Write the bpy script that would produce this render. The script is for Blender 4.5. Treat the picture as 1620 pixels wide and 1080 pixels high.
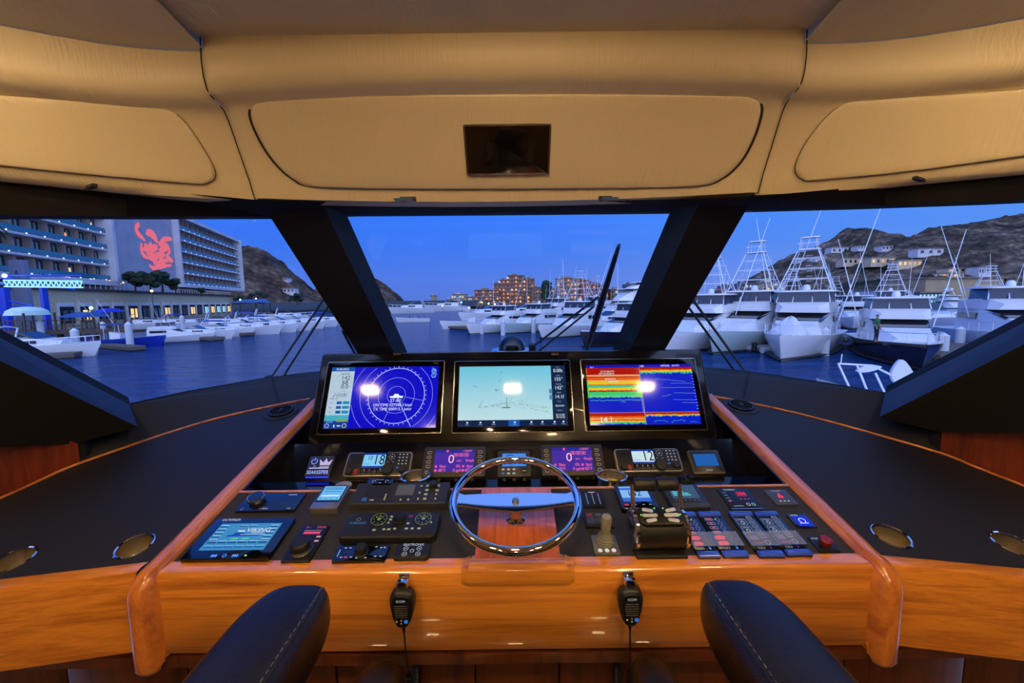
import bpy, math, random
from math import sin, cos, tan, atan, atan2, pi, radians, sqrt
from mathutils import Vector as V, Matrix, noise
random.seed(7)
for o in list(bpy.data.objects): bpy.data.objects.remove(o)
SC = bpy.context.scene
COL = SC.collection
def lin(c):
    return tuple(((x/255.0)/12.92 if x/255.0 <= .04045 else ((x/255.0+.055)/1.055)**2.4) for x in c[:3])+(1,)
# ------------------------------------------------------------------ camera
F = 630.0; PITCH = atan(65/F); ROLL = -.0122
cam = bpy.data.cameras.new('camera'); cam.sensor_width = 36; cam.lens = F/1620*36; cam.clip_start = .02; cam.clip_end = 5000
CAM = bpy.data.objects.new('camera', cam); COL.objects.link(CAM)
CR = Matrix.Rotation(pi/2-PITCH, 3, 'X') @ Matrix.Rotation(ROLL, 3, 'Z')
CAM.rotation_euler = CR.to_euler(); SC.camera = CAM
# ------------------------------------------------------------------ world, exposure
SC.view_settings.view_transform = 'Standard'; SC.view_settings.look = 'None'; SC.view_settings.exposure = 0; SC.view_settings.gamma = 1
wd = bpy.data.worlds.new('dusk_sky'); SC.world = wd; wd.use_nodes = True
nt = wd.node_tree; nt.nodes.clear()
wo = nt.nodes.new('ShaderNodeOutputWorld'); bg = nt.nodes.new('ShaderNodeBackground')
tc = nt.nodes.new('ShaderNodeTexCoord'); sx = nt.nodes.new('ShaderNodeSeparateXYZ'); rp = nt.nodes.new('ShaderNodeValToRGB')
nt.links.new(tc.outputs['Generated'], sx.inputs[0]); nt.links.new(sx.outputs['Z'], rp.inputs[0])
el = rp.color_ramp.elements
el[0].position = 0.0; el[0].color = lin((96,124,212)); el[1].position = 1; el[1].color = (.30,.55,1.35,1)
for p_, c_ in ((.05,(92,128,222)),(.12,(70,124,232)),(.22,(60,124,246)),(.36,(62,126,246))):
    e = el.new(p_); e.color = lin(c_)
e = el.new(.6); e.color = (.06,.22,.95,1)
mx = nt.nodes.new('ShaderNodeMix'); mx.data_type = 'RGBA'; mx.blend_type = 'MIX'
mr = nt.nodes.new('ShaderNodeMapRange'); mr.inputs[1].default_value = -.9; mr.inputs[2].default_value = .95
nt.links.new(sx.outputs['X'], mr.inputs[0])
rr_ = nt.nodes.new('ShaderNodeValToRGB'); rr_.color_ramp.elements[0].color = (.62,.78,.98,1); rr_.color_ramp.elements[1].color = (1.7,1.42,1.02,1)
e = rr_.color_ramp.elements.new(.5); e.color = (.9,.95,1,1)
nt.links.new(mr.outputs[0], rr_.inputs[0])
mx.blend_type = 'MULTIPLY'; mx.inputs[0].default_value = 1
nt.links.new(rp.outputs[0], mx.inputs[6]); nt.links.new(rr_.outputs[0], mx.inputs[7])
m2 = nt.nodes.new('ShaderNodeMapRange'); m2.inputs[1].default_value = .05; m2.inputs[2].default_value = -.55; nt.links.new(sx.outputs['Y'], m2.inputs[0])
mg = nt.nodes.new('ShaderNodeMix'); mg.data_type = 'RGBA'; mg.inputs[7].default_value = (1.05,1.25,2.1,1)      # afterglow behind the camera
nt.links.new(m2.outputs[0], mg.inputs[0]); nt.links.new(mx.outputs[2], mg.inputs[6])
nt.links.new(mg.outputs[2], bg.inputs[0]); bg.inputs[1].default_value = 1.14
nt.links.new(bg.outputs[0], wo.inputs[0])
# ------------------------------------------------------------------ projection helpers
def ray(px, py): return CR @ V((px-810, 540-py, -F))
def U(px, py, Y=None, Z=None, X=None):
    d = ray(px, py)
    t = Y/d.y if Y is not None else (Z/d.z if Z is not None else X/d.x)
    return d*t
def proj(p):
    q = CR.transposed() @ V(p); return (810+F*q.x/-q.z, 540-F*q.y/-q.z)
class Plane:
    def __init__(s, o, ey, ex=(1,0,0)):
        s.o = V(o); s.ex = V(ex).normalized(); s.ey = V(ey).normalized(); s.n = s.ex.cross(s.ey).normalized()
    def hit(s, px, py):
        d = ray(px, py); t = s.o.dot(s.n)/d.dot(s.n); p = d*t-s.o
        return (p.dot(s.ex), p.dot(s.ey))
    def w(s, u, v, h=0): return s.o+s.ex*u+s.ey*v+s.n*h
    def mat(s, u=0, v=0, h=0):
        m = Matrix((s.ex, s.ey, s.n)).transposed().to_4x4(); m.translation = s.w(u, v, h); return m
PANEL = Plane((0,1.015,-.7126), (0,1,.2277)); WING = Plane((0,1.074,-.692), (0,1,.239))
RADIO = Plane((0,1.512,-.705), (0,.108,.0975)); MON = Plane((0,1.663,-.618), (0,.194,.379))
SHELF = Plane((0,1.4,-.705), (0,1,0)); FASC = Plane((0,.983,-.94), (0,0,1)); WHEEL = Plane((0,1.145,-.593), (0,1,.268))
DOORP = Plane((0,1.36,.385), (0,-.14,.192))
# ------------------------------------------------------------------ materials
MATS = {}
def newmat(n):
    m = bpy.data.materials.new(n); m.use_nodes = True; return m, m.node_tree, m.node_tree.nodes['Principled BSDF']
def mat(n, c, r=.5, metal=0, coat=0, em=None, es=0, spec=.5, alpha=1, bump=0, bs=200, var=0):
    if n in MATS: return MATS[n]
    m, t, b = newmat(n); MATS[n] = m
    b.inputs['Base Color'].default_value = lin(c); b.inputs['Roughness'].default_value = r; b.inputs['Metallic'].default_value = metal
    b.inputs['Coat Weight'].default_value = coat; b.inputs['Coat Roughness'].default_value = .05; b.inputs['Specular IOR Level'].default_value = spec
    b.inputs['Alpha'].default_value = alpha
    if em: b.inputs['Emission Color'].default_value = lin(em); b.inputs['Emission Strength'].default_value = es
    if bump or var:
        co = t.nodes.new('ShaderNodeTexCoord'); nz = t.nodes.new('ShaderNodeTexNoise'); nz.inputs['Scale'].default_value = bs; nz.inputs['Detail'].default_value = 4
        t.links.new(co.outputs['Object'], nz.inputs['Vector'])
        if bump:
            bp = t.nodes.new('ShaderNodeBump'); bp.inputs['Strength'].default_value = bump; bp.inputs['Distance'].default_value = .002
            t.links.new(nz.outputs[0], bp.inputs['Height']); t.links.new(bp.outputs[0], b.inputs['Normal'])
        if var:
            cr = t.nodes.new('ShaderNodeValToRGB'); l = lin(c)
            cr.color_ramp.elements[0].position = .3; cr.color_ramp.elements[1].position = .7
            cr.color_ramp.elements[0].color = (l[0]*(1-var), l[1]*(1-var), l[2]*(1-var), 1); cr.color_ramp.elements[1].color = (min(1,l[0]*(1+var)), min(1,l[1]*(1+var)), min(1,l[2]*(1+var)), 1)
            t.links.new(nz.outputs[0], cr.inputs[0]); t.links.new(cr.outputs[0], b.inputs['Base Color'])
    return m
def glow(c, s=1.0, r=.08):      # a lit screen or lamp colour
    k = 'lit_%d_%d_%d_%g' % (c[0], c[1], c[2], s)
    return mat(k, (4,4,5), r, em=c, es=s)
def woodmat(n, ca, cb, sc, coat=1.0, axis=(1,1,1), big=.6, r=.3):
    m, t, b = newmat(n); MATS[n] = m
    co = t.nodes.new('ShaderNodeTexCoord'); mp = t.nodes.new('ShaderNodeMapping'); mp.inputs['Scale'].default_value = axis
    nz = t.nodes.new('ShaderNodeTexNoise'); nz.inputs['Scale'].default_value = sc; nz.inputs['Detail'].default_value = 8; nz.inputs['Roughness'].default_value = .65; nz.inputs['Distortion'].default_value = big
    nb = t.nodes.new('ShaderNodeTexNoise'); nb.inputs['Scale'].default_value = sc*9; nb.inputs['Detail'].default_value = 3
    cr = t.nodes.new('ShaderNodeValToRGB'); cr.color_ramp.elements[0].position = .30; cr.color_ramp.elements[1].position = .54
    cr.color_ramp.elements[0].color = lin(cb); cr.color_ramp.elements[1].color = lin(ca)
    mm = t.nodes.new('ShaderNodeMix'); mm.data_type = 'RGBA'; mm.blend_type = 'MULTIPLY'; mm.inputs[0].default_value = .35
    t.links.new(co.outputs['Object'], mp.inputs[0]); t.links.new(mp.outputs[0], nz.inputs['Vector']); t.links.new(mp.outputs[0], nb.inputs['Vector'])
    t.links.new(nz.outputs[0], cr.inputs[0]); t.links.new(cr.outputs[0], mm.inputs[6]); t.links.new(nb.outputs[0], mm.inputs[7])
    t.links.new(mm.outputs[2], b.inputs['Base Color'])
    b.inputs['Roughness'].default_value = r; b.inputs['Coat Weight'].default_value = coat; b.inputs['Coat Roughness'].default_value = .03; b.inputs['Coat IOR'].default_value = 1.5
    return m
WOODX = woodmat('teak_across', (234,150,56), (166,88,30), 2.6, axis=(.5,10,12))
WOODY = woodmat('teak_lengthwise', (220,134,58), (160,82,32), 2.4, axis=(12,.6,5))
WOODZ = woodmat('teak_plank', (206,108,54), (146,66,30), 2.2, axis=(13,1.2,1))
DARKW = woodmat('dark_walnut', (96,44,22), (44,18,10), 3, coat=.9, axis=(8,8,.7))
SIDEW = woodmat('side_mahogany', (134,52,22), (74,26,12), 3, coat=.3, axis=(9,9,.7))
def leather(n, c, r=.5, sc=1):
    m, t, b = newmat(n); MATS[n] = m
    b.inputs['Base Color'].default_value = lin(c); b.inputs['Roughness'].default_value = r
    co = t.nodes.new('ShaderNodeTexCoord'); mp = t.nodes.new('ShaderNodeMapping'); mp.inputs['Scale'].default_value = (1,.13,.13)
    nz = t.nodes.new('ShaderNodeTexNoise'); nz.inputs['Scale'].default_value = 150*sc; nz.inputs['Detail'].default_value = 3
    bp = t.nodes.new('ShaderNodeBump'); bp.inputs['Strength'].default_value = .7; bp.inputs['Distance'].default_value = .003
    t.links.new(co.outputs['Object'], mp.inputs[0]); t.links.new(mp.outputs[0], nz.inputs['Vector']); t.links.new(nz.outputs[0], bp.inputs['Height']); t.links.new(bp.outputs[0], b.inputs['Normal'])
    return m
TAN = leather('tan_ribbed_vinyl', (222,206,172), .42)
HEADL = leather('headliner_vinyl', (232,226,198), .55)
DASH = mat('dash_vinyl', (15,17,24), .62, bump=.5, bs=900)
COAM = mat('coaming_vinyl', (24,26,28), .8, bump=.6, bs=700)
PVINYL = mat('console_vinyl', (35,36,37), .66, bump=.5, bs=800)
BLKG = mat('black_gloss', (5,6,8), .12, coat=.5)
BLKM = mat('black_satin', (14,15,17), .38)
BLKF = mat('black_flat', (3,3,4), .85)
BLKP = mat('black_plastic', (22,24,26), .45)
HOUS = mat('monitor_housing_black', (10,10,11), .2, coat=.4)
GREYP = mat('grey_plastic', (60,62,64), .5)
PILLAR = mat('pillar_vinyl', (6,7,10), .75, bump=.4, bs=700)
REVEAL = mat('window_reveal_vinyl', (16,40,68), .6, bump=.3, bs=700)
CHROME = mat('chrome', (225,225,225), .05, 1)
STEEL = mat('brushed_steel', (196,186,160), .28, 1)
SILV = mat('silver_edge', (190,192,195), .25, 1)
RUB = mat('wiper_rubber', (8,8,9), .6)
LEATH = mat('black_leather', (11,11,12), .29, bump=.5, bs=420)
STITCH = mat('stitch_thread', (112,108,98), .8)
WHT = mat('legend_white', (225,225,225), .5)
REDP = mat('red_plastic', (170,25,25), .35)
GAP = mat('dark_gap', (38,28,16), .8)
# ------------------------------------------------------------------ mesh builder
def rr(w, h, r, k=4, cx=0, cy=0):
    r = min(r, w/2, h/2); P = []
    for (sx_, sy_, a0) in ((1,1,0),(-1,1,90),(-1,-1,180),(1,-1,270)):
        for i in range(k+1):
            a = radians(a0+90*i/k); P.append((cx+sx_*(w/2-r)+r*cos(a), cy+sy_*(h/2-r)+r*sin(a)))
    return P
def circ(r, n=24, cx=0, cy=0, ry=None): return [(cx+r*cos(2*pi*i/n), cy+(ry or r)*sin(2*pi*i/n)) for i in range(n)]
TXT = {}
def textmesh(s):
    if s in TXT: return TXT[s]
    c = bpy.data.curves.new('t', 'FONT'); c.body = s; c.align_x = 'CENTER'; c.align_y = 'CENTER'; c.resolution_u = 3
    o = bpy.data.objects.new('t', c); COL.objects.link(o); bpy.context.view_layer.update()
    m = bpy.data.meshes.new_from_object(o)
    r = ([tuple(v.co) for v in m.vertices], [tuple(p.vertices) for p in m.polygons])
    bpy.data.meshes.remove(m); bpy.data.objects.remove(o); bpy.data.curves.remove(c)
    TXT[s] = r; return r
class MB:
    def __init__(s): s.v = []; s.f = []; s.mi = []; s.mats = []; s.cur = 0; s.M = Matrix.Identity(4)
    def m(s, material):
        if material not in s.mats: s.mats.append(material)
        s.cur = s.mats.index(material); return s
    def add(s, vs, fs):
        b = len(s.v); s.v += [s.M @ V(p) for p in vs]
        for f in fs: s.f.append([b+i for i in f]); s.mi.append(s.cur)
        return s
    def box(s, cx, cy, cz, sx, sy, sz, ch=0):
        if ch: return s.slab(rr(sx, sy, ch*1.2, 2, cx, cy), cz-sz/2, cz+sz/2, ch)
        x, y, z = sx/2, sy/2, sz/2
        return s.add([(cx+a*x, cy+b*y, cz+c*z) for a in (-1,1) for b in (-1,1) for c in (-1,1)], [(0,1,3,2),(4,6,7,5),(0,4,5,1),(2,3,7,6),(0,2,6,4),(1,5,7,3)])
    def slab(s, out, z0, z1, ch=0, sym=False):   # prism of a ccw outline, chamfered at the top (and bottom)
        n = len(out)
        def inset(d):
            R = []
            for i in range(n):
                a = V(out[i-1]); b = V(out[i]); c = V(out[(i+1) % n])
                e1 = (b-a); e2 = (c-b)
                if e1.length < 1e-7: e1 = e2
                if e2.length < 1e-7: e2 = e1
                e1.normalize(); e2.normalize(); t = (e1+e2)
                if t.length < 1e-6: t = e1
                t.normalize(); R.append((b.x-t.y*d, b.y+t.x*d))
            return R
        L = []
        if sym and ch: L.append([(p[0], p[1], z0) for p in inset(ch)]); L.append([(p[0], p[1], z0+ch) for p in out])
        else: L.append([(p[0], p[1], z0) for p in out])
        if ch: L.append([(p[0], p[1], z1-ch) for p in out]); L.append([(p[0], p[1], z1-ch*.3) for p in inset(ch*.3)]); L.append([(p[0], p[1], z1) for p in inset(ch)])
        else: L.append([(p[0], p[1], z1) for p in out])
        return s.loft(L)
    def flat(s, out, z): return s.add([(p[0], p[1], z) for p in out], [tuple(range(len(out)))])
    def rect(s, cx, cy, w, h, z): return s.flat([(cx-w/2,cy-h/2),(cx+w/2,cy-h/2),(cx+w/2,cy+h/2),(cx-w/2,cy+h/2)], z)
    def loft(s, rings, caps=True, closed=True):
        n = len(rings[0]); vs = [p for r in rings for p in r]; fs = []
        for i in range(len(rings)-1):
            for j in range(n if closed else n-1):
                k = (j+1) % n; fs.append((i*n+j, i*n+k, (i+1)*n+k, (i+1)*n+j))
        if caps: fs.append(tuple(reversed(range(n)))); fs.append(tuple((len(rings)-1)*n+j for j in range(n)))
        return s.add(vs, fs)
    def grid(s, rows): return s.loft(rows, False, False)
    def cyl(s, p0, p1, r0, r1=None, n=12, caps=True):
        p0 = V(p0); p1 = V(p1); r1 = r0 if r1 is None else r1
        d = (p1-p0).normalized(); a = d.orthogonal().normalized(); b = d.cross(a)
        return s.loft([[p+a*(r*cos(2*pi*i/n))+b*(r*sin(2*pi*i/n)) for i in range(n)] for p, r in ((p0,r0),(p1,r1))], caps)
    def tube(s, pts, r, n=8, closed=False, flat=1):
        pts = [V(p) for p in pts]; R = []; N = len(pts); up = None
        for i, p in enumerate(pts):
            if closed: d = pts[(i+1) % N]-pts[i-1]
            else: d = pts[min(i+1,N-1)]-pts[max(i-1,0)]
            d.normalize()
            if up is None: up = d.orthogonal().normalized()
            a = (up-d*up.dot(d)).normalized(); up = a; b = d.cross(a); q = r[i] if isinstance(r, (list, tuple)) else r
            R.append([p+a*(q*cos(2*pi*k/n))+b*(q*flat*sin(2*pi*k/n)) for k in range(n)])
        if closed: R.append(R[0])
        return s.loft(R, not closed)
    def lathe(s, prof, n=24, c=(0,0,0), axis='z', caps=False):
        R = []
        for r, h in prof:
            ring = []
            for i in range(n):
                a = 2*pi*i/n; x, y = r*cos(a), r*sin(a)
                ring.append((c[0]+x, c[1]+y, c[2]+h) if axis == 'z' else (c[0]+h, c[1]+x, c[2]+y))
            R.append(ring)
        return s.loft(R, caps)
    def ball(s, c, r, n=12, k=8, sq=(1,1,1)):
        return s.loft([[(c[0]+sq[0]*r*sin(pi*i/k)*cos(2*pi*j/n), c[1]+sq[1]*r*sin(pi*i/k)*sin(2*pi*j/n), c[2]-sq[2]*r*cos(pi*i/k)) for j in range(n)] for i in range(k+1)], False)
    def ring(s, cx, cy, r, t, z, n=48, a0=0, a1=360):
        n = max(2, int(n*abs(a1-a0)/360)); A = [radians(a0+(a1-a0)*i/n) for i in range(n+1)]
        return s.grid([[(cx+(r-t/2)*cos(a), cy+(r-t/2)*sin(a), z), (cx+(r+t/2)*cos(a), cy+(r+t/2)*sin(a), z)] for a in A])
    def line(s, x0, y0, x1, y1, t, z):
        d = V((x1-x0, y1-y0)); d.normalize(); nx, ny = -d.y*t/2, d.x*t/2
        return s.flat([(x0+nx,y0+ny),(x0-nx,y0-ny),(x1-nx,y1-ny),(x1+nx,y1+ny)], z)
    def text(s, t, cx, cy, size, z, sx=1, sy=1):
        vs, fs = textmesh(t); return s.add([(cx+p[0]*size*sx, cy+p[1]*size*sy, z) for p in vs], fs)
    def build(s, name, material=None, parent=None, smooth=35, world=False):
        me = bpy.data.meshes.new(name)
        if material is not None and not s.mats: s.mats = [material]
        vs = s.v
        if world and parent is not None:
            mi = PM[parent.name].inverted(); vs = [mi @ V(p) for p in vs]
        me.from_pydata([tuple(p) for p in vs], [], s.f)
        for mm in s.mats: me.materials.append(mm)
        me.polygons.foreach_set('material_index', s.mi); me.validate(); me.update()
        if smooth:
            me.polygons.foreach_set('use_smooth', [True]*len(me.polygons)); me.set_sharp_from_angle(angle=radians(smooth))
        o = bpy.data.objects.new(name, me); COL.objects.link(o)
        if parent is not None: o.parent = parent
        return o
def fixn(o):
    import bmesh
    b = bmesh.new(); b.from_mesh(o.data); bmesh.ops.recalc_face_normals(b, faces=b.faces); b.to_mesh(o.data); b.free(); return o
PM = {}
def tag(o, label=None, cat=None, group=None, kind=None):
    if label: o['label'] = label
    if cat: o['category'] = cat
    if group: o['group'] = group
    if kind: o['kind'] = kind
    return o
def struct(o, label=None): o['kind'] = 'structure'; 
def thing(name, label, cat, M=None, group=None):
    o = bpy.data.objects.new(name, None); COL.objects.link(o); o.empty_display_size = .05
    M = M or Matrix.Identity(4)
    if isinstance(M, (tuple, list, V)): M = Matrix.Translation(M)
    o.matrix_world = M; o.location, o.rotation_euler, o.scale = M.to_translation(), M.to_euler(), M.to_scale()
    PM[o.name] = M.copy(); return tag(o, label, cat, group)
KIDS = {}
def copy_tree(o, parent=None):
    c = o.copy(); COL.objects.link(c); c.parent = parent
    for ch in [k for k in bpy.data.objects if k.parent == o]: copy_tree(ch, c)
    return c
def cut(o, cutters):
    for mb in cutters:
        c = mb.build('cutter', BLKF, smooth=0); fixn(c); c.parent = o.parent; m = o.modifiers.new('b', 'BOOLEAN'); m.operation = 'DIFFERENCE'; m.object = c; m.solver = 'EXACT'
        bpy.context.view_layer.update(); dg = bpy.context.evaluated_depsgraph_get(); me = bpy.data.meshes.new_from_object(o.evaluated_get(dg))
        o.modifiers.clear(); o.data = me; bpy.data.objects.remove(c)
def smoothloop(P, k=4, closed=True):
    n = len(P); R = []
    for i in range(n if closed else n-1):
        if closed: a, b, c, d = P[i-1], P[i], P[(i+1) % n], P[(i+2) % n]
        else: a, b, c, d = P[max(i-1,0)], P[i], P[i+1], P[min(i+2,n-1)]
        for j in range(k):
            t = j/k; R.append(tuple(.5*((2*b[q])+(-a[q]+c[q])*t+(2*a[q]-5*b[q]+4*c[q]-d[q])*t*t+(-a[q]+3*b[q]-3*c[q]+d[q])*t**3) for q in range(len(b))))
    if not closed: R.append(tuple(P[-1]))
    return R
# ------------------------------------------------------------------ ceiling lamps (large lights first)
LAMPC = (255, 214, 156)
def ceiling_lamp(x, y, w, h, s, label, z=.688):
    t = thing('ceiling_light', label, 'light', (x, y, z), 'ceiling lights over the helm')
    b = MB(); b.slab(rr(w+.03, h+.03, .012), -.006, .001, 0); b.build('trim_ring', SILV, t)
    b = MB(); b.m(glow(LAMPC, s)); b.slab(rr(w, h, .008), -.012, -.005, 0); b.build('lens', None, t)
ceiling_lamp(0, .56, .12, .075, 190, 'small rectangular ceiling light above the centre of the helm')
ceiling_lamp(-1.22, .56, .12, .075, 150, 'small rectangular ceiling light above the left counter')
ceiling_lamp(1.14, .56, .12, .075, 150, 'small rectangular ceiling light above the right counter')
for i_, (x_, y_) in enumerate(((-.75,-.1),(.75,-.1),(-.9,-1.3),(.9,-1.3),(0,-2.1))):  # unseen soft lamps added behind the camera to brighten helm and lockers
    ceiling_lamp(x_, y_, .16, .16, 150, 'square ceiling light '+('behind the helm chair on the left','behind the helm chair on the right','far aft on the left side','far aft on the right side','at the back of the room on the centreline')[i_])
# ------------------------------------------------------------------ room shell
def floor_mat():
    m, t, b = newmat('teak_and_holly')
    co = t.nodes.new('ShaderNodeTexCoord'); sp = t.nodes.new('ShaderNodeSeparateXYZ'); t.links.new(co.outputs['Object'], sp.inputs[0])
    a = t.nodes.new('ShaderNodeMath'); a.operation = 'MULTIPLY'; a.inputs[1].default_value = 1/.062; t.links.new(sp.outputs[0], a.inputs[0])
    f = t.nodes.new('ShaderNodeMath'); f.operation = 'FRACT'; t.links.new(a.outputs[0], f.inputs[0])
    g = t.nodes.new('ShaderNodeMath'); g.operation = 'LESS_THAN'; g.inputs[1].default_value = .075; t.links.new(f.outputs[0], g.inputs[0])
    mm = t.nodes.new('ShaderNodeMix'); mm.data_type = 'RGBA'; t.links.new(g.outputs[0], mm.inputs[0]); mm.inputs[6].default_value = lin((58,26,13)); mm.inputs[7].default_value = lin((250,232,190))
    t.links.new(mm.outputs[2], b.inputs['Base Color']); b.inputs['Roughness'].default_value = .25; b.inputs['Coat Weight'].default_value = 1
    return m
b = MB(); b.box(0, -.75, -1.69, 4.2, 4.5, .04); o = b.build('floor', floor_mat(), smooth=0); struct(o)
b = MB(); b.box(0, -1.0, .715, 4.2, 4.3, .05)
o = b.build('ceiling', HEADL, smooth=0); struct(o)
WALLM = mat('wall_panel', (150,118,80), .6, bump=.2)
b = MB(); b.box(0, -2.98, -.48, 4.2, .05, 2.4); o = b.build('wall_back', WALLM, smooth=0); struct(o)
for sd, nm in ((-1,'left'),(1,'right')):
    b = MB(); b.box(sd*2.1, -1.15, -.48, .05, 3.7, 2.4); b.box(sd*2.1, 1.1, .5, .05, .8, .46); b.box(sd*1.75, 1.5, .6, .75, .04, .28); o = b.build('wall_'+nm, WALLM, smooth=0); struct(o)
# ceiling seams, running out from the locker corners
for i_, (pa, pb) in enumerate((((210,-8),(318,80)),((1385,-8),(1277,74)))):
    b = MB(); p0 = U(*pa, Z=.689); p1 = U(*pb, Z=.689); p0 = p1+(p0-p1)*2
    b.tube([p0, p1], .0035, 6); o = b.build('trim_%d' % (i_+1), mat('seam_vinyl', (112,92,70), .6)); struct(o)
# ------------------------------------------------------------------ overhead lockers
# profile rows in (Y, Z) for the centre section: top to bottom
prof = [(1.108,.735),(1.108,.665),(1.113,.63),(1.128,.603),(1.15,.59),(1.178,.583),(1.2,.572),(1.222,.552),(1.36,.385),(1.366,.376),(1.374,.365),(1.395,.334),(1.45,.330)]
def halfw(z): return .79+(.805-.79)*(.70-z)/(.70-.334)
def cpt(f, z, y):      # the centre locker is bowed in plan and drops a little at the ends
    w = min(1, max(0, (.62-z)/.28)); return V((f*halfw(z)-.012, y-.085*f*f*w, z-.033*f*f*(1-w)))
rowsC = []
t = thing('overhead_locker', 'centre overhead locker padded in tan ribbed vinyl above the windshield', 'cabinet', (0,1.25,.69), 'tan overhead lockers')
b = MB(); xs = [-1,-.985,-.97,-.85,-.7,-.5,-.25,0,.25,.5,.7,.85,.97,.985,1]; dep = [.02,.006]+[0]*11+[.006,.02]
rows = []
for (y, z) in prof: rows.append([cpt(x, z, y)+V((0, d*.5, -(d*.5 if z > .6 else 0))) for x, d in zip(xs, dep)])
b.grid(rows)
for sd in (0, -1):   # side cheeks
    b.grid([[r[sd], (r[sd][0], r[sd][1]+.06, r[sd][2])] for r in rows])
fixn(b.build('body', TAN, t, 50, True))
for sd in (-1, 1):
    b = MB(); b.tube([cpt(sd, z, y)+V((0,.004,-.002)) for y, z in prof], .0016, 6); b.build('corner_seam', GAP, t, 60, True)
# side sections: ruled between the seam and the outer edge
def side_rows(sd):
    X = (lambda x: x) if sd < 0 else (lambda x: 1620-x)
    sh = 0 if sd < 0 else -8
    outk = [(40,1.02),(75,1.025),(92,1.022),(112,1.022),(128,1.03),(140,1.045),(148,1.06),(158,1.066),(258,1.088),(266,1.09),(277,1.096),(287,1.11),(288,1.16)] if sd < 0 else \
           [(30,1.02),(64,1.025),(82,1.022),(100,1.022),(114,1.03),(126,1.045),(134,1.06),(144,1.066),(244,1.088),(254,1.09),(268,1.096),(276,1.11),(277,1.16)]
    R = []
    for (y, z), (py, Y) in zip([(1.108,.70)]+prof[1:], outk):
        a = cpt(sd, z, y)+V((-sd*.004, .014, -.006)); o = U(0 if sd < 0 else 1620, py, Y=Y)
        R.append([a+(o-a)*k+V((0, .028*sin(pi*min(1,k)), 0)) for k in (0,.15,.3,.45,.6,.8,1,1.3,1.7)])
    return R
def patch(R):     # bilinear patch between rows 7 and 8
    r0, r1 = R[7], R[8]; ks = (0,.15,.3,.45,.6,.8,1,1.3,1.7)
    def S(s, t):
        s = max(-.05, min(1.7, s)); i = 0
        while i < len(ks)-2 and ks[i+1] < s: i += 1
        q = (s-ks[i])/(ks[i+1]-ks[i]); a = r0[i]+(r0[i+1]-r0[i])*q; c = r1[i]+(r1[i+1]-r1[i])*q
        return a+(c-a)*t
    return S
def invert(S, px, py, s=.4, t=.5):
    for _ in range(14):
        p = proj(S(s, t)); e = (p[0]-px, p[1]-py)
        if abs(e[0])+abs(e[1]) < .02: break
        h = 1e-3; a = proj(S(s+h, t)); c = proj(S(s, t+h))
        j = ((a[0]-p[0])/h, (c[0]-p[0])/h, (a[1]-p[1])/h, (c[1]-p[1])/h); D = j[0]*j[3]-j[1]*j[2]
        s -= (e[0]*j[3]-e[1]*j[1])/D; t -= (j[0]*e[1]-j[2]*e[0])/D
    return s, t
def door_on(S, px, parent, sgn):
    P = smoothloop(px, 4); st = [invert(S, *p) for p in P]
    cs = sum(a for a, c in st)/len(st); ct = sum(c for a, c in st)/len(st)
    def nrm(s, t):
        n = (S(s+.01, t)-S(s, t)).cross(S(s, t+.01)-S(s, t)).normalized(); return n if n.y < 0 else -n
    def ringk(k, off): return [S(cs+(s-cs)*k, ct+(t-ct)*k)+nrm(cs+(s-cs)*k, ct+(t-ct)*k)*off for s, t in st]
    b = MB(); b.loft([ringk(1.0, -.002), ringk(.995, .006), ringk(.985, .010), ringk(.95, .012), ringk(.8, .012), ringk(.6, .012), ringk(.4, .012), ringk(.2, .012), ringk(.0, .012)], False); fixn(b.build('door', TAN, parent, 60, True))
    b = MB(); b.grid([list(r)+[r[0]] for r in (ringk(.998, .004), ringk(1.007, .004))]); b.build('door_seam', GAP, parent, 60, True)
for sd, lb in ((-1,'left'),(1,'right')):
    t = thing('overhead_locker', 'tan padded overhead locker above the %s side window' % lb, 'cabinet', (sd*1.1,1.2,.66), 'tan overhead lockers')
    R = side_rows(sd); b = MB(); b.grid(R); fixn(b.build('body', TAN, t, 50, True))
    S = patch(R)
    px = [(-50,147),(0,151),(120,158),(240,163),(268,172),(295,194),(320,230),(338,262),(341,279),(330,289),(302,290),(150,277),(0,262),(-50,256)] if sd < 0 else \
         [(1670,136),(1620,141),(1500,150),(1365,157),(1332,165),(1303,188),(1276,222),(1260,253),(1258,272),(1268,283),(1288,285),(1430,272),(1620,247),(1670,240)]
    door_on(S, px, t, sd)
    # slotted vent under the lip
    b = MB(); b.grid([[V((p.x*.9, p.y-.6, .692)) for p in R[0]], [V((p.x, p.y-.012, p.z+.004)) for p in R[0]], [V((p.x, p.y+.02, p.z)) for p in R[0]]]); fixn(b.build('headliner_panel', HEADL, t, 40, True))
    v = thing('air_vent', 'thin dark slotted vent under the %s overhead locker' % lb, 'vent', U(140 if sd < 0 else 1458, 297 if sd < 0 else 285, Y=1.19), 'vents under the lockers')
    b = MB(); b.M = Matrix.Rotation(radians(-30*sd*-1), 4, 'Z'); b.box(0, 0, 0, .11, .012, .008, .002); b.build('frame', BLKM, v)
    b = MB(); b.M = Matrix.Rotation(radians(-30*sd*-1), 4, 'Z')
    for k in (-1, 1): b.box(0, -.0065, k*.0022, .08, .002, .0012)
    b.build('slat', SILV, v)
tC = [o for o in bpy.data.objects if o.name.startswith('overhead_locker')][0]
r7 = [V((k*halfw(.5)*.98-.012, 1.222, .552)) for k in (-1,1)]; r8 = [V((k*halfw(.4)*.98-.012, 1.36, .385)) for k in (-1,1)]
def SCN(s, t):
    f = 2*s-1; a = cpt(f, .552, 1.222); c = cpt(f, .385, 1.36); return a+(c-a)*t
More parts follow.
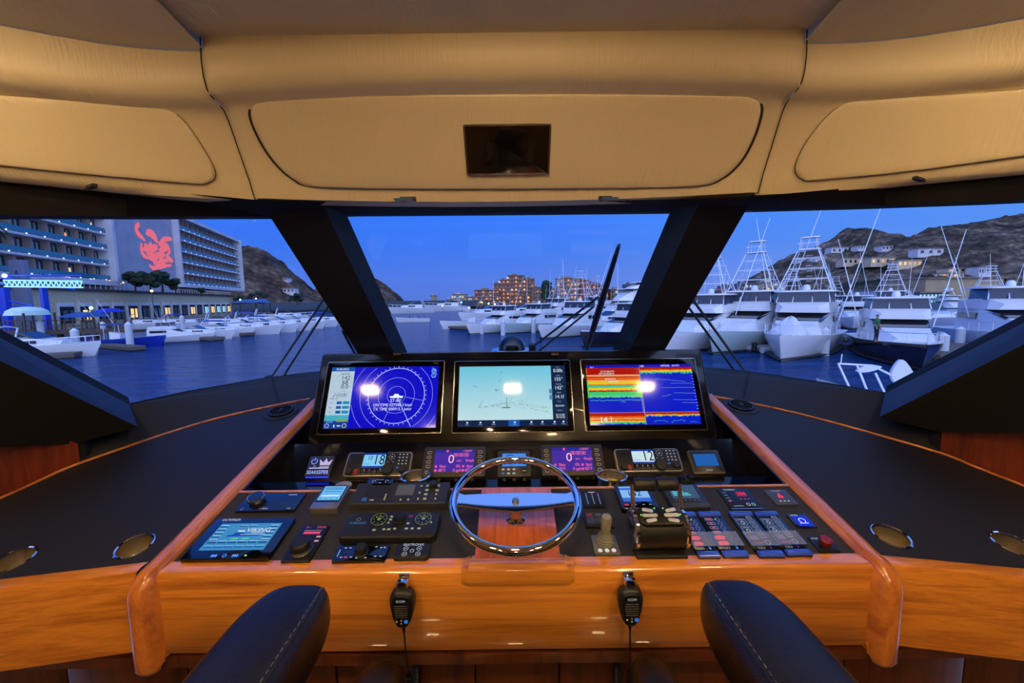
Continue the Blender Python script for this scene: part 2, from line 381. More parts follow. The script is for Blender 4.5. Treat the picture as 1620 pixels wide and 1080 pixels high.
door_on(SCN, [(425,151),(405,158),(397,173),(400,195),(418,232),(440,262),(465,283),(500,295),(650,298),(810,298),(960,297),(1100,294),(1140,283),(1170,257),(1190,222),(1202,186),(1203,166),(1192,154),(1165,150),(960,147),(810,147),(600,148)], tC, 1)
# flip-down screen in the centre door
cen = DOORP.hit(803, 234)
tv = thing('overhead_display', 'small blank black screen set in the tan overhead locker door', 'screen', DOORP.mat(cen[0], cen[1], .014))
q = [DOORP.hit(*p) for p in ((740,275),(868,273),(873,192),(733,195))]
w_ = ((q[1][0]-q[0][0])+(q[2][0]-q[3][0]))/2; h_ = ((q[3][1]-q[0][1])+(q[2][1]-q[1][1]))/2
b = MB(); b.slab(rr(w_, h_, .004), -.004, .010, .002); b.build('frame', SILV, tv)
b = MB(); b.slab(rr(w_-.012, h_-.012, .002), .008, .0112, .0005); b.build('screen', mat('blank_screen', (14,10,8), .15, coat=.6), tv)
# courtesy lights in the underside of the lip
for px, lb in ((635,'left'),(970,'right')):
    lp = Plane((0,1.374-.0135,.365), (0,-.021,.031)); t = thing('map_light', 'small oblong courtesy light under the %s end of the centre locker' % lb, 'light', lp.mat(*lp.hit(px, 315 if px < 800 else 313.5)), 'courtesy lights under the centre locker')
    b = MB(); b.slab(rr(.1, .018, .003), -.002, .003, 0); b.build('frame', SILV, t)
    b = MB(); b.m(mat('light_lens', (70,110,170), .15)); b.slab(rr(.075, .011, .002), .002, .0045, 0); b.build('lens', None, t)
# ------------------------------------------------------------------ window header, mullions, pillars, sill
def band(bot, top, name, m, back=.1):
    b = MB(); A = [U(x, y, Y=Y) for x, y, Y in bot]; C = [U(x, y, Y=Y) for x, y, Y in top]
    b.grid([C, A, [p+V((0,back,.01)) for p in A]]); b.grid([[p+V((0,.3,.05)) for p in C], C])
    o = fixn(b.build(name, m, smooth=30)); struct(o); return o
band([(-300,341,.98),(0,341,1.14),(200,342,1.28),(420,342,1.46),(548,338,1.53),(810,336,1.55),(1062,333.5,1.53),(1193,331,1.46),(1400,325,1.28),(1620,316.5,1.14),(1900,303,.98)],
     [(-300,278,.96),(0,284,1.12),(200,298,1.25),(418,317,1.30),(548,319,1.38),(810,320,1.43),(1062,317,1.38),(1180,312,1.30),(1400,292,1.25),(1620,276,1.12),(1900,260,.96)], 'trim_3', BLKF)
def ext(a, c, k0, k1): d = c-a; return a-d*k0, c+d*k1
def mull(name, L, side):
    # L: list of (top px, Yt, bottom px, Yb); ordered outer, crease, glass edge
    ln = [ext(U(*a, Y=ya), U(*c, Y=yc), .06, .3) for a, ya, c, yc in L]
    for k, idx, mt in ((0,(0,1),PILLAR),(1,(1,2),REVEAL)): pass
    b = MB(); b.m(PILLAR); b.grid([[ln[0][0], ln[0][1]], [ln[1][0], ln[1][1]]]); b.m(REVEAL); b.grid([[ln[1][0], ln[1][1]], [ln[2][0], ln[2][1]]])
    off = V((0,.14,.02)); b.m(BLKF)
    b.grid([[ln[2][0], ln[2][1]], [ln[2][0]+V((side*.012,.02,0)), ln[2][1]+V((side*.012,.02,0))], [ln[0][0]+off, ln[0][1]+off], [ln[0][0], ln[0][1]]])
    o = b.build(name, None, smooth=20); struct(o)
mull('trim_4', [((411,318),1.40,(567,560),2.14), ((509,320),1.40,(622,556),2.14), ((546,334),1.52,(644,556),2.30)], -1)
mull('trim_5', [((1192,312),1.40,(1048,560),2.14), ((1107,318),1.40,(996,556),2.14), ((1062,331),1.52,(968,556),2.30)], 1)
def apillar(name, sd, E):
    (g, c, d), (g2, c2, d2) = E
    P = [U(*p) if len(p) == 2 else U(p[0], p[1], Y=p[2]) for p in (g, c, d, g2, c2, d2)]
    up = (P[0]-P[3]); 
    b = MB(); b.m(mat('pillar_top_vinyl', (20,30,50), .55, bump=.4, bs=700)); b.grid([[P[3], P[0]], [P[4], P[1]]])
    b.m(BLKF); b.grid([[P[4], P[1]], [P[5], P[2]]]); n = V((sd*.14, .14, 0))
    b.grid([[P[0]+n, P[3]+n], [P[0], P[3]]]); b.grid([[P[3], P[0]], [P[3]+n, P[0]+n], [P[5]+n, P[2]+n], [P[5], P[2]]]); b.add([P[0], P[1], P[2], P[2]+n, P[0]+n], [(0,1,2,3,4)])
    b.grid([[P[5]+V((0,-1.2,0)), P[5]], [P[4]+V((0,-1.2,.1)), P[4]], [P[3]+V((0,-1.2,.5)), P[3]]])
    o = b.build(name, None, smooth=20); struct(o)
apillar('trim_6', -1, (((205,640,1.66),(218,675,1.5),(117,702,1.47)), ((-120,472,1.15),(-120,513,1.1),(-120,712,1.1))))
apillar('trim_7', 1, (((1400,622,1.66),(1391,660,1.5),(1486,683,1.47)), ((1740,449,1.15),(1740,484,1.1),(1740,688,1.1))))
# sill / coaming from window foot to the counters
SL = [(122,703,1.52),(160,670,1.6),(205,640),(300,619),(425,597),(500,587)]; SR = [(1120,581),(1186,588),(1300,605),(1400,622),(1440,653,1.6),(1482,688,1.52)]
SU = lambda q: U(q[0], q[1], Y=q[2]) if len(q) > 2 else U(q[0], q[1], Z=-.42)
sill = [SU(q) for q in SL]+[V((-.9,2.5,-.42)), V((-.5,2.53,-.42)), V((0,2.54,-.42)), V((.5,2.53,-.42)), V((.9,2.5,-.42))]+[SU(q) for q in SR]
def wingp(x, y, h=0): u, v = WING.hit(x, y); return WING.w(u, v, h)
CL = [(-60,812),(0,789),(60,762),(130,732),(302,674),(400,649),(490,631)]; CRR = [(1128,627),(1230,647),(1330,672),(1484,716),(1540,738),(1620,769),(1680,793)]
inner = [wingp(x, y) for x, y in CL[3:]]+[V((-.9,2.02,-.47)), V((-.5,2.05,-.47)), V((0,2.06,-.47)), V((.5,2.05,-.47)), V((.9,2.02,-.47))]+[wingp(x, y) for x, y in CRR[:4]]
def resamp(P, n):
    L = [0]
    for a, c in zip(P, P[1:]): L.append(L[-1]+(c-a).length)
    R = []
    for i in range(n):
        d = L[-1]*i/(n-1); k = max(j for j in range(len(L)) if L[j] <= d+1e-9); k = min(k, len(P)-2); R.append(P[k].lerp(P[k+1], (d-L[k])/(L[k+1]-L[k])))
    return R
sill = resamp(sill, 41); inner = resamp(inner, 41)
b = MB(); mid = [(a*.5+c*.5+V((0,0,-.012))) for a, c in zip(sill, inner)]
b.grid([sill, mid, inner, [p+V((0,0,-.06)) for p in inner]]); b.grid([[p+V((0,.0,-.02))+V((p.x*.04,.05,0)) for p in sill], sill])
o = b.build('trim_8', COAM, smooth=50); struct(o)
b = MB(); b.grid([[p+V((p.x*.04,.05,-.01)) for p in sill], [V((p.x*1.04,p.y+.05,-1.7)) for p in sill]]); o = b.build('wall_front', BLKF, smooth=30); struct(o)
for x0, y0, x1, y1, i in ((430,597,443,640,9),(1185,588,1177,628,10)):
    b = MB(); p0 = U(x0, y0, Z=-.42)+V((0,0,.002)); p1 = wingp(x1, y1, .002); pm = (p0+p1)*.5+V((0,0,-.009)); b.tube([p0, pm, p1], .003, 6); o = b.build('trim_%d' % i, BLKF); struct(o)
# side panels of mahogany beside the counters
for sd, P in ((-1, CL[:4]), (1, CRR[3:])):
    P = [wingp(x, y) for x, y in P]
    if sd > 0: P.reverse()
    d = (P[0]-P[1]).normalized(); P = [P[0]+d*1.0]+P; P = [V((p.x+sd*.014, p.y+.006, p.z)) for p in P]
    b = MB(); b.grid([[p+V((0,0,-.1)) for p in P], [p+V((0,0,.30)) for p in P], [p+V((sd*.04,.0,.30)) for p in P], [p+V((sd*.04,0,-.1)) for p in P]])
    o = fixn(b.build('wall_side_'+('left' if sd < 0 else 'right'), SIDEW, smooth=0)); struct(o)
for sd, P in ((-1, CL[3]), (1, CRR[3])):
    p = wingp(*P)+V((sd*.05,.035,0)); b = MB(); b.cyl(p+V((0,0,-.1)), p+V((0,0,.3)), .04); o = b.build('trim_1%d' % (1 if sd < 0 else 2), BLKF); struct(o)  # black post added to close a light gap beside the pillar
# glass panes
GL, gt, gb = newmat('window_glass'); gt.nodes.remove(gb)
tr = gt.nodes.new('ShaderNodeBsdfTransparent'); tr.inputs[0].default_value = (.96,.98,1,1); gs = gt.nodes.new('ShaderNodeBsdfGlossy'); gs.inputs['Roughness'].default_value = 0; lw = gt.nodes.new('ShaderNodeLayerWeight'); lw.inputs[0].default_value = .5
pw = gt.nodes.new('ShaderNodeMath'); pw.operation = 'POWER'; pw.inputs[1].default_value = 5; gt.links.new(lw.outputs['Facing'], pw.inputs[0])
fr = gt.nodes.new('ShaderNodeMath'); fr.operation = 'MULTIPLY_ADD'; fr.inputs[1].default_value = .6; fr.inputs[2].default_value = .02; gt.links.new(pw.outputs[0], fr.inputs[0])
ms = gt.nodes.new('ShaderNodeMixShader'); gt.links.new(fr.outputs[0], ms.inputs[0]); gt.links.new(tr.outputs[0], ms.inputs[1]); gt.links.new(gs.outputs[0], ms.inputs[2]); gt.links.new(ms.outputs[0], gt.nodes['Material Output'].inputs[0])
def pane(name, P):
    t = thing(name, None, None, P[0]); t['kind'] = 'structure'
    n = (P[1]-P[0]).cross(P[2]-P[0]).normalized()*.008
    b = MB(); k = len(P); b.add(list(P)+[p+n for p in P], [tuple(range(k)), tuple(range(2*k-1, k-1, -1))]+[(i, (i+1) % k, k+(i+1) % k, k+i) for i in range(k)])
    fixn(b.build('glass_pane', GL, t, 0, True))
pane('window_1', [V((-.66,1.54,.34)), V((.66,1.54,.34)), V((.66,2.52,-.42)), V((-.66,2.52,-.42))])
for sd, nm in ((-1,'window_2'),(1,'window_3')):
    A = V((sd*.86,1.48,.33)); B = V((sd*1.75,1.0,.22)); C = V((sd*1.62,1.70,-.42)); D = V((sd*.9,2.5,-.42))
    C = A+(B-A)*.9+(D-A)*.62 if False else C
    pane(nm, [A, B, C, D])
# ------------------------------------------------------------------ side counters
STEELC = mat('cup_steel', (205,192,165), .34, 1, bump=.3, bs=120)
SLW = atan(.239)
cups = []
for sd, lb in ((-1,'left'),(1,'right')):
    P = [(-1.0,0.86),(-1.0,-.09)]
    top = [WING.hit(*p) for p in (CL if sd < 0 else CRR)]
    fr_ = [WING.hit(*p) for p in (((207,905),(0,930),(-60,937)) if sd < 0 else ((1413,893),(1620,913),(1680,920)))]
    uo = (top[0] if sd < 0 else top[-1])[0]; k_ = (uo-fr_[0][0])/(fr_[1][0]-fr_[0][0]); fr_[2] = (uo, fr_[0][1]+(fr_[1][1]-fr_[0][1])*k_)
    sx_ = sd*.996
    out = [(sx_, top[-1][1] if sd < 0 else top[0][1]), (sx_, fr_[0][1]), fr_[1], fr_[2]]
    out += (top[0:-1] if sd < 0 else list(reversed(top[1:])))
    if sd < 0: out = list(reversed(out)); out = list(reversed(out))
    ar = sum(out[i-1][0]*out[i][1]-out[i][0]*out[i-1][1] for i in range(len(out)))
    if ar < 0: out.reverse()
    M = WING.mat(sd*1.3, -.1)
    t = thing('side_counter', 'broad %s side counter in dark vinyl with teak edging' % lb, 'counter', M, 'side counters of the helm')
    loc = [(u-sd*1.3, v+.1) for u, v in out]
    b = MB(); b.slab(loc, -.03, 0); o = fixn(b.build('counter_top', DASH, t, 0))
    cc = [WING.hit(*p) for p in (((213,864),(21,886)) if sd < 0 else ((1410,848),(1603,861)))]
    cut(o, [(lambda q: (lambda m: (m.cyl((q[0]-sd*1.3, q[1]+.1, -.06), (q[0]-sd*1.3, q[1]+.1, .05), .041, n=32), m)[1])(MB()))(q) for q in cc])
    for q in cc: cups.append((sd, q))
    # edge strip along the window side
    e = [WING.w(u, v, .002) for u, v in top]; b = MB(); b.tube(smoothloop([tuple(p) for p in e], 4, False), .005, 6); b.build('edge_strip', WOODY, t, 60, True)
    # front fascia below the counter
    f0, f1 = [WING.w(fr_[k][0], fr_[k][1], .001) for k in (0, 2)]; f0 = f0+(f0-f1).normalized()*.02; dn = V((0, .004, -.222)); bk = V((0, .03, 0)); d = (f1-f0).normalized(); nf = V((0,-.012,0))
    b = MB(); rows = []
    for off in (V((0,.03,.006)), V((0,.006,.006)), V((0,-.006,.002)), V((0,-.01,-.008)), V((0,-.008,-.225)), V((0,.03,-.225))): rows.append([f0+off, f1+off])
    b.grid(rows); fixn(b.build('fascia', WOODX, t, 40, True))
for i, (sd, q) in enumerate(cups):
    lb = ('left','right')[sd > 0]; near = ('nearer the centre console' if i % 2 == 0 else 'at the outer edge')
    t = thing('cup_holder', 'steel cup holder sunk in the %s counter, %s' % (lb, near), 'cup holder', WING.mat(q[0], q[1]), 'steel cup holders')
    b = MB(); b.lathe([(.047,.0005),(.047,.003),(.044,.0045),(.0405,.003),(.0395,-.002)], 40); b.build('rim', CHROME, t)
    b = MB(); b.lathe([(.0402,0),(.0395,-.055),(.0,-.055)], 40); b.build('cup', STEELC, t)
for (px, py), lb in (((445,652),'left'),((1172,643),'right')):
    u, v = WING.hit(px, py); t = thing('air_vent', 'round black swivel air vent at the forward tip of the %s counter' % lb, 'vent', WING.mat(u, v), 'round dash vents')
    b = MB(); b.lathe([(.0,.001),(.075,.001),(.073,.004),(.058,.006),(.055,.003),(.0,.003)], 36); b.build('base_ring', DASH, t)
    b = MB(); b.lathe([(.052,.0035),(.052,.012),(.046,.014),(.043,.005),(.0,.004)], 36); b.build('rotating_ring', BLKM, t)
    b = MB()
    for k in range(-2, 3): b.box(0, k*.016, .009, 2*sqrt(.042**2-(k*.016)**2), .003, .008)
    b.box(0,0,.012,.012,.03,.006,.002); b.build('vane', BLKP, t)
# ------------------------------------------------------------------ centre console
con = thing('helm_console', 'teak centre console with black vinyl control panel and glossy teak front', 'console', (0,1.0,-1.67))
b = MB(); b.M = PANEL.mat(); b.slab([(-.945,.0),(.945,.0),(.945,.305),(-.945,.305)], -.02, 0); b.build('control_panel', PVINYL, con, 0, True)
b = MB(); b.M = PANEL.mat(); b.slab([(-.945,.3),(.945,.3),(.945,.309),(-.945,.309)], -.06, .003, .001); b.build('rear_strip', WOODX, con, 30, True)
b = MB()
pf = [(1.035,-.7075),(1.02,-.7085),(1.0,-.7085),(.99,-.712),(.985,-.72),(.983,-.935),(.988,-.94),(1.01,-.94)]
b.grid([[(x, y, z) for x in (-.95,.95)] for y, z in pf]); fixn(b.build('front_fascia', WOODX, con, 50, True))
# centre plank under the wheel
cx0 = .008
b = MB(); b.M = PANEL.mat(); b.slab([(cx0-.118,-.012),(cx0+.118,-.012),(cx0+.118,.296),(cx0-.118,.296)], 0, .014, .004); b.build('wheel_plank', WOODZ, con, 30, True)
b = MB(); b.slab([(cx0-.155,-.009),(cx0-.132,.018),(cx0+.132,.018),(cx0+.155,-.009)][::1], 0, .001) if False else None
pr = [(1.045,-.706),(1.03,-.697),(1.0,-.6985),(.984,-.703),(.979,-.712),(.9795,-.74),(.983,-.752)]
b.grid([[(cx0-w_, y, z), (cx0+w_, y, z)] for (y, z), w_ in zip(pr, (.12,.125,.128,.131,.133,.134,.130))])
for s_ in (-1, 1): b.grid([[(cx0+s_*.128, y, z), (cx0+s_*.15, y+.004, -.7085 if y > .99 else z)] for y, z in pr])
fixn(b.build('raised_edge', WOODX, con, 50, True))
# rails: a profile swept down the slope and over the front
def rail(sd):
    path = []
    y1, z1 = 1.945, -.692+.239*(1.945-1.074); path = [(y1, z1), (1.6, -.692+.239*(1.6-1.074)), (1.2, -.692+.239*(1.2-1.074)), (1.02, -.692+.239*(1.02-1.074))]
    pts = [((y, z), (-sin(SLW), cos(SLW))) for y, z in path]
    cy, cz, R = 1.005, -.760, .052    # bend
    for k in range(0, 7):
        a = pi/2+SLW+(pi/2-SLW-.04)*k/6
        pts.append(((cy+R*cos(a), cz+R*sin(a)), (cos(a), sin(a))))
    e = pts[-1][0]; pts.append(((e[0], -.9), (-1, 0))); pts.append(((e[0], -.955), (-1,0))); pts.append(((e[0]+.006, -.966), (-.8,-.5))); pts.append(((e[0]+.02,-.971), (-.1,-1)))
    sec = [(.938,-.05),(.946,-.02),(.952,.0),(.958,.007),(.968,.0105),(.985,.0105),(.994,.0075),(1.0,.001),(1.001,-.05)]
    b = MB(); b.loft([[(sd*x, y+n[0]*h, z+n[1]*h) for x, h in sec] for (y, z), n in pts], True, False)
    return fixn(b.build('rail', WOODY, con, 50, True))
rail(-1); rail(1)
# recess behind the control panel
b = MB(); b.grid([[(-.95,1.30,-.75),(.95,1.30,-.75)],[(-.95,1.31,-.705),(.95,1.31,-.705)],[(-.95,1.515,-.705),(.95,1.515,-.705)]]); b.build('recess_shelf', BLKG, con, 20, True)
b = MB(); b.M = RADIO.mat(); b.slab([(-.95,0),(.95,0),(.95,.165),(-.95,.165)], -.02, 0); b.build('radio_panel', mat('radio_panel_gloss', (5,9,20), .16, coat=.6), con, 0, True)
for s_ in (-1, 1):
    b = MB(); b.slab([(1.30,-.72),(1.52,-.72),(1.95,-.6),(1.95,-.495),(1.30,-.645)][::1], 0, .006) if False else None
    P = [(1.30,-.72),(1.52,-.72),(1.95,-.66),(1.95,-.495),(1.30,-.65)]
    b.add([(s_*.938, y, z) for y, z in P]+[(s_*.945, y, z) for y, z in P], [(0,1,2,3,4),(9,8,7,6,5)]+[(i,(i+1)%5,5+(i+1)%5,5+i) for i in range(5)])
    b.build('recess_side', BLKG, con, 0, True)
# lower cabinet below the fascia
b = MB()
xs = [-2.0,-1.3,-.95,-.52,-.118,.125,.40,.95,1.3,2.0]
for a, c in zip(xs, xs[1:]): b.box((a+c)/2, 1.07, -1.30, c-a-.005, .04, .745, .002)
b.build('lower_panel', DARKW, con, 30, True)
b = MB(); b.box(0,1.1,-1.3,4,.02,.74); b.build('lower_backing', BLKF, con, 0, True)
b = MB(); b.box(0,1.05,-.96,4,.14,.03); b.build('underside', DARKW, con, 0, True)
# ------------------------------------------------------------------ device helper
def quad(pl, BL, BR, TR, TL):
    q = [pl.hit(*p) for p in (BL, BR, TR, TL)]
    w = ((q[1][0]-q[0][0])+(q[2][0]-q[3][0]))/2; h = ((q[3][1]-q[0][1])+(q[2][1]-q[1][1]))/2
    return sum(p[0] for p in q)/4, sum(p[1] for p in q)/4, w, h
def dev(name, label, cat, pl, q, group=None, lift=0):
    u, v, w, h = quad(pl, *q); return thing(name, label, cat, pl.mat(u, v, lift), group), w, h
def knob(t, x, y, z, r, h, m=BLKP, name='knob', n=24):
    b = MB(); b.lathe([(r*1.15,z),(r*1.15,z+h*.15),(r,z+h*.2),(r*.95,z+h*.85),(r*.85,z+h),(0,z+h)], n, (x,y,0)); b.box(x, y+r*.6, z+h+.0005, r*.12, r*.5, .001); return b.build(name, m, t)
W = (225,232,240); RED = (235,60,60)
# ------------------------------------------------------------------ display housing with three monitors
u0, v0, w0, h0 = quad(MON, (483,705), (1138,699), (1109,551.5), (511,558))
th = thing('display_housing', 'wide glossy black housing holding the three large screens', 'housing', MON.mat(u0, v0, 0))
b = MB(); b.slab(rr(w0, h0, .02, 4), -.11, 0, .008); b.slab([(-w0/2+.03,-h0/2-.02),(w0/2-.03,-h0/2-.02),(w0/2-.03,h0/2-.05),(-w0/2+.03,h0/2-.05)], -.2, -.1); b.build('bezel', HOUS, th)
for px in (628,878):
    a, c = MON.hit(px, 560); b = MB(); b.slab(rr(.036,.011,.003,3,a-u0,c-v0), 0, .004, .001); b.build('latch', mat('bronze_latch', (70,58,48), .4, .6), th)
scr = []
for q, qa, lb in ((((503,688),(699.5,686),(703,571.5),(517.8,571.5)), ((513.6,677.6),(690,677),(694.3,580),(525,581)), 'large screen on the left showing radar rings on deep blue'),
                  (((714.9,685.5),(909.2,683.6),(901.9,569.6),(718.4,571)), ((724.7,674.8),(898.7,673.6),(893.5,579),(726.8,580)), 'large middle screen showing a pale cyan sea chart'),
                  (((925.6,683.3),(1118.3,680),(1100,566.3),(917.6,568.4)), ((933.4,672.8),(1106.7,671),(1094,576.5),(926,577.8)), 'large screen on the right showing a red and blue echo sounder')):
    t, w, h = dev('multifunction_display', lb, 'screen', MON, q, 'large screens above the wheel')
    ua, va, wa, ha = quad(MON, *qa); uu, vv, _, _ = quad(MON, *q)
    b = MB(); b.slab(rr(w, h, .008, 3), 0, .004, .0012); b.build('frame', SILV, t)
    b = MB(); b.slab(rr(w-.007, h-.007, .006, 3), .002, .005, .0005); b.build('glass_border', mat('screen_border', (5,5,6), .05), t)
    scr.append((t, ua-uu, va-vv, wa, ha))
Z0 = .0053
# radar
t, cx, cy, w, h = scr[0]; b = MB(); k = h/100.0
def R_(x, y, ww, hh, col, z=1, s=1): b.m(glow(col, s)); b.rect(cx-w/2+(x+ww/2)*w, cy+h/2-(y+hh/2)*h, ww*w, hh*h, Z0+z*.0002)
def T_(s_, x, y, sz, col, z=2, s=1, sx=1): b.m(glow(col, s)); b.text(s_, cx-w/2+x*w, cy+h/2-y*h, sz*h, Z0+z*.0002, sx)
R_(0,0,1,1,(4,8,205),0,.9)
R_(0,0,.215,1,(196,222,242),1,.8); R_(0,0,.215,.07,(12,82,170),2); T_('FURUNO', .1,.037,.05,W,3)
for i, (s_, y) in enumerate((('142',.185),('68',.26),('0.0',.33))): T_(s_, .14, y, .1, (20,26,40), 3); T_('kn', .195, y, .03, (90,100,120), 3)
T_('18:46:40', .13,.115,.045,(30,36,50),3); T_('---', .14,.4,.05,(30,36,50),3); T_('N 22\u00b052.882', .115,.455,.038,(20,26,40),3); T_('W 109\u00b054.583', .105,.485,.038,(20,26,40),3); T_('AREA SET', .06,.525,.03,(20,26,40),3)
for i in range(4): R_(.02,.15+.09*i-.005,.18,.003,(140,160,185),3)
for i in range(3): R_(.09,.57+.075*i,.045,.045,(10,90,165),3); R_(.145,.57+.075*i,.06,.045,(0,140,190),3); T_('Gain', .04,.592+.075*i,.03,(60,80,110),3)
R_(0,.79,.215,.09,(70,170,190),2); R_(.11,.87,.1,.025,(150,150,30),3); R_(0,.88,.215,.12,(8,60,150),2); T_('AUTO', .05,.9,.035,(160,200,230),3)
for x in (.03,.185): b.m(glow(W)); b.ring(cx-w/2+x*w, cy+h/2-.955*h, .03*h, .006*h, Z0+.0008, 20)
R_(.09,.94,.01,.04,W,3); R_(.12,.95,.03,.015,W,3)
ox, oy = cx-w/2+.625*w, cy+.02*h; b.m(glow((185,200,245), .9))
def clipring(r, t_, z):
    for a in range(0, 360, 4):
        ok = True
        for aa in (a, a+4):
            x = ox+r*cos(radians(aa)); y = oy+r*sin(radians(aa))
            if not (cx-w/2+.22*w < x < cx+w/2-.004 and cy-h/2+.003 < y < cy+h/2-.003): ok = False
        if ok: b.ring(ox, oy, r, t_, z, 90, a, a+4)
for r, t_ in ((.145,.004),(.29,.004),(.45,.011),(.58,.004),(.72,.004)): clipring(r*h, t_*h, Z0+.0003)
for a in range(0, 360, 9): x = cos(radians(a)); y = sin(radians(a)); b.line(ox+x*.465*h, oy+y*.465*h, ox+x*.485*h, oy+y*.485*h, .011*h, Z0+.0003)
def seg(a, r0, r1, t_): x = cos(radians(a)); y = sin(radians(a)); b.line(ox+x*r0*h, oy+y*r0*h, ox+x*r1*h, oy+y*r1*h, t_*h, Z0+.0004)
seg(-62,.05,.57,.009); seg(-12,.15,.44,.004); seg(-112,.28,.45,.004); seg(50,.43,.45,.01)
b.m(glow((240,245,255))); b.flat([(ox-.11*h,oy-.02*h),(ox-.09*h,oy-.045*h),(ox+.1*h,oy-.045*h),(ox+.115*h,oy-.015*h),(ox+.05*h,oy-.01*h),(ox+.03*h,oy+.02*h),(ox-.03*h,oy+.02*h),(ox-.05*h,oy-.012*h)], Z0+.0006)
T_('ST-BY', .625,.57,.07,W,4); T_('ON TIME 027348.3 hour', .6,.64,.066,W,4,1,.93); T_('TX TIME 000915.1 hour', .6,.705,.066,W,4,1,.93)
for y, s_ in ((.08,'+'),(.16,'-')): b.m(glow((120,190,240))); b.ring(cx-w/2+.955*w, cy+h/2-y*h, .032*h, .012*h, Z0+.0006, 20); T_(s_, .955, y, .05, W, 4)
b.build('screen', None, t, 0)
# chart
t, cx, cy, w, h = scr[1]; b = MB(); random.seed(3)
m_, t_, b_ = newmat('chart_screen'); b_.inputs['Base Color'].default_value = (.002,.002,.002,1); b_.inputs['Roughness'].default_value = .06
co = t_.nodes.new('ShaderNodeTexCoord'); sp = t_.nodes.new('ShaderNodeSeparateXYZ'); cr = t_.nodes.new('ShaderNodeValToRGB'); mp = t_.nodes.new('ShaderNodeMapRange')
t_.links.new(co.outputs['Object'], sp.inputs[0]); mp.inputs[1].default_value = -.14; mp.inputs[2].default_value = .14; t_.links.new(sp.outputs[1], mp.inputs[0]); t_.links.new(mp.outputs[0], cr.inputs[0])
cr.color_ramp.elements[0].color = lin((212,242,246)); cr.color_ramp.elements[1].color = lin((110,208,236)); t_.links.new(cr.outputs[0], b_.inputs['Emission Color']); b_.inputs['Emission Strength'].default_value = .85
b.m(m_); b.rect(cx, cy, w, h, Z0)
R_(.865,0,.135,1,(10,44,84),1,.8); R_(0,.9,1,.1,(8,36,80),2,.8); R_(.46,.9,.1,.1,(10,90,190),3,.9)
for i, (s_, l_) in enumerate((('0.00t','XTE'),('155\u00b0','COG'),('142\u00b0','Heading'),('14.1f','Depth'),('06:46:40','Time'),('22 52.88','Position'))):
    T_(s_, .932, .09+.148*i, .085 if i < 4 else .045, W, 4, 1, .9); T_(l_, .93, .03+.145*i, .028, (150,180,205), 4)
T_('109 54.58', .932,.87,.04,W,4,1,.9)
for x in (.08,.2,.32,.51,.66,.76,.87,.95): R_(x,.925,.015,.025,W,4); T_('Menu', x+.007,.97,.026,(180,200,220),4)
for y in (.4,.5): R_(.84,y,.03,.08,(90,150,190),3,.8); T_('+' if y < .45 else '-', .855,y+.04,.05,(20,40,70),4)
def poly(P, col=(30,40,30), t2=.004):
    b.m(glow(col, .6))
    for (x0,y0),(x1,y1) in zip(P, P[1:]): b.line(cx-w/2+x0*w, cy+h/2-y0*h, cx-w/2+x1*w, cy+h/2-y1*h, t2*h, Z0+.0007)
def scat(xa, ya, xb, yb, n, j, sz=.004, col=(60,80,90)):
    b.m(glow(col, .6))
    for i in range(n):
        q = random.random(); x = xa+(xb-xa)*q+random.uniform(-j,j); y = ya+(yb-ya)*q+random.uniform(-j,j); b.rect(cx-w/2+x*w, cy+h/2-y*h, sz*w*random.uniform(.6,1.6), sz*h*1.4, Z0+.0006)
scat(.19,.7,.45,.62,50,.012); scat(.19,.7,.22,.58,20,.01); scat(.45,.62,.84,.72,60,.02); scat(.45,.66,.84,.78,40,.012); scat(.3,.67,.46,.71,30,.015); scat(.34,.42,.36,.4,10,.015,.006,(40,90,90)); scat(.14,.33,.18,.36,8,.008)
scat(.38,.3,.4,.06,5,.01,.006,(30,70,60)); scat(.55,.62,.62,.56,10,.02); scat(.1,.2,.85,.85,14,.05)
poly([(.445,.7),(.447,.53)], (20,90,70), .008); poly([(.41,.7),(.48,.7)], (120,40,60), .012); poly([(.445,.7),(.46,.68)], (20,60,50)); poly([(.45,.68),(.5,.52)], (90,120,110), .003)
b.build('screen', None, t, 0)
# echo sounder: colour bands with ragged boundaries
t, cx, cy, w, h = scr[2]; b = MB()
def bands(x0, x1, L, z=0, n=70):
    for i in range(n):
        xa = x0+(x1-x0)*i/n; xb = x0+(x1-x0)*(i+1)/n; ys = []
        for y, c, j in L: ys.append(y+j*noise.noise(V((i*.55, y*31, .3)))+j*.6*noise.noise(V((i*1.7, y*13, 2))))
        ys.append(L[-1][3] if len(L[-1]) > 3 else 1.0)
        for k in range(len(L)):
            if ys[k+1] > ys[k]: R_(xa, ys[k], xb-xa+.0004, ys[k+1]-ys[k], L[k][1], z, .9)
def bands2(x0, x1, L, end, n=70):
    L = [tuple(q) for q in L]; 
    for i in range(n):
        xa = x0+(x1-x0)*i/n; xb = x0+(x1-x0)*(i+1)/n
        ys = [y+j*noise.noise(V((i*.55, y*31, .3)))+j*.6*noise.noise(V((i*1.7, y*13, 2))) for y, c, j in L]+[end]
        for k in range(len(L)):
            if ys[k+1] > ys[k]: R_(xa, ys[k], xb-xa+.0004, ys[k+1]-ys[k], L[k][1], 0, .9)
DR = (176,18,10); OR = (232,96,16); YE = (240,205,40); GR = (70,215,90); CY = (60,190,190); BL = (6,30,205); DB = (20,70,150); SK = (240,170,110)
R_(0,0,1,.05,(14,20,190),0,.9)
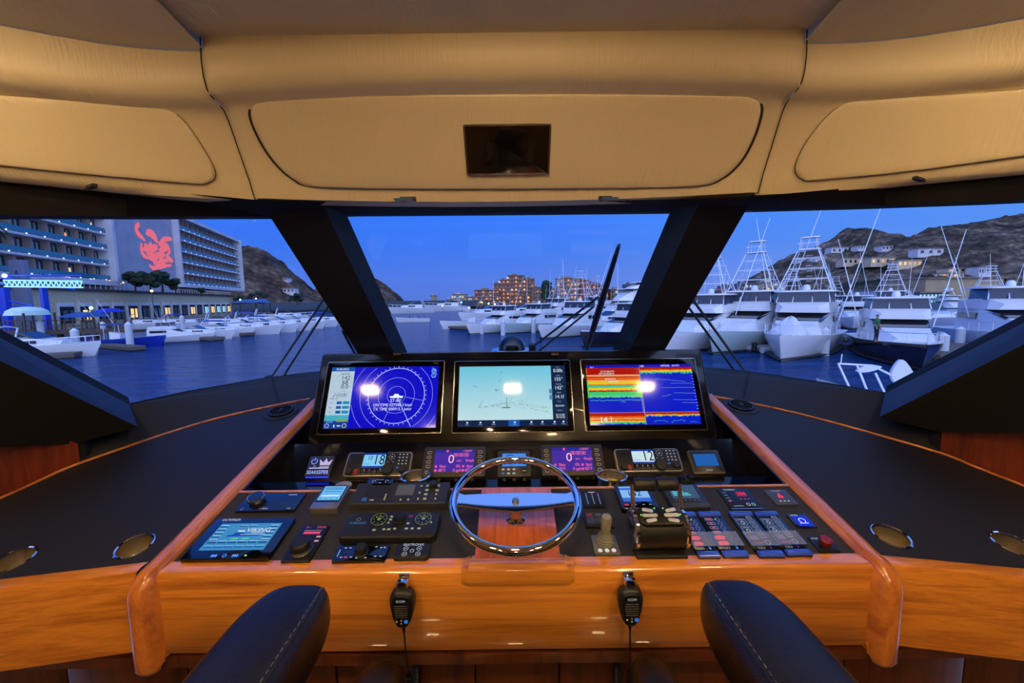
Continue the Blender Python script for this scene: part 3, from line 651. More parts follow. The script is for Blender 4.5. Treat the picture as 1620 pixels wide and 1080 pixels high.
bands2(0, .5, [(.05,DR,0),(.17,SK,.004),(.2,DR,.004),(.215,OR,.004),(.26,SK,.006),(.28,YE,.006),(.335,OR,.008),(.35,CY,.01),(.375,GR,.008),(.39,YE,.01),(.43,OR,.012),(.445,DB,.008),(.46,GR,.008),(.49,CY,.012),(.505,GR,.01),(.525,(130,230,90),.01),(.54,CY,.02),(.555,BL,.02)], .8)
bands2(0, .5, [(.8,(210,150,210),0),(.805,DR,0),(.86,OR,.006),(.89,SK,.008),(.91,OR,.01),(.935,YE,.01),(.95,GR,.02),(.965,CY,.02),(.98,BL,.02)], 1.0)
bands2(.51, 1, [(.05,DR,0),(.085,OR,.01),(.105,YE,.012),(.125,GR,.02),(.14,CY,.03),(.155,BL,.03)], .8)
bands2(.51, 1, [(.8,(210,150,210),0),(.805,DR,0),(.83,OR,.01),(.845,YE,.012),(.855,CY,.02),(.868,BL,.02)], 1.0)
R_(0,.27,.012,.29,GR,1,.9); R_(0,.05,.01,.1,OR,1,.9)
def wig(x0, y0, x1, y1, j, col, t2, n=24):
    P = [(x0+(x1-x0)*i/n, y0+(y1-y0)*i/n+j*noise.noise(V((i*.8, y0*9, 5)))) for i in range(n+1)]; poly(P, col, t2)
wig(.02,.6,.5,.6,.02,(90,190,210),.012); wig(.3,.63,.34,.63,.01,(90,190,210),.01,5)
for a in ((.64,.25,.92,.3),(.78,.33,.98,.33),(.69,.4,.98,.4),(.8,.49,.98,.5),(.78,.6,.98,.61),(.86,.65,.98,.66)): wig(*a, .008, (120,170,230), .007)
wig(.68,.55,.77,.52,.02,(100,170,220),.008,8); wig(.58,.94,.7,.94,.04,(60,150,210),.012,10); wig(.73,.95,.86,.93,.05,(60,150,210),.012,10); wig(.9,.95,.97,.97,.03,(60,150,210),.01,6)
R_(.5,.05,.01,.95,(10,14,40),1,.6); R_(.502,.05,.004,.95,(200,200,235),2,.9)
T_('1/80', .53,.03,.045,W,4); T_('RANGE   AUTO', .8,.025,.045,W,4); T_('A-1', .06,.04,.045,W,4)
T_("22\u00b052.8819'N", .2,.115,.042,W,4,.95); T_("109\u00b054.5828'W", .19,.155,.042,W,4,.95); T_('2025/03/20', .22,.245,.04,W,4); T_('6:46:41AM', .25,.29,.04,W,4); T_('14.1', .15,.92,.13,W,4); T_('ft', .235,.94,.05,W,4)
for y in (.08,.13,.31,.36): T_('-', .48,y,.05,W,4)
for i in range(14): R_(.985,.1+.05*i,.012,.005,W,3); R_(.49,.56+.018*i,.008,.004,W,3)
b.build('screen', None, t, 0)
# ------------------------------------------------------------------ devices on the sloping control panel
def lab(b, s, x, y, sz, z, col=W, st=.7, sx=1): b.m(glow(col, st)); b.text(s, x, y, sz, z, sx)
# 1 plain control with the large silver dial
t, w, h = dev('rotary_controller', 'flat navy black control panel with a large silver dial, by the left rail', 'control panel', PANEL, ((372.3,811.4),(467,811),(484.7,782.5),(396.4,782.5)))
b = MB(); b.slab(rr(w,h,.004), 0, .008, .002); b.build('face_plate', mat('navy_gloss', (10,17,36), .2, coat=.5), t)
b = MB(); b.lathe([(.02,.008),(.02,.013),(.025,.014),(.0265,.017),(.0265,.024),(.025,.027),(.0235,.0262),(0,.0262)], 36, (-w*.27,.005,0)); b.build('dial', SILV, t)
b = MB(); b.m(mat('navy_gloss',(0,0,0))); b.add([(-w*.27+p[0],.005+p[1],.0268) for p in circ(.022,30)], [tuple(range(30))]); b.build('dial_cap', None, t)
b = MB(); lab(b,'FUSION',w*.28,h*.38,.008,.0083); lab(b,'MODE',-w*.02,-h*.38,.007,.0083); lab(b,'VOL',w*.38,-h*.38,.007,.0083); b.m(WHT); b.ring(-w*.4,-h*.38,.005,.001,.0083,16); b.build('lettering', None, t, 0)
# 2 touch display
t, w, h = dev('switching_display', 'large black framed touch display with pale blue boat diagram in the left corner', 'screen', PANEL, ((284,890.8),(424,889.2),(470.2,824.2),(346.7,824.2)))
b = MB(); b.slab(rr(w,h,.006), 0, .012, .002); b.build('housing', mat('gloss_black_panel', (5,6,12), .1, coat=.6), t)
_, _, w2, h2 = quad(PANEL, (317,873),(419,873),(449,830.6),(356.3,830.6))
b = MB(); z = .0125; ccx, ccy = .0, h*.03; b.m(glow((62,140,190),.9)); b.rect(ccx, ccy, w2, h2, z)
def SR(x, y, ww, hh, col, k=1): b.m(glow(col,.9)); b.rect(ccx-w2/2+(x+ww/2)*w2, ccy+h2/2-(y+hh/2)*h2, ww*w2, hh*h2, z+k*.0003)
for i in range(5):
    for x in (.02,.84): SR(x,.07+.13*i,.13,.035,(150,205,235)); SR(x,.105+.13*i,.13,.05,(22,78,140))
for x in (.34,.49): SR(x,.07,.12,.025,(150,205,235)); SR(x,.095,.12,.04,(22,78,140))
for i in range(6): SR(.03+.16*i,.66,.14,.03,(150,205,235)); SR(.03+.16*i,.69,.14,.07,(22,78,140)); SR(.03+.16*i,.83,.14,.03,(120,190,225)); SR(.03+.16*i,.86,.14,.06,(30,100,170))
SR(.35,.56,.12,.06,(80,200,150),2); SR(.52,.56,.12,.06,(80,200,150),2)
def pt(x, y): return (ccx-w2/2+x*w2, ccy+h2/2-y*h2, z+.0006)
b.m(glow((20,70,160),.9)); b.add([pt(.25,.52),pt(.75,.5),pt(.82,.44),pt(.55,.42),pt(.45,.36),pt(.36,.36),pt(.33,.44),pt(.26,.46)],[(0,1,2,3,4,5,6,7)])
b.m(glow((205,230,245),.9)); b.add([pt(.45,.43),pt(.86,.43),pt(.82,.45),pt(.45,.455)],[(0,1,2,3)]); b.add([pt(.36,.28),pt(.47,.28),pt(.5,.33),pt(.38,.34)],[(0,1,2,3)])
lab(b,'VIKING',ccx+w2*.2,ccy+h2*.22,.022,z+.0007,W,.9); lab(b,'YACHTS',ccx+w2*.2,ccy+h2*.13,.009,z+.0007,W,.9)
b.build('screen', None, t, 0)
b = MB(); lab(b,'OCTOPLEX',-w*.3,h*.455,.011,z,W,.8); Bq = (90,140,255)
for i, x in enumerate((-.14,-.02,.1)):
    b.m(glow(Bq, 1.5)); 
    if i == 1: b.ring(x*w,-h*.42,.005,.0015,z,20,120,420); b.rect(x*w,-h*.42+.004,.0015,.005,z)
    else:
        for dx in (-.006,0,.006): b.rect(x*w+dx,-h*.42,.0035,.008,z)
        b.rect(x*w,-h*.42,.016,.0015,z)
b.m(glow((150,255,60),2)); b.rect(.22*w,-h*.42,.005,.004,z); b.build('touch_keys', None, t, 0)
# 3 camera joystick controller
t, w, h = dev('camera_controller', 'narrow black controller with round puck knob and red readout', 'controller', PANEL, ((443,891.6),(492.7,891.6),(520,833),(482.3,833)))
b = MB(); b.slab(rr(w,h,.004), 0, .008, .002); b.build('face_plate', BLKM, t)
b = MB(); b.lathe([(.029,.008),(.031,.012),(.024,.016),(.022,.021),(.026,.026),(.026,.036),(.022,.041),(0,.042)], 32, (0,-h*.2,0)); b.build('knob', BLKP, t)
b = MB(); b.m(SILV); b.lathe([(.0305,.010),(.0312,.0125),(.0305,.0135)], 32, (0,-h*.2,0)); b.build('knob_ring', None, t)
b = MB(); lab(b,'2FLIR',w*.24,h*.42,.012,.0085,RED,1); lab(b,'S-\u2013',-w*.24,h*.42,.011,.0085,RED,1); b.m(glow((225,60,90),1)); b.rect(0,h*.26,w*.62,h*.07,.0085); b.m(glow((225,215,215),.6)); b.rect(0,h*.33,w*.66,.001,.0085)
for x, y in ((-.33,.15),(.33,.15),(-.34,.03),(.34,.03),(0,.08)): b.m(glow((230,160,150),.7)); b.slab(rr(.014,.006,.003,3,x*w,y*h),.008,.0086)
b.build('legends', None, t, 0)
# 4 small display
t, w, h = dev('instrument_display', 'small silver-framed display with light blue readout, left of the wheel', 'screen', PANEL, ((491,815),(538,811),(552.8,775),(512,776)), None)
b = MB(); b.slab(rr(w,h,.006), 0, .022, .005); b.build('housing', mat('display_silver', (150,150,150), .3, .8), t)
b = MB(); z = .0226; b.m(BLKG); b.slab(rr(w*.9,h*.72,.002,2,0,h*.12),.02,z-.0002); b.m(glow((110,190,235),.9)); b.rect(0,h*.14,w*.8,h*.6,z); b.m(glow((30,110,190),.8))
for y in (.36,.3,.2): b.rect(0,h*y,w*.66,h*.025,z+.0003)
b.m(glow(W,1)); b.rect(0,h*.02,w*.66,h*.05,z+.0003); b.m(glow((30,80,150),.8))
for x in (-.3,-.1,.1,.3): b.rect(x*w,-h*.1,.004,.003,z+.0003)
b.build('screen', None, t, 0)
# 5 large control head
t, w, h = dev('radar_control_unit', 'long grey angled control head with a small dim grey screen and trackball', 'controller', PANEL, ((553.3,806),(708,804),(711,773),(569.4,774)))
b = MB(); b.loft([[(-w/2,-h/2-.004,0),(w/2,-h/2-.004,0),(w/2,h/2,0),(-w/2,h/2,0)],[(-w/2,-h/2,.018),(w/2,-h/2,.018),(w/2,h/2,.026),(-w/2,h/2,.026)],[(-w/2+.003,-h/2+.003,.021),(w/2-.003,-h/2+.003,.021),(w/2-.003,h/2-.003,.029),(-w/2+.003,h/2-.003,.029)]]); b.build('housing', mat('charcoal_plastic', (40,42,44), .4), t)
tl = atan((.008)/h); b = MB(); b.M = Matrix.Translation((0,0,.0255)) @ Matrix.Rotation(tl,4,'X')
b.m(mat('dim_screen',(88,98,104),.3)); b.rect(w*.04,h*.12,w*.19,h*.5,0); b.m(BLKG); b.slab(rr(w*.2,h*.08,.002,2,-w*.24,h*.4),-.002,.0005); b.m(mat('charcoal_dark',(28,30,31),.5)); b.rect(-w*.25,h*.05,w*.26,h*.5,0)
b.m(glow((60,120,190),.5)); b.rect(-w*.36,-h*.3,w*.05,h*.16,.0004); b.m(WHT); b.rect(-w*.28,-h*.33,w*.045,.003,.0004)
for x, y in ((-.15,-.1),(-.15,-.2),(-.15,-.3),(.02,-.33),(.1,-.33),(.2,.3),(.2,-.02),(.2,-.3),(.27,.1),(.27,-.1),(.27,-.3),(.27,.3),(.38,.3),(.38,.08),(.38,-.1),(.38,-.3)): b.m(glow((210,200,160),.45)); b.slab(rr(w*(.034 if x == .27 or (x == .38 and y > 0) else .016),h*.07,.001,2,x*w,y*h),-.001,.0012)
b.build('keys', None, t, 20); knob(t, w*.33, h*.25, .026, .014, .02, BLKP, 'trackball_knob')
# 6 two-dial controller
t, w, h = dev('plotter_keyboard', 'long rounded black keypad with two lit round cursor pads and centre knob', 'controller', PANEL, ((536,861),(689,860),(699.7,817),(551.9,821.3)))
b = MB(); b.slab(rr(w,h,.02,5), 0, .024, .008); b.build('housing', BLKP, t)
b = MB(); z = .0245; b.m(mat('charcoal_dark',(0,0,0))); b.slab(rr(w*.2,h*.5,.006,3,-w*.36,h*.1),.022,z); lab(b,'FURUNO',-w*.355,h*.05,.012,z+.0003,(60,130,190),.8); b.m(glow((150,150,150),.4)); b.ring(-w*.36,h*.2,.006,.002,z+.0003,14)
for x in (-.14,.33):
    b.m(mat('pad_black',(12,13,12),.3)); b.lathe([(.0,z+.002),(.024,z+.002),(.026,z)],28,(x*w,h*.18,0)); b.m(glow((150,160,90),.55)); b.ring(x*w,h*.18,.0235,.0016,z+.0025,30); b.add([(x*w+p[0],h*.18+p[1],z+.0026) for p in circ(.006,14)],[tuple(range(14))])
    for a in range(0,360,45): b.rect(x*w+.016*cos(radians(a)),h*.18+.016*sin(radians(a)),.0035,.0035,z+.0026)
    b.ring(x*w,h*.18,.011,.002,z+.0026,16,20,160)
for x, y, ww in ((-.02,.3,.03),(-.02,.18,.03),(-.03,.05,.02),(-.15,-.22,.035),(-.05,-.2,.03),(.0,-.2,.035),(.06,-.18,.03),(.18,-.18,.035),(.24,-.18,.03),(.31,-.18,.035),(.18,.02,.03),(.42,.05,.02)): b.m(glow((200,200,150),.5)); b.slab(rr(ww*w,.006,.002,2,x*w,y*h),z-.001,z+.001)
lab(b,'F3',.185*w,.3*h,.012,z+.0004,RED,.7); b.build('keys', None, t, 20); knob(t, w*.08, h*.18, .024, .018, .018)
# 7 radio remote keypad
t, w, h = dev('radio_keypad', 'rectangular black keypad with a round knob and small white legends', 'controller', PANEL, ((526,892.6),(610,892.6),(616.7,864.8),(538,864.8)))
b = MB(); b.slab(rr(w,h,.003), 0, .012, .002); b.build('housing', BLKG, t); knob(t, 0, 0, .011, .017, .022)
b = MB(); z = .0124
for x, y in ((-.34,.25),(-.25,.25),(-.15,.25),(.25,.3),(.35,.25),(.42,.25),(-.35,-.28),(-.16,-.28),(.12,-.32),(.3,-.25),(.4,-.25),(-.05,-.33)): b.m(glow(W,.6)); b.rect(x*w,y*h,.006,.003,z)
for x in (-.3,-.2,.25,.35): b.m(glow((120,120,120),.3)); b.rect(x*w,0,.012,.001,z)
b.m(glow(W,.6)); b.rect(-w*.43,-h*.05,.002,h*.4,z); b.m(glow(RED,.8)); b.rect(-w*.26,-h*.28,.009,.004,z); b.build('legends', None, t, 0)
# 8 search light pad
t, w, h = dev('searchlight_keypad', 'small rounded black keypad lettered SEATRONX with four ringed arrows', 'controller', PANEL, ((622,889),(677.8,888),(683,864.8),(627.8,864.8)))
b = MB(); b.slab(rr(w,h,.012), 0, .014, .004); b.build('housing', BLKP, t)
b = MB(); z = .0144; lab(b,'SEATRONX',0,h*.38,.0115,z,W,.7)
for x, y in ((-.19,.12),(.19,.12),(-.19,-.24),(.19,-.24)): b.m(glow(W,.6)); b.ring(x*w,y*h,.0065,.0012,z,20); b.rect(x*w,y*h,.005,.0025,z)
b.ring(0,-h*.03,.005,.0012,z,20,110,430); b.rect(0,-h*.03+.004,.001,.005,z); b.build('legends', None, t, 0)
# 9 trim tab slider panel
t, w, h = dev('trim_indicator', 'small black panel with three upright lit slider scales, right of the wheel', 'control panel', PANEL, ((923.7,803.7),(957,803.7),(953.3,778),(917.8,778)))
b = MB(); b.slab(rr(w,h,.004), 0, .006, .002); b.build('face_plate', BLKM, t); b = MB()
for x in (-.28,0,.28):
    b.m(glow((180,180,180),.45)); b.rect(x*w,-.04*h,.002,h*.62,.0064)
    for i in range(7): b.rect(x*w,-.3*h+i*h*.09,.005,.001,.0065)
    b.m(glow(RED,1)); b.rect(x*w,h*.3,.003,.004,.0067)
b.m(glow(W,.8)); b.rect(0,h*.38,w*.3,.0025,.0066); b.build('scales', None, t, 0)
# 10 rocker switches
t, w, h = dev('rocker_switches', 'row of three dark grey rocker switches above the small joystick', 'switch', PANEL, ((926.7,836.3),(971.9,836.3),(967.4,815.6),(923,815.6)))
b = MB(); b.slab(rr(w,h,.002), 0, .006, .001); b.build('frame', BLKM, t)
for i in (-1,0,1):
    b = MB(); x = i*w*.31; q = w*.14; b.loft([[(x-q,-h*.42,.005),(x+q,-h*.42,.005),(x+q,h*.42,.005),(x-q,h*.42,.005)],[(x-q,-h*.42,.017),(x+q,-h*.42,.017),(x+q,h*.0,.013),(x-q,h*.0,.013)]]); b.loft([[(x-q,0,.005),(x+q,0,.005),(x+q,h*.42,.005),(x-q,h*.42,.005)],[(x-q,0,.013),(x+q,0,.013),(x+q,h*.42,.0155),(x-q,h*.42,.0155)]]); sw = b.build('rocker', GREYP, t)
    b = MB(); b.m(glow(((150,20,60),(70,70,70),(20,80,110))[i+1],.7)); b.add([(x-q*.6,h*.2,.0152),(x+q*.6,h*.2,.0152),(x+q*.6,h*.36,.0158),(x-q*.6,h*.36,.0158)],[(0,1,2,3)]); b.build('indicator', None, sw, 0)
# 11 joystick
t, w, h = dev('joystick', 'small grey ribbed joystick on a square plate with red and green arrows', 'joystick', PANEL, ((941.5,878.5),(981.5,878.5),(972.6,848),(934,848)))
b = MB(); b.slab(rr(w,h,.003), 0, .006, .002); b.build('base_plate', mat('plate_grey',(92,94,96),.4), t)
b = MB(); pr_ = [(.0245,.006)]
for i in range(5): pr_ += [(.0245-.0012*i*i*.5, .009+.007*i), (.0215-.0012*i*i*.5, .0125+.007*i)]
b.lathe(pr_+[(.009,.048),(.009,.052)], 26, (0,h*.12,0)); b.build('boot', mat('boot_grey',(112,113,104),.55), t)
b = MB(); b.lathe([(.009,.048),(.0135,.052),(.014,.07),(.0145,.09),(.012,.096),(0,.097)], 22, (0,h*.12,0)); b.build('grip', mat('grip_grey',(130,130,120),.5), t)
b = MB(); z = .0064
b.m(glow(RED,.7)); b.flat([(-w*.4,h*.05),(-w*.28,-h*.04),(-w*.28,h*.14)], z); b.m(glow((60,190,90),.7)); b.flat([(w*.4,h*.05),(w*.28,h*.14),(w*.28,-h*.04)], z); b.m(glow((235,230,215),.8))
for x in (-.27,0,.27): b.add([(x*w+p[0],-h*.33+p[1],z) for p in circ(.0065,16)],[tuple(range(16))])
b.build('buttons', None, t, 0)
# 12, 13 displays behind the throttle
t, w, h = dev('autopilot_display', 'blue lit autopilot display reading 14 behind the throttle levers', 'screen', PANEL, ((983,812),(1040,811),(1027,772.6),(971,772.6)))
b = MB(); b.slab(rr(w,h,.005), 0, .016, .004); b.build('housing', BLKG, t); b = MB(); z = .0165
b.m(glow((60,110,215),.9)); b.rect(0,h*.1,w*.78,h*.62,z); b.m(glow((110,190,235),.9)); b.rect(0,h*.38,w*.78,h*.07,z+.0003); b.m(glow((140,190,250),.9)); b.rect(0,h*.1,w*.78,h*.32,z+.0003); lab(b,'142',-.002,h*.1,.032,z+.0005,(10,20,50),.5); b.m(glow(RED,.9)); b.slab(rr(.014,.006,.003,2,-w*.34,-h*.33),z-.001,z)
for x in (-.1,.12,.3): b.m(glow(W,.6)); b.rect(x*w,-h*.33,.008,.002,z)
b.build('screen', None, t, 0)
b = MB(); b.cyl((-w*.46,-h*.47,.015),(w*.46,-h*.47,.015),.003); b.build('front_lip', SILV, t)
t, w, h = dev('navtex_display', 'grey framed display with teal text lines, right behind the throttle', 'screen', PANEL, ((1062,811),(1123,809.4),(1102.5,772),(1045,772)))
b = MB(); b.slab(rr(w,h,.006), 0, .018, .004); b.build('housing', mat('charcoal_plastic',(0,0,0)), t); b = MB(); z = .0185
b.m(glow((58,84,98),.8)); b.rect(0,h*.15,w*.72,h*.56,z); b.m(glow((90,200,215),.9))
for i, l_ in enumerate((.16,.2,.18,.3,.42,.46)): b.rect(-w*.3+l_*w/2,h*.36-i*h*.07,l_*w,h*.045,z+.0003)
lab(b,'FURUNO',0,h*.455,.007,z,RED,.6); b.m(WHT)
for i in range(6): b.rect(-w*.3+i*w*.12,-h*.2,.007,.0015,z)
b.build('screen', None, t, 0); b = MB(); b.slab(rr(w*.98,h*.16,.003,2,0,-h*.4),.01,.02,.002); b.build('front_lip', GREYP, t)
# 14 throttle
u, v = PANEL.hit(1038, 862); t = thing('throttle_control', 'twin lever throttle with black drum, chrome ends and lit keypad', 'throttle', PANEL.mat(u, v))
b = MB(); b.slab(rr(.14,.09,.004,3,0,-.006),0,.012,.003); b.build('base', BLKP, t)
b = MB(); R0 = .052; zc = .056; b.M = Matrix.Translation((0,.006,zc))
b.lathe([(R0*.98,-.062),(R0,-.058),(R0,.058),(R0*.98,.062)], 40, axis='x', caps=True); b.build('drum', mat('drum_black',(22,23,22),.42,bump=.4,bs=600), t)
for s_ in (-1,1):
    b = MB(); b.M = Matrix.Translation((s_*.068,.006,zc)); b.lathe([(.0,-.006),(.05,-.006),(.054,-.003),(.054,.004),(.046,.008),(.02,.009),(0,.009)] if s_ > 0 else [(.0,-.009),(.02,-.009),(.046,-.008),(.054,-.004),(.054,.003),(.05,.006),(0,.006)], 40, axis='x'); b.build('side_disc', CHROME, t)
    b = MB(); b.tube([(s_*.069,.012,zc+.03),(s_*.0675,.03,zc+.068),(s_*.0665,.05,zc+.098),(s_*.064,.056,zc+.108)], [.0065,.006,.0065,.008], 12); lv = b.build('lever', CHROME, t)
    b = MB(); b.M = Matrix.Translation((s_*.032,.056,zc+.108)); b.lathe([(.0,-.030),(.0165,-.0295),(.0185,-.026),(.0175,0),(.0185,.026),(.0165,.0295),(0,.030)], 28, axis='x'); b.build('grip', mat('drum_black',(0,0,0)), lv)
b = MB(); b.M = Matrix.Translation((0,-.004,zc+R0-.002)) @ Matrix.Rotation(radians(10),4,'X')
b.slab([(p[0],p[1]*(1-.12*abs(p[0])/.06)) for p in rr(.126,.062,.018,6)], -.008, .004, .002); kp = b.build('keypad', BLKM, t)
b = MB(); b.M = Matrix.Translation((0,-.004,zc+R0-.002)) @ Matrix.Rotation(radians(10),4,'X')
for x, y, ww, a in ((-.032,.016,.03,-12),(.032,.016,.03,12),(-.03,0,.042,0),(.03,0,.042,0),(-.03,-.016,.03,12),(.03,-.016,.03,-12)):
    b.m(mat('pale_button',(180,190,205),.35)); q = Matrix.Rotation(radians(a),4,'Z'); P_ = [q @ V((p[0],p[1],0)) for p in rr(ww,.011,.005)]; b.slab([(p.x+x,p.y+y) for p in P_], .003,.006,.001)
for x, y, c in ((-.012,.021,(110,235,60)),(.012,.021,(110,235,60)),(-.055,0,(110,235,60)),(.053,0,(110,235,60)),(.044,.014,(80,90,255)),(-.02,.014,(110,120,255))): b.m(glow(c,2)); b.box(x,y,.0065,.003,.003,.001)
b.build('button', None, kp)
# 15 engine start panels
SKYCAP = mat('blue_gloss_cap', (50,90,235), .12, coat=.8)  # sky reflection on the end caps painted into their base colour
for i, (q, lb) in enumerate(((((1099.5,886.4),(1139,885.4),(1098.5,813.7),(1072.8,813.7)),'leftmost engine panel, red lit buttons, next to the throttle'),
          (((1142,885.4),(1182.5,884.4),(1139,813),(1104.4,813)),'second engine panel from the throttle, red lit buttons'),
          (((1199.3,885.4),(1239.8,884.4),(1188.4,812.3),(1152.8,813)),'third engine panel from the throttle, white outlined symbols'),
          (((1243.7,883.5),(1284.2,881.5),(1227,812.3),(1192,813)),'rightmost of the four engine panels, white outlined symbols'))):
    t, w, h = dev('engine_start_keypad', lb, 'control panel', PANEL, q, 'tall engine panels')
    b = MB(); b.slab(rr(w,h,.003), 0, .008, .001); b.build('body', mat('navy_gloss',(0,0,0)), t)
    for s_ in (1,-1):
        b = MB(); b.slab(rr(w*.98,h*.11,.002,2,0,s_*h*.44), .004, .015, .004); b.build('end_cap', SKYCAP, t)
    b = MB(); z = .0085
    if i < 2:
        for k in range(4):
            y = h*(.32-.1*k); c = glow((200,170,190),.5); b.m(c)
            P_ = rr(w*.36,h*.06,.005,4,-w*.17,y); b.loft([[(p[0],p[1],z) for p in P_],[(p[0]*.9-w*.017,y+(p[1]-y)*.72,z) for p in P_]], False); b.ring(w*.22,y,.006,.001,z,16)
            b.m(glow(RED,.9)); b.rect(-w*.18,y,w*(.24 if k in (0,3) else .13),h*.022,z+.0002)
        b.m(glow((50,220,90),1)); b.rect(w*.12,h*.32,.005,.004,z+.0003)
        for k in range(2): b.m(glow((235,55,80),.95)); b.slab(rr(w*.42,h*.075,.005,4,-w*.18,-h*(.1+.12*k)), .008, .011, .001); b.m(glow((160,160,190),.4)); b.ring(w*.2,-h*(.1+.12*k),.008,.001,z,20)
        b.m(glow((60,130,255),2)); b.rect(w*.25,-h*.32,.004,.004,z)
    else:
        c = glow((190,190,200),.6)
        for y in (.26,.08):
            b.m(c); P_ = rr(w*.4,h*.15,.004,3,-w*.2,y*h); b.loft([[(p[0],p[1],z) for p in P_],[(-w*.2+(p[0]+w*.2)*.93,y*h+(p[1]-y*h)*.93,z) for p in P_]], False); b.rect(-w*.2,(y+.04)*h,w*.26,.002,z); b.ring(-w*.18,(y-.02)*h,.005,.0025,z,14)
        for k in range(5): b.m(c); b.ring(w*.22,h*(.33-.09*k),.006,.001,z,16); b.rect(w*.22,h*(.33-.09*k),.003,.003,z)
        b.loft([[(p[0],p[1],z) for p in rr(w*.26,h*.5,.007,4,w*.22,h*.14)],[(w*.22+(p[0]-w*.22)*.92,h*.14+(p[1]-h*.14)*.96,z) for p in rr(w*.26,h*.5,.007,4,w*.22,h*.14)]], False)
        b.m(glow((120,110,140),.5)); b.rect(-w*.18,-h*.1,w*.34,h*.1,z); b.m(glow((150,40,110),.8)); b.rect(-w*.12,-h*.21,w*.36,h*.03,z); b.m(c); b.ring(w*.24,-h*.2,.007,.0015,z,18)
        b.m(glow((120,50,230),1.2)); b.rect(w*.2,-h*.32,.003,.003,z)
    b.m(glow((190,190,190),.5)); 
    for x in (-.24,-.1): b.loft([[(p[0],p[1],z) for p in rr(w*.12,h*.035,.001,2,x*w,-h*.32)],[(x*w+(p[0]-x*w)*.7,-h*.32+(p[1]+h*.32)*.7,z) for p in rr(w*.12,h*.035,.001,2,x*w,-h*.32)]], False)
    b.build('keypad', None, t, 0)
    b = MB(); cg, ctn, cb = newmat('clear_cover') if 'clear_cover' not in MATS else (MATS['clear_cover'],None,None)
    if ctn: MATS['clear_cover'] = cg; cb.inputs['Alpha'].default_value = .16; cb.inputs['Base Color'].default_value = (.5,.6,.9,1); cb.inputs['Roughness'].default_value = .03
    b.m(cg); b.slab(rr(w*1.08,h*.3,.003,2,0,-h*.15), .0135, .0155, .0005)
    b.m(SILV)
    for s_ in (-1,1): b.box(s_*w*.545,-h*.15,.008,.0015,h*.3,.015)
    b.box(0,-h*.3,.008,w*1.08,.0015,.015); b.build('flip_cover', None, t, 0)
# 16 ice / alarm panel
t, w, h = dev('thermostat_panel', 'flat black panel with large red digits near the top right corner', 'control panel', PANEL, ((1155.8,807.4),(1207,807),(1182.5,774.8),(1134,774.8)))
b = MB(); b.slab(rr(w,h,.003), 0, .005, .001); b.build('face_plate', BLKM, t); b = MB(); z = .0055
b.m(glow((120,8,16),.8)); b.rect(w*.16,h*.22,w*.34,h*.26,z); lab(b,'104',w*.16,h*.22,.02,z+.0004,(255,40,40),1.4)
for i in range(4): b.m(glow(W,.5)); b.rect(-w*.35,h*(.3-.13*i),w*.12,.0012,z)
for x in (.04,.16,.28): b.m(glow(RED,.8)); b.rect(x*w,-h*.02,.005,.004,z)
b.m(glow(RED,1)); b.rect(-w*.35,-h*.12,.008,.003,z); lab(b,'TORRENT',-w*.12,h*.44,.009,z,W,.7); b.m(glow(W,.7))
for x in (.14,.3): P_ = rr(w*.1,h*.12,.002,2,x*w,-h*.28); b.loft([[(p[0],p[1],z) for p in P_],[(x*w+(p[0]-x*w)*.75,-h*.28+(p[1]+h*.28)*.75,z) for p in P_]], False)
b.rect(-w*.2,-h*.35,w*.3,.0015,z); b.build('legends', None, t, 0); b = MB(); b.box(0,-h*.49,.005,w*.98,.002,.004); b.build('lower_edge', SILV, t)
# 17 bilge/light grey plate
t, w, h = dev('alarm_plate', 'square grey plate with red warning symbol in the far right corner', 'control panel', PANEL, ((1228,800.5),(1262.5,799.5),(1242.7,776.2),(1208,776.8)))
b = MB(); b.slab(rr(w,h,.003), 0, .005, .001); b.build('face_plate', mat('alarm_grey',(84,86,92),.4,.5), t); b = MB(); z = .0055
b.m(glow((225,40,40),1)); b.flat([(0,h*.3),(-w*.14,-h*.02),(w*.14,-h*.02)], z); b.rect(0,-h*.05,w*.2,.003,z); lab(b,'DANGER',0,h*.42,.008,z,W,.6)
for x in (-.18,0,.18): b.m(glow((215,195,190),.6)); b.rect(x*w,-h*.27,.007,.005,z)
b.build('legends', None, t, 0)
# 18 horn button
t, w, h = dev('horn_button', 'small square plate glowing blue with a white bell symbol', 'button', PANEL, ((1264.4,835),(1289,834.7),(1269.4,815),(1246.7,815)))
b = MB(); b.slab(rr(w*1.3,h*1.05,.002), 0, .004, .001); b.build('face_plate', mat('navy_gloss',(0,0,0)), t); b = MB(); b.m(glow((8,22,205),1)); b.rect(w*.05,-h*.05,w*.95,h*.78,.0045); b.m(glow(W,1.2)); b.ring(w*.04,-h*.02,.009,.002,.005,20,-50,230); b.rect(w*.04,-h*.22,.026,.002,.005); lab(b,'HORN',-w*.2,h*.4,.008,.005); b.build('lit_symbol', None, t, 0)
# 19 emergency knob
t, w, h = dev('stop_button', 'black plate with round red push button by the right rail', 'button', PANEL, ((1297,874.6),(1330.6,874),(1307,850),(1276,850.5)))
b = MB(); b.slab(rr(w,h,.003), 0, .004, .001); b.build('face_plate', BLKM, t); b = MB(); b.lathe([(.013,.004),(.013,.014),(.016,.016),(.016,.021),(.013,.024),(0,.0245)], 26, (.003,0,0)); b.build('push_button', mat('deep_red',(128,18,24),.35), t); b = MB(); lab(b,'STOP',-w*.2,h*.36,.008,.0044); b.build('lettering', None, t, 0)
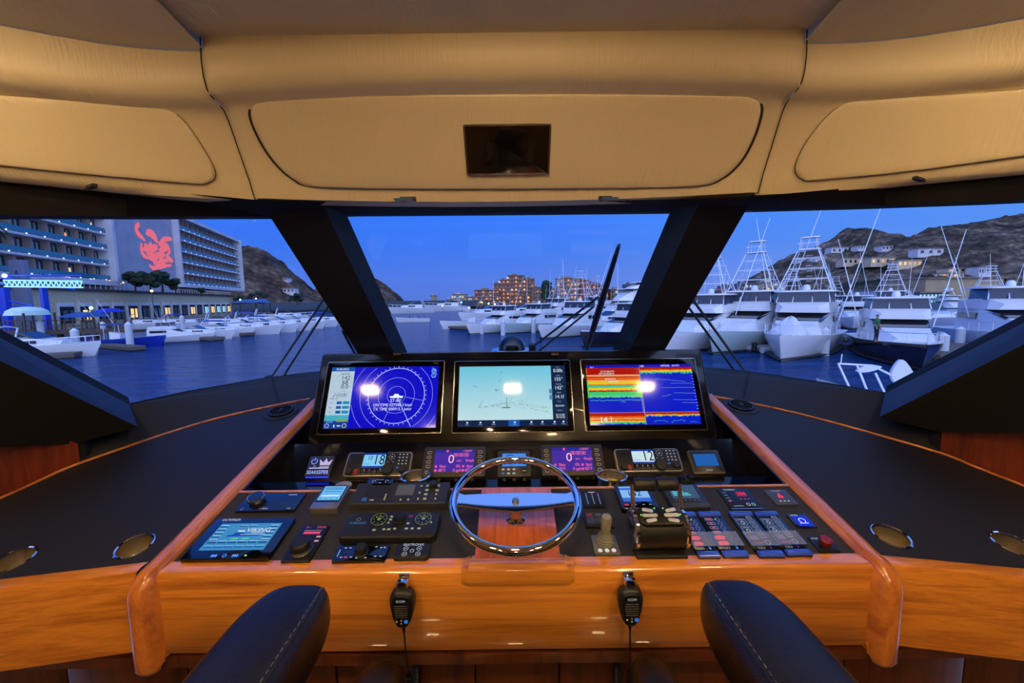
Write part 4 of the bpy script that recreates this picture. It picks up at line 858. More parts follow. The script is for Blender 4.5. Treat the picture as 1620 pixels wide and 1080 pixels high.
# ------------------------------------------------------------------ radio panel
t, w, h = dev('stabilizer_switch', 'square switch panel glowing blue with a white crown and a power symbol', 'control panel', RADIO, ((482.7,755),(522,754),(531.7,723),(492.6,723)))
b = MB(); b.slab(rr(w,h,.006), 0, .012, .003); b.build('housing', mat('crown_panel',(52,46,60),.35), t); b = MB(); z = .0125
b.m(glow((90,140,255),1.6)); b.ring(-w*.26,h*.22,.011,.0028,z,24,120,420); b.rect(-w*.26,h*.22+.009,.0028,.012,z); b.m(glow((190,180,225),1)); cx_, cy_ = w*.2, h*.16
b.flat([(cx_-.02,cy_-.012),(cx_+.02,cy_-.012),(cx_+.026,cy_+.014),(cx_+.01,cy_),(cx_,cy_+.018),(cx_-.01,cy_),(cx_-.026,cy_+.014)], z); b.rect(cx_,cy_-.018,.04,.003,z)
b.m(glow((170,190,255),1.5)); b.rect(0,-h*.12,w*.78,.003,z); lab(b,'SEAKEEPER',0,-h*.33,.021,z,(140,165,255),1.5,.85); b.m(glow((120,120,255),1.5)); b.rect(-w*.2,h*-.02,.01,.003,z); b.build('lit_legend', None, t, 0)
b = MB(); b.m(glow((30,50,255),3)); b.box(0,-h*.52,.003,w*.9,.003,.003); b.build('glow_strip', None, t)
for q, num, lb in ((((544,757),(649.6,756),(654.6,717.7),(553.8,718.6)),'18','left'),(((976,750.2),(1079.8,748.3),(1069.6,712.2),(968.7,713.1)),'12','right')):
    t, w, h = dev('vhf_radio', 'silver edged marine radio with keypad, screen reading %s, %s of the wheel' % (num, lb), 'radio', RADIO, q, 'marine radios')
    b = MB(); b.slab(rr(w,h,.014,5), 0, .02, .003); b.build('frame', mat('radio_edge',(150,145,135),.3,.6), t); b = MB(); b.slab(rr(w*.955,h*.9,.011,5), .015, .023, .002); b.build('face', BLKP, t)
    b = MB(); z = .0235; sx0 = -w*.07; b.m(BLKG); b.rect(sx0,h*.06,w*.36,h*.86,z); b.m(glow((24,60,170),.9)); b.rect(sx0,h*.13,w*.335,h*.62,z+.0003)
    b.m(glow((130,205,245) if num == '18' else (205,228,240), .95)); b.rect(sx0,h*.13,w*.335,h*.46,z+.0005); lab(b,num,sx0+w*.075,h*.13,.06,z+.0009,(10,16,40),.4,.8)
    if num == '18': lab(b,'10',sx0-w*.065,h*.22,.026,z+.0009,(10,16,40),.4,.8)
    b.m(glow((60,110,190),.8)); b.rect(sx0-w*.1,h*.0,w*.1,.001,z+.0009); b.rect(sx0-w*.1,-h*.04,w*.1,.001,z+.0009)
    for i in range(4): b.m(WHT); b.rect(sx0-w*.12+i*w*.08,-h*.25,.003,.004,z+.0004); b.m(mat('key_grey',(58,60,64),.4)); b.slab(rr(w*.06,h*.08,.004,3,sx0-w*.12+i*w*.08,-h*.34),z-.001,z+.003,.001)
    b.build('screen', None, t, 0)
    b = MB(); b.m(GAP if False else mat('slot_black',(6,6,6),.8))
    for i in range(8): b.rect(-w*.36,h*(.36-.075*i),w*.17,h*.028,z)
    b.m(glow((190,185,175),.55))
    for i in range(4):
        for j in range(3): b.rect(w*(.31+.055*j),h*(.37-.13*i),w*.026,h*.05,z)
    for a in range(0,360,45): b.rect(w*.19+.012*cos(radians(a)),h*.27+.012*sin(radians(a)),.004,.003,z)
    b.rect(w*.19,h*.27,.008,.005,z); b.rect(w*.14,h*.06,.008,.002,z); b.rect(w*.22,h*.06,.008,.002,z); b.m(glow((40,110,200),.9)); b.rect(w*.3,-h*.17,w*.04,h*.05,z); b.build('keypad', None, t, 0)
    b = MB(); b.slab(rr(w*.05,h*.2,.003,2,-w*.31,-h*.33), .022, .028, .002); b.build('distress_button', REDP, t)
    for x, y, r in ((-.4,-.34,.011),(.16,-.26,.02),(.39,-.28,.012)): knob(t, w*x, h*y, .023, r*1.15, .014)
def colfix(): pass
for q, lb in ((((667.4,759.4),(768,758.5),(769.6,711.3),(674.4,711.9)),'left'),(((857,757.6),(957.8,755.7),(949,707.6),(854,709)),'right')):
    t, w, h = dev('engine_display', 'violet engine display with pink figures behind the %s side of the wheel' % lb, 'screen', RADIO, q, 'engine displays')
    b = MB(); b.slab(rr(w,h,.004), .0, .03, .003); b.build('housing', mat('engine_housing',(46,44,42),.5), t)
    b = MB(); z = .0306; b.m(glow((72,44,170),.85)); b.rect(0,h*.02,w*.64,h*.74,z); b.m(glow((30,40,160),.85)); b.rect(0,h*.34,w*.64,h*.1,z+.0003); PK = (255,120,160)
    lab(b,'0',-w*.05,h*.06,.052,z+.0006,(255,190,210),1); lab(b,'rpm',w*.08,h*.02,.012,z+.0006,PK,1)
    for i in range(3):
        x = w*(.02+.085*i); P_ = rr(w*.065,h*.11,.001,1,x,h*.21); b.m(glow(PK,1)); b.loft([[(p[0],p[1],z+.0005) for p in P_],[(x+(p[0]-x)*.8,h*.21+(p[1]-h*.21)*.8,z+.0005) for p in P_]], False); b.rect(x,h*.21,w*.02,h*.05,z+.0006)
    for s_, x, y in (('0bar',-.17,-.17),('88\u00b0F',-.18,-.3),('0%',.07,-.17),('0 gph',.06,-.3),('85\u00b0F',.24,-.3),('0psi',.25,-.17),('0mph',.25,.02)): lab(b,s_,w*x,h*y,.017,z+.0006,PK,1,.9)
    for x, y in ((-.28,-.17),(-.28,-.3),(.15,-.17),(.15,-.3),(-.12,.34)): b.m(glow((255,80,130),1)); b.add([(w*x+p[0],h*y+p[1],z+.0006) for p in circ(.0055,10)],[tuple(range(10))])
    lab(b,'-128007',w*.2,h*.34,.012,z+.0006,PK,1); b.build('screen', None, t, 0)
    b = MB()
    for i in range(5):
        for s_ in (-1,1):
            x = s_*w*.41; y = h*(.3-.155*i); b.m(glow((225,190,165),.55)); r = .0075
            if i == 4: b.ring(x,y-h*.02,r,.002,z,16)
            else:
                O = [(x-s_*.008,y-.005),(x+s_*.004,y-.005),(x+s_*.009,y),(x+s_*.004,y+.005),(x-s_*.008,y+.005)]; b.tube([(a,c,z) for a,c in O], .0009, 5, True)
    b.build('soft_keys', None, t, 30)
    for x in (-.22,.05,.3): knob(t, w*x, -h*.56, .0, .008, .02, BLKM, 'plug', 14)
t, w, h = dev('gauge_display', 'small gauge display lit bright blue, seen through the top of the wheel', 'screen', RADIO, ((786.5,758.9),(839.6,757.6),(838.7,717.8),(788.7,717.8)))
b = MB(); b.slab(rr(w,h,.005), 0, .028, .003); b.build('housing', mat('engine_housing',(0,0,0)), t); b = MB(); z = .0286
b.m(glow((58,140,240),.95)); b.rect(0,h*.14,w*.72,h*.5,z); b.m(glow((12,50,130),.5)); b.ring(-w*.13,h*.12,h*.21,.003,z+.0004,30,-30,210); b.line(-w*.22,h*.05,-w*.11,h*.13,.003,z+.0004); b.add([(-w*.11+p[0],h*.15+p[1],z+.0004) for p in circ(.006,12)],[tuple(range(12))]); lab(b,'13.3',w*.24,h*.06,.014,z+.0004,(12,40,110),.5); lab(b,'volts',w*.24,h*.2,.01,z+.0004,(12,40,110),.5); lab(b,'0.00',-w*.1,h*-.05,.01,z+.0004,(12,40,110),.5)
b.build('screen', None, t, 0); b = MB()
for i in range(3):
    for j in range(2): b.m(glow((60,120,200) if i == 0 and j else (200,200,195),.6)); b.slab(rr(.012,.007,.003,3,w*(-.33+.16*i),-h*(.23+.15*j)),z-.001,z+.001)
b.m(BLKM); b.lathe([(.012,z-.001),(.0145,z+.003),(.0,z+.003)],20,(w*.3,-h*.3,0),'z'); b.m(glow((200,200,195),.5)); b.rect(w*.3,-h*.3,.016,.003,z+.0035); b.build('keys', None, t, 20)
for x in (-.3,.0,.3): knob(t, w*x, -h*.58, .0, .008, .02, BLKM, 'plug', 14)
t, w, h = dev('monitor_screen', 'small square screen with a plain mid blue display, far right below the monitors', 'screen', RADIO, ((1097,750.7),(1146.5,750.2),(1133,714),(1086.3,714.4)))
b = MB(); b.slab(rr(w,h,.004), 0, .012, .002); b.build('frame', mat('thin_grey_edge',(120,115,105),.4,.5), t); b = MB(); b.slab(rr(w*.955,h*.94,.003), .01, .0128, .0005); b.build('face', mat('dark_face',(26,27,29),.35), t); b = MB(); b.m(glow((34,98,180),.9)); b.rect(0,h*.07,w*.74,h*.52,.0132); lab(b,'VIMAR',0,-h*.37,.01,.0132,(200,200,200),.6); b.build('screen', None, t, 0)
# shelf items
for px, lb in ((657,'left of the wheel, behind the grey control head'),(968,'right of the wheel, behind the rocker switches')):
    p = U(px, 769, Z=-.704); t = thing('cup_holder', 'half hidden steel cup holder %s' % lb, 'cup holder', p+V((0,.008,0)), 'shelf cup holders')
    b = MB(); b.lathe([(.052,0),(.053,.004),(.055,.036),(.058,.04),(.055,.042),(.050,.038),(.048,.005),(0,.005)], 40); b.build('cup', STEEL, t)
    b = MB(); b.lathe([(.0555,.037),(.0585,.041),(.0545,.043),(.053,.039)], 40); b.build('rim', CHROME, t)
p = U(543, 768, Z=-.70); t = thing('speaker_grille', 'flat pale oval disc lying on the shelf below the left radio', 'disc', p); b = MB(); b.lathe([(0,-.004),(.03,-.004),(.032,0),(.03,.004),(0,.005)], 30); b.build('disc', mat('pale_disc',(150,148,146),.5), t)
for px, py, lb in ((601,764,'left'),(1031,762,'right')):
    p = U(px, py, Z=-.69); t = thing('speaker_keypad', 'small dark blue panel with white arrow marks on the shelf below the %s radio' % lb, 'control panel', Matrix.Translation(p) @ Matrix.Rotation(radians(25),4,'X'), 'small shelf keypads')
    b = MB(); b.slab(rr(.1,.05,.003), -.016, 0, .002); b.build('housing', mat('navy_gloss',(0,0,0)), t); b = MB(); b.m(glow((190,200,235),.7))
    for x, y in ((-.025,.008),(.025,.008),(-.02,-.01),(.02,-.01)): b.ring(x,y,.006,.0015,.0006,14,0,250)
    b.add([(p_[0],p_[1],.0006) for p_ in circ(.004,10)],[tuple(range(10))]); b.rect(-.003,.016,.03,.0012,.0006); b.build('marks', None, t, 0)
p = U(1085, 764, Z=-.69); t = thing('phone_cradle', 'small black notched cradle on the shelf below the right radio', 'cradle', p)
b = MB(); b.box(0,0,.005,.05,.03,.03,.004); b.build('base', BLKP, t); b = MB(); b.box(-.016,0,.024,.016,.03,.012,.003); b.box(.016,0,.024,.016,.03,.012,.003); b.build('jaw', BLKM, t)
# ------------------------------------------------------------------ steering wheel
wu, wv = WHEEL.hit(815.5, 789); t = thing('steering_wheel', 'polished chrome two-spoke steering wheel on the teak plank', 'steering wheel', WHEEL.mat(wu, wv))
R1 = (WHEEL.hit(920,789)[0]-WHEEL.hit(711,789)[0])/2-.0122
b = MB(); b.tube([(R1*cos(2*pi*i/96), R1*sin(2*pi*i/96), 0) for i in range(96)], .0122, 16, True); rim = b.build('rim', CHROME, t, 60)
b = MB()      # finger grips under the far and near arcs
for i in range(-9, 10):
    a = radians(90+i*5.2); b.ball(((R1-.001)*cos(a),(R1-.001)*sin(a),-.006), .0085, 10, 6)
b.build('finger_grip', CHROME, rim, 60)
b = MB(); n_ = 24; rows = []
for i in range(n_+1):
    x = -R1+2*R1*i/n_; q = abs(x)/R1; hw = .020+.026*(1-q**2.2)**1.0*(1 if q < .98 else 1); lo = -.018-.022*max(0,1-q*1.05); hi = .016+.020*(1-q*q)
    if q > .85: hi += (q-.85)*.12; lo -= (q-.85)*.03
    zz = -.003-.010*(1-q*q)
    rows.append([(x,lo,zz-.004),(x,lo-.003,zz),(x,lo,zz+.004),(x,(lo+hi)/2,zz+.0043),(x,hi,zz+.004),(x,hi+.002,zz),(x,hi,zz-.004),(x,(lo+hi)/2,zz-.007)])
b.loft(rows); fixn(b.build('spoke', CHROME, t, 50))
b = MB(); b.lathe([(0,-.002),(.0105,-.002),(.0105,-.0085),(.008,-.0065)][::1], 6, (0,0,-.0)); b.lathe([(.0,-.003),(.006,-.003),(.009,-.005),(.0105,-.0105)], 6); b.build('hub_nut', STEEL, t, 20)
b = MB(); b.lathe([(.017,-.022),(.018,-.05),(.026,-.066),(.032,-.075),(.036,-.079)], 30); b.build('column', CHROME, t, 50)
# ------------------------------------------------------------------ fist microphones on the fascia
for px, py, lb, sgn in ((637,958,'left',1),(997,955,'right',1)):
    p = U(px, py, Y=.955); t = thing('fist_microphone', 'black ribbed fist microphone on a chrome clip, %s side of the teak front' % lb, 'microphone', p, 'fist microphones')
    b = MB(); O = [(-.0,-.055),(.012,-.052),(.024,-.03),(.030,0),(.031,.022),(.026,.038),(.014,.045),(0,.046),(-.014,.045),(-.026,.038),(-.031,.022),(-.030,0),(-.024,-.03),(-.012,-.052)]
    O = smoothloop(O, 3); b.M = Matrix(((1,0,0,0),(0,0,-1,0),(0,1,0,0),(0,0,0,1)))
    b.slab(O, -.022, .014, .009, True); b.build('body', BLKP, t, 45)
    b = MB(); b.M = Matrix(((1,0,0,0),(0,0,-1,0),(0,1,0,0),(0,0,0,1))); b.slab([(x*.8,y*.84) for x,y in O], .012, .0165, .002); b.build('face', BLKM, t, 45)
    b = MB(); b.M = Matrix(((1,0,0,0),(0,0,-1,0),(0,1,0,0),(0,0,0,1))); z = .017; b.m(mat('grille_line',(88,86,80),.4))
    for i in range(6): b.slab(rr(.036-.002*abs(i-2),.0016,.0005,1,0,.012-.006*i), .0165, .0178)
    lab(b,'ICOM',0,.025,.009,.0172,W,.5); b.m(glow((40,120,220),.8)); b.slab(rr(.009,.008,.002,2,.012,-.03), .0165, .0182); b.m(WHT); b.rect(-.012,-.03,.004,.005,.0172); b.add([(p_[0],-.027+p_[1],.0174) for p_ in circ(.0022,8)],[tuple(range(8))]); b.add([(p_[0],-.035+p_[1],.0174) for p_ in circ(.0022,8)],[tuple(range(8))]); b.build('grille', None, t, 0)
    b = MB()
    for x in (-.011,.011): b.box(x,.012,.052,.005,.028,.022,.001)
    b.box(0,.024,.056,.028,.004,.03,.001); b.box(0,.012,.062,.026,.02,.004,.001); b.build('clip', CHROME, t)
    k = 1 if px < 800 else 1
    b = MB(); b.tube([(0,.002,-.05),(0,.0,-.062),(.001,0,-.075)], [.006,.0045,.003], 10); b.tube([(.001,0,-.07),(.002,.001,-.12),(.006,.004,-.2)], .0022, 8)
    for j in range(1): b.tube([(.006+.007*cos(a*.9),.004+.007*sin(a*.9),-.2-.00075*a) for a in range(0,170)], .0021, 6)
    b.build('cord', BLKM, t, 60)
for px, lb in ((657,'left'),(977,'right')):
    p = U(px, 1030, Y=1.02); t = thing('coiled_cable', 'black corrugated cable hanging below the teak front, %s side' % lb, 'cable', p+V((0,0,.02)), 'coiled cables'); b = MB()
    b.tube([(.0,0,-.0025*i) for i in range(0,160)], [.0085 if i % 3 else .0105 for i in range(160)], 12); b.build('conduit', BLKM, t, 20)
# ------------------------------------------------------------------ helm chair: armrests run fore and aft either side of the camera
t = thing('helm_chair', 'black leather helm chair with stitched padded armrests in the foreground', 'chair', (0,.3,-1.67))
def armrest(s_):
    b = MB(); R = []; n = 28
    for i in range(26):
        q = i/25.0; y = -.15+.925*q if i < 17 else None
        if i < 16: y = -.15+(.63+.15)*i/15; k = 1; kz = 1
        else: a = (i-15)/10*pi/2; y = .63+.145*sin(a); k = cos(a)**.55; kz = cos(a)**.45
        zt = -.545-.012*(1-kz); ring = []; cx = s_*.432
        for j in range(n):
            a = 2*pi*j/n; ca, sa = cos(a), sin(a)
            x = .077*k*(abs(ca)**.55)*(1 if ca > 0 else -1); z = .062*kz*(abs(sa)**.6)*(1 if sa > 0 else -1)
            ring.append((cx+x, y, zt-.062+z-(1-kz)*.02))
        R.append(ring)
    b.loft(R); return fixn(b.build('armrest', LEATH, t, 60, True))
for s_ in (-1,1):
    ar = armrest(s_)
    def rim(off, dz):
        pts = []
        for i in range(34):
            if i < 20: y = -.1+.73*i/19; k = 1; kz = 1
            else: a = (i-19)/14*pi/2*.93; y = .63+.145*sin(a); k = cos(a)**.55; kz = cos(a)**.45
            ang = radians(47); x = .077*k*cos(ang)**.55; z = .062*kz*sin(ang)**.6
            pts.append(V((s_*.432-s_*(x+off*k), y, -.545-.012*(1-kz)-.062+z-(1-kz)*.02+dz)))
        return pts
    sp = rim(.0,.0); b = MB(); b.tube(sp, .0016, 6); sm = b.build('seam', LEATH, ar); PM['x'] = PM[t.name]
    sm.parent = ar; sm.location = -Vector(PM[t.name].to_translation()) if False else -PM[t.name].to_translation()
    b = MB(); P2 = rim(-.006,.003); P2 = [P2[0].lerp(P2[1],0)]+P2
    for a, c in zip(P2, P2[1:]):
        L = (c-a).length
        if L < 1e-5: continue
        m = max(1, int(L/.011))
        for q in range(m): p0 = a.lerp(c,(q+.2)/m); p1 = a.lerp(c,(q+.75)/m); b.cyl(p0, p1, .0009, n=5)
    st = b.build('stitching', STITCH, ar, 0); st.location = -PM[t.name].to_translation()
b = MB(); R = []   # seat cushion with thigh bolsters rising at both sides
for i in range(9):
    y = -.1+.0; q = i/8
    y = -.12+.93*q; k = 1 if q < .8 else sqrt(max(0,1-((q-.8)/.2)**2))*.35+.65
    ring = []
    for j in range(25):
        x = -.40+.8*j/24; bol = max(0,1-((abs(x)-.315)/.085)**2)**.5 if abs(abs(x)-.315) < .085 else 0
        ring.append((x, y-(.0 if bol else .10)*(q), -1.0+.115*bol*(k if q > .6 else 1)))
    for j in range(25): x = .40-.8*j/24; ring.append((x, y-.05*q, -1.14))
    R.append(ring)
for s_ in (-1,1):
    rows_ = []
    for i in range(14):
        q = i/13; y = .815+.10*sin((i-9)/4*pi/2); k = 1 if i < 10 else max(.04,cos((i-9)/4*pi/2))
        if i < 10: y = -.1+.915*i/9
        rows_.append([(s_*.325+.062*k*cos(2*pi*j/20), y, -.905+.055*k*sin(2*pi*j/20)) for j in range(20)])
    bb = MB(); bb.loft(rows_); fixn(bb.build('thigh_bolster', LEATH, t, 60, True))
b = MB(); b.box(0,.3,-1.02,.62,.85,.14,.03); b.build('seat', LEATH, t, 60, True)
b = MB(); b.box(0,-.3,-.72,.56,.12,.66,.04); b.build('backrest', LEATH, t, 60, True)
b = MB()
for s_ in (-1,1): b.box(s_*.42,.02,-.86,.04,.12,.42,.01)
b.box(0,-.0,-1.1,.88,.2,.03,.01); b.build('arm_bracket', BLKM, t, 30, True)
b = MB(); b.lathe([(.0,-1.669),(.24,-1.669),(.24,-1.655),(.07,-1.63),(.055,-1.6),(.055,-1.09)], 32, (0,.2,0)); b.build('pedestal', STEEL, t, 40, True)
# ------------------------------------------------------------------ wipers and compass dome outside the glass
def wiper(name, lb, arms, blade=None, grp=None):
    A = [(U(*a, Y=ya), U(*c, Y=yc), r) for a, ya, c, yc, r in arms]
    t = thing(name, lb, 'wiper', A[0][0], grp)
    for a, c, r in A: b = MB(); b.tube([a, a.lerp(c,.5)+V((0,.0,.0)), c], r, 8, flat=.6); b.build('arm', RUB, t, 60, True)
    b = MB(); p = A[0][0]; b.cyl(p+V((0,0,-.04)), p+V((0,-.01,.02)), .025); b.build('pivot', RUB, t, 30, True)
    return t
def blade(t, a, ya, c, yc, r, m=RUB):
    p, q = U(*a, Y=ya), U(*c, Y=yc); b = MB(); b.m(m); d = q-p
    b.tube([p, p.lerp(q,.12), p.lerp(q,.5), p.lerp(q,.93), q], [r*.5,r,r*1.15,r*.7,r*.5], 8, flat=.5)
    b.build('blade', None, t, 60, True)
t = wiper('windshield_wiper', 'large black wiper standing upright across the centre windshield', [((842,549),2.72,(946,470),2.3,.012),((852,556),2.74,(938,486),2.36,.010)])
blade(t, (927,558), 2.62, (979,388), 1.98, .032)
t = wiper('windshield_wiper', 'pair of black wiper arms crossing the left side window', [((427,600),2.36,(514,470),1.98,.009),((444,602),2.38,(522,480),2.0,.009)], grp='side window wipers')
blade(t, (541,522), 2.1, (563,562), 2.2, .006)
t = wiper('windshield_wiper', 'pair of black wiper arms crossing the right side window', [((1182,592),2.36,(1093,470),1.98,.011),((1166,592),2.38,(1085,480),2.0,.010)], grp='side window wipers')
p = U(810, 556, Y=2.9); t = thing('horn_dome', 'polished chrome dome on a flat ring outside the centre window', 'dome', p)
b = MB(); b.lathe([(.150,0),(.155,.008),(.14,.02),(.10,.022)], 40); b.build('base_ring', CHROME, t)
b = MB(); b.ball((0,0,.022), .098, 32, 16, (1,1,1)); b.build('dome', mat('dark_chrome',(60,62,66),.06,1), t)
# ------------------------------------------------------------------ outside: water
SEA = -4.5
random.seed(11)
m, tt, bb = newmat('harbour_water'); bb.inputs['Base Color'].default_value = lin((8,74,142)); bb.inputs['Roughness'].default_value = .1; bb.inputs['IOR'].default_value = 1.33
co = tt.nodes.new('ShaderNodeTexCoord'); mp = tt.nodes.new('ShaderNodeMapping'); mp.inputs['Scale'].default_value = (.35,.9,1); mp.inputs['Rotation'].default_value = (0,0,radians(18))
n1 = tt.nodes.new('ShaderNodeTexNoise'); n1.inputs['Scale'].default_value = .8; n1.inputs['Detail'].default_value = 7; n1.inputs['Roughness'].default_value = .66; n1.inputs['Distortion'].default_value = .6
bp = tt.nodes.new('ShaderNodeBump'); bp.inputs['Strength'].default_value = .9; bp.inputs['Distance'].default_value = 3.0
tt.links.new(co.outputs['Object'], mp.inputs[0]); tt.links.new(mp.outputs[0], n1.inputs['Vector']); tt.links.new(n1.outputs[0], bp.inputs['Height']); tt.links.new(bp.outputs[0], bb.inputs['Normal'])
b = MB(); b.add([(-1500,4,SEA),(1500,4,SEA),(1500,1600,SEA),(-1500,1600,SEA)], [(0,1,2,3)]); o = b.build('water', m, smooth=0); struct(o)
b = MB(); b.add([(-2.3,2.75,-.9),(2.3,2.75,-.9),(1.4,7,-1.75),(.0,9.5,-2.1),(-1.4,7,-1.75)], [(0,1,2,3,4)]); b.add([(-2.3,2.75,-.9),(-1.4,7,-1.75),(0,9.5,-2.1),(1.4,7,-1.75),(2.3,2.75,-.9),(-2.3,2.75,-3),(-1.2,7,-4),(0,9,-4),(1.2,7,-4),(2.3,2.75,-3)], [(0,1,6,5),(1,2,7,6),(2,3,8,7),(3,4,9,8)])
o = b.build('foredeck', mat('own_deck',(190,195,200),.5), smooth=0); struct(o)
# ------------------------------------------------------------------ hills
def hillmat(n, ca, cb, cc):
    m, t, b = newmat(n); b.inputs['Roughness'].default_value = 1; b.inputs['Specular IOR Level'].default_value = .1
    co = t.nodes.new('ShaderNodeTexCoord'); a = t.nodes.new('ShaderNodeTexNoise'); a.inputs['Scale'].default_value = .035; a.inputs['Detail'].default_value = 9; a.inputs['Roughness'].default_value = .7
    v = t.nodes.new('ShaderNodeTexVoronoi'); v.inputs['Scale'].default_value = .22; t.links.new(co.outputs['Object'], a.inputs['Vector']); t.links.new(co.outputs['Object'], v.inputs['Vector'])
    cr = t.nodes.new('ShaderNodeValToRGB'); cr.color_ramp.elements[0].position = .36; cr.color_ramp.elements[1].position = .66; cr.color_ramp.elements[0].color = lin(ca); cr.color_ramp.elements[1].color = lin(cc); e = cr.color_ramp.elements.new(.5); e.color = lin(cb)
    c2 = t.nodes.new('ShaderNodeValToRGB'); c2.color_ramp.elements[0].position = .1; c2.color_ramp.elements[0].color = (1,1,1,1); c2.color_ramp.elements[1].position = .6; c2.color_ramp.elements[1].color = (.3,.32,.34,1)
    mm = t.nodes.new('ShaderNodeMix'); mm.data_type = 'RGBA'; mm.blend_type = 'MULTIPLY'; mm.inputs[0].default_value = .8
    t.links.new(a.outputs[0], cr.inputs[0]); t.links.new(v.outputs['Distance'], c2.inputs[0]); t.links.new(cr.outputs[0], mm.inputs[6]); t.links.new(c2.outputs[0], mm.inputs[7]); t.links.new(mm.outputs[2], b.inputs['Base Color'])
    bp = t.nodes.new('ShaderNodeBump'); bp.inputs['Strength'].default_value = 1; bp.inputs['Distance'].default_value = 4; t.links.new(a.outputs[0], bp.inputs['Height']); t.links.new(bp.outputs[0], b.inputs['Normal'])
    return m
class Hill:
    def __init__(s, ridge, D, Yn, nm, m, amp=1, pw=1.15):
        s.D = D; s.Yn = Yn; s.pw = pw; s.amp = amp; s.R = []
        for x, y in ridge: p = U(x, y, Y=D); s.R.append((p.x, p.z-SEA))
        s.x0, s.x1 = s.R[0][0], s.R[-1][0]; n, k = int(min(260, (s.x1-s.x0)/2.4)), 80
        rows = [[V((x:=s.x0+(s.x1-s.x0)*i/n, y:=Yn+(D-Yn)*j/k, s.h(x, y)+SEA)) for i in range(n+1)] for j in range(k+1)]
        rows.append([V((p.x, p.y+30, SEA-2)) for p in rows[-1]])
        b = MB(); b.grid(rows); o = b.build(nm, m, smooth=0); o.data.polygons.foreach_set('use_smooth', [True]*len(o.data.polygons)); struct(o)
    def h(s, x, y):
        H = 0
        for (xa, ha), (xb, hb) in zip(s.R, s.R[1:]):
            if xa <= x <= xb: H = ha+(hb-ha)*(x-xa)/(xb-xa)
        t = (y-s.Yn)/(s.D-s.Yn); f = max(0, t)**s.pw
        nz = noise.fractal(V((x*.02, y*.02, s.D)), .9, 2.1, 6)*s.amp
        ed = max(0, 1-abs(2*t-1)**3)
        return H*f*(1)+nz*9*ed*min(1, H/30)+noise.fractal(V((x*.15, y*.15, 3)), .8, 2.1, 4)*s.amp*1.5*min(1, t*3)*min(1, H/20)-1.2
    def at(s, px, py):
        d = ray(px, py); Y = s.Yn
        while Y < s.D:
            p = d*(Y/d.y)
            if p.z < s.h(p.x, Y)+SEA: return p
            Y += 1
        return d*(s.D/d.y)
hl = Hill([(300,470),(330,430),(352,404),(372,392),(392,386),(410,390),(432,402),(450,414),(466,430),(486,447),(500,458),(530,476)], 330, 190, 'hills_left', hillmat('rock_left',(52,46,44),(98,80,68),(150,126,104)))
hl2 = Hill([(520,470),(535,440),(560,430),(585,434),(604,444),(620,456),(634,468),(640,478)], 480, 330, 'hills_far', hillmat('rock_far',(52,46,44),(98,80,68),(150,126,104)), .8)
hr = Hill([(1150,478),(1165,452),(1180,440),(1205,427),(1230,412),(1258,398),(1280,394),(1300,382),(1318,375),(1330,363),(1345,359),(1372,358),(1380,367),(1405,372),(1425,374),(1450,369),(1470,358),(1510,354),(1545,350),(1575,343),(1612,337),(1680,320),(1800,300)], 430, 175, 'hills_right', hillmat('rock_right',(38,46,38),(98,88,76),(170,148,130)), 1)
# ------------------------------------------------------------------ building pieces
def tint(c, n): return mat(n, c, .75, var=.12, bs=.4)
GLS = mat('dark_window_glass', (20,28,40), .1)
LITW = [glow((255,170,90),1.1,.5), glow((255,205,140),1.3,.5), glow((255,140,60),.8,.5), glow((150,220,255),1.2,.5)]
WHB = tint((190,192,200),'white_render'); STONE = None
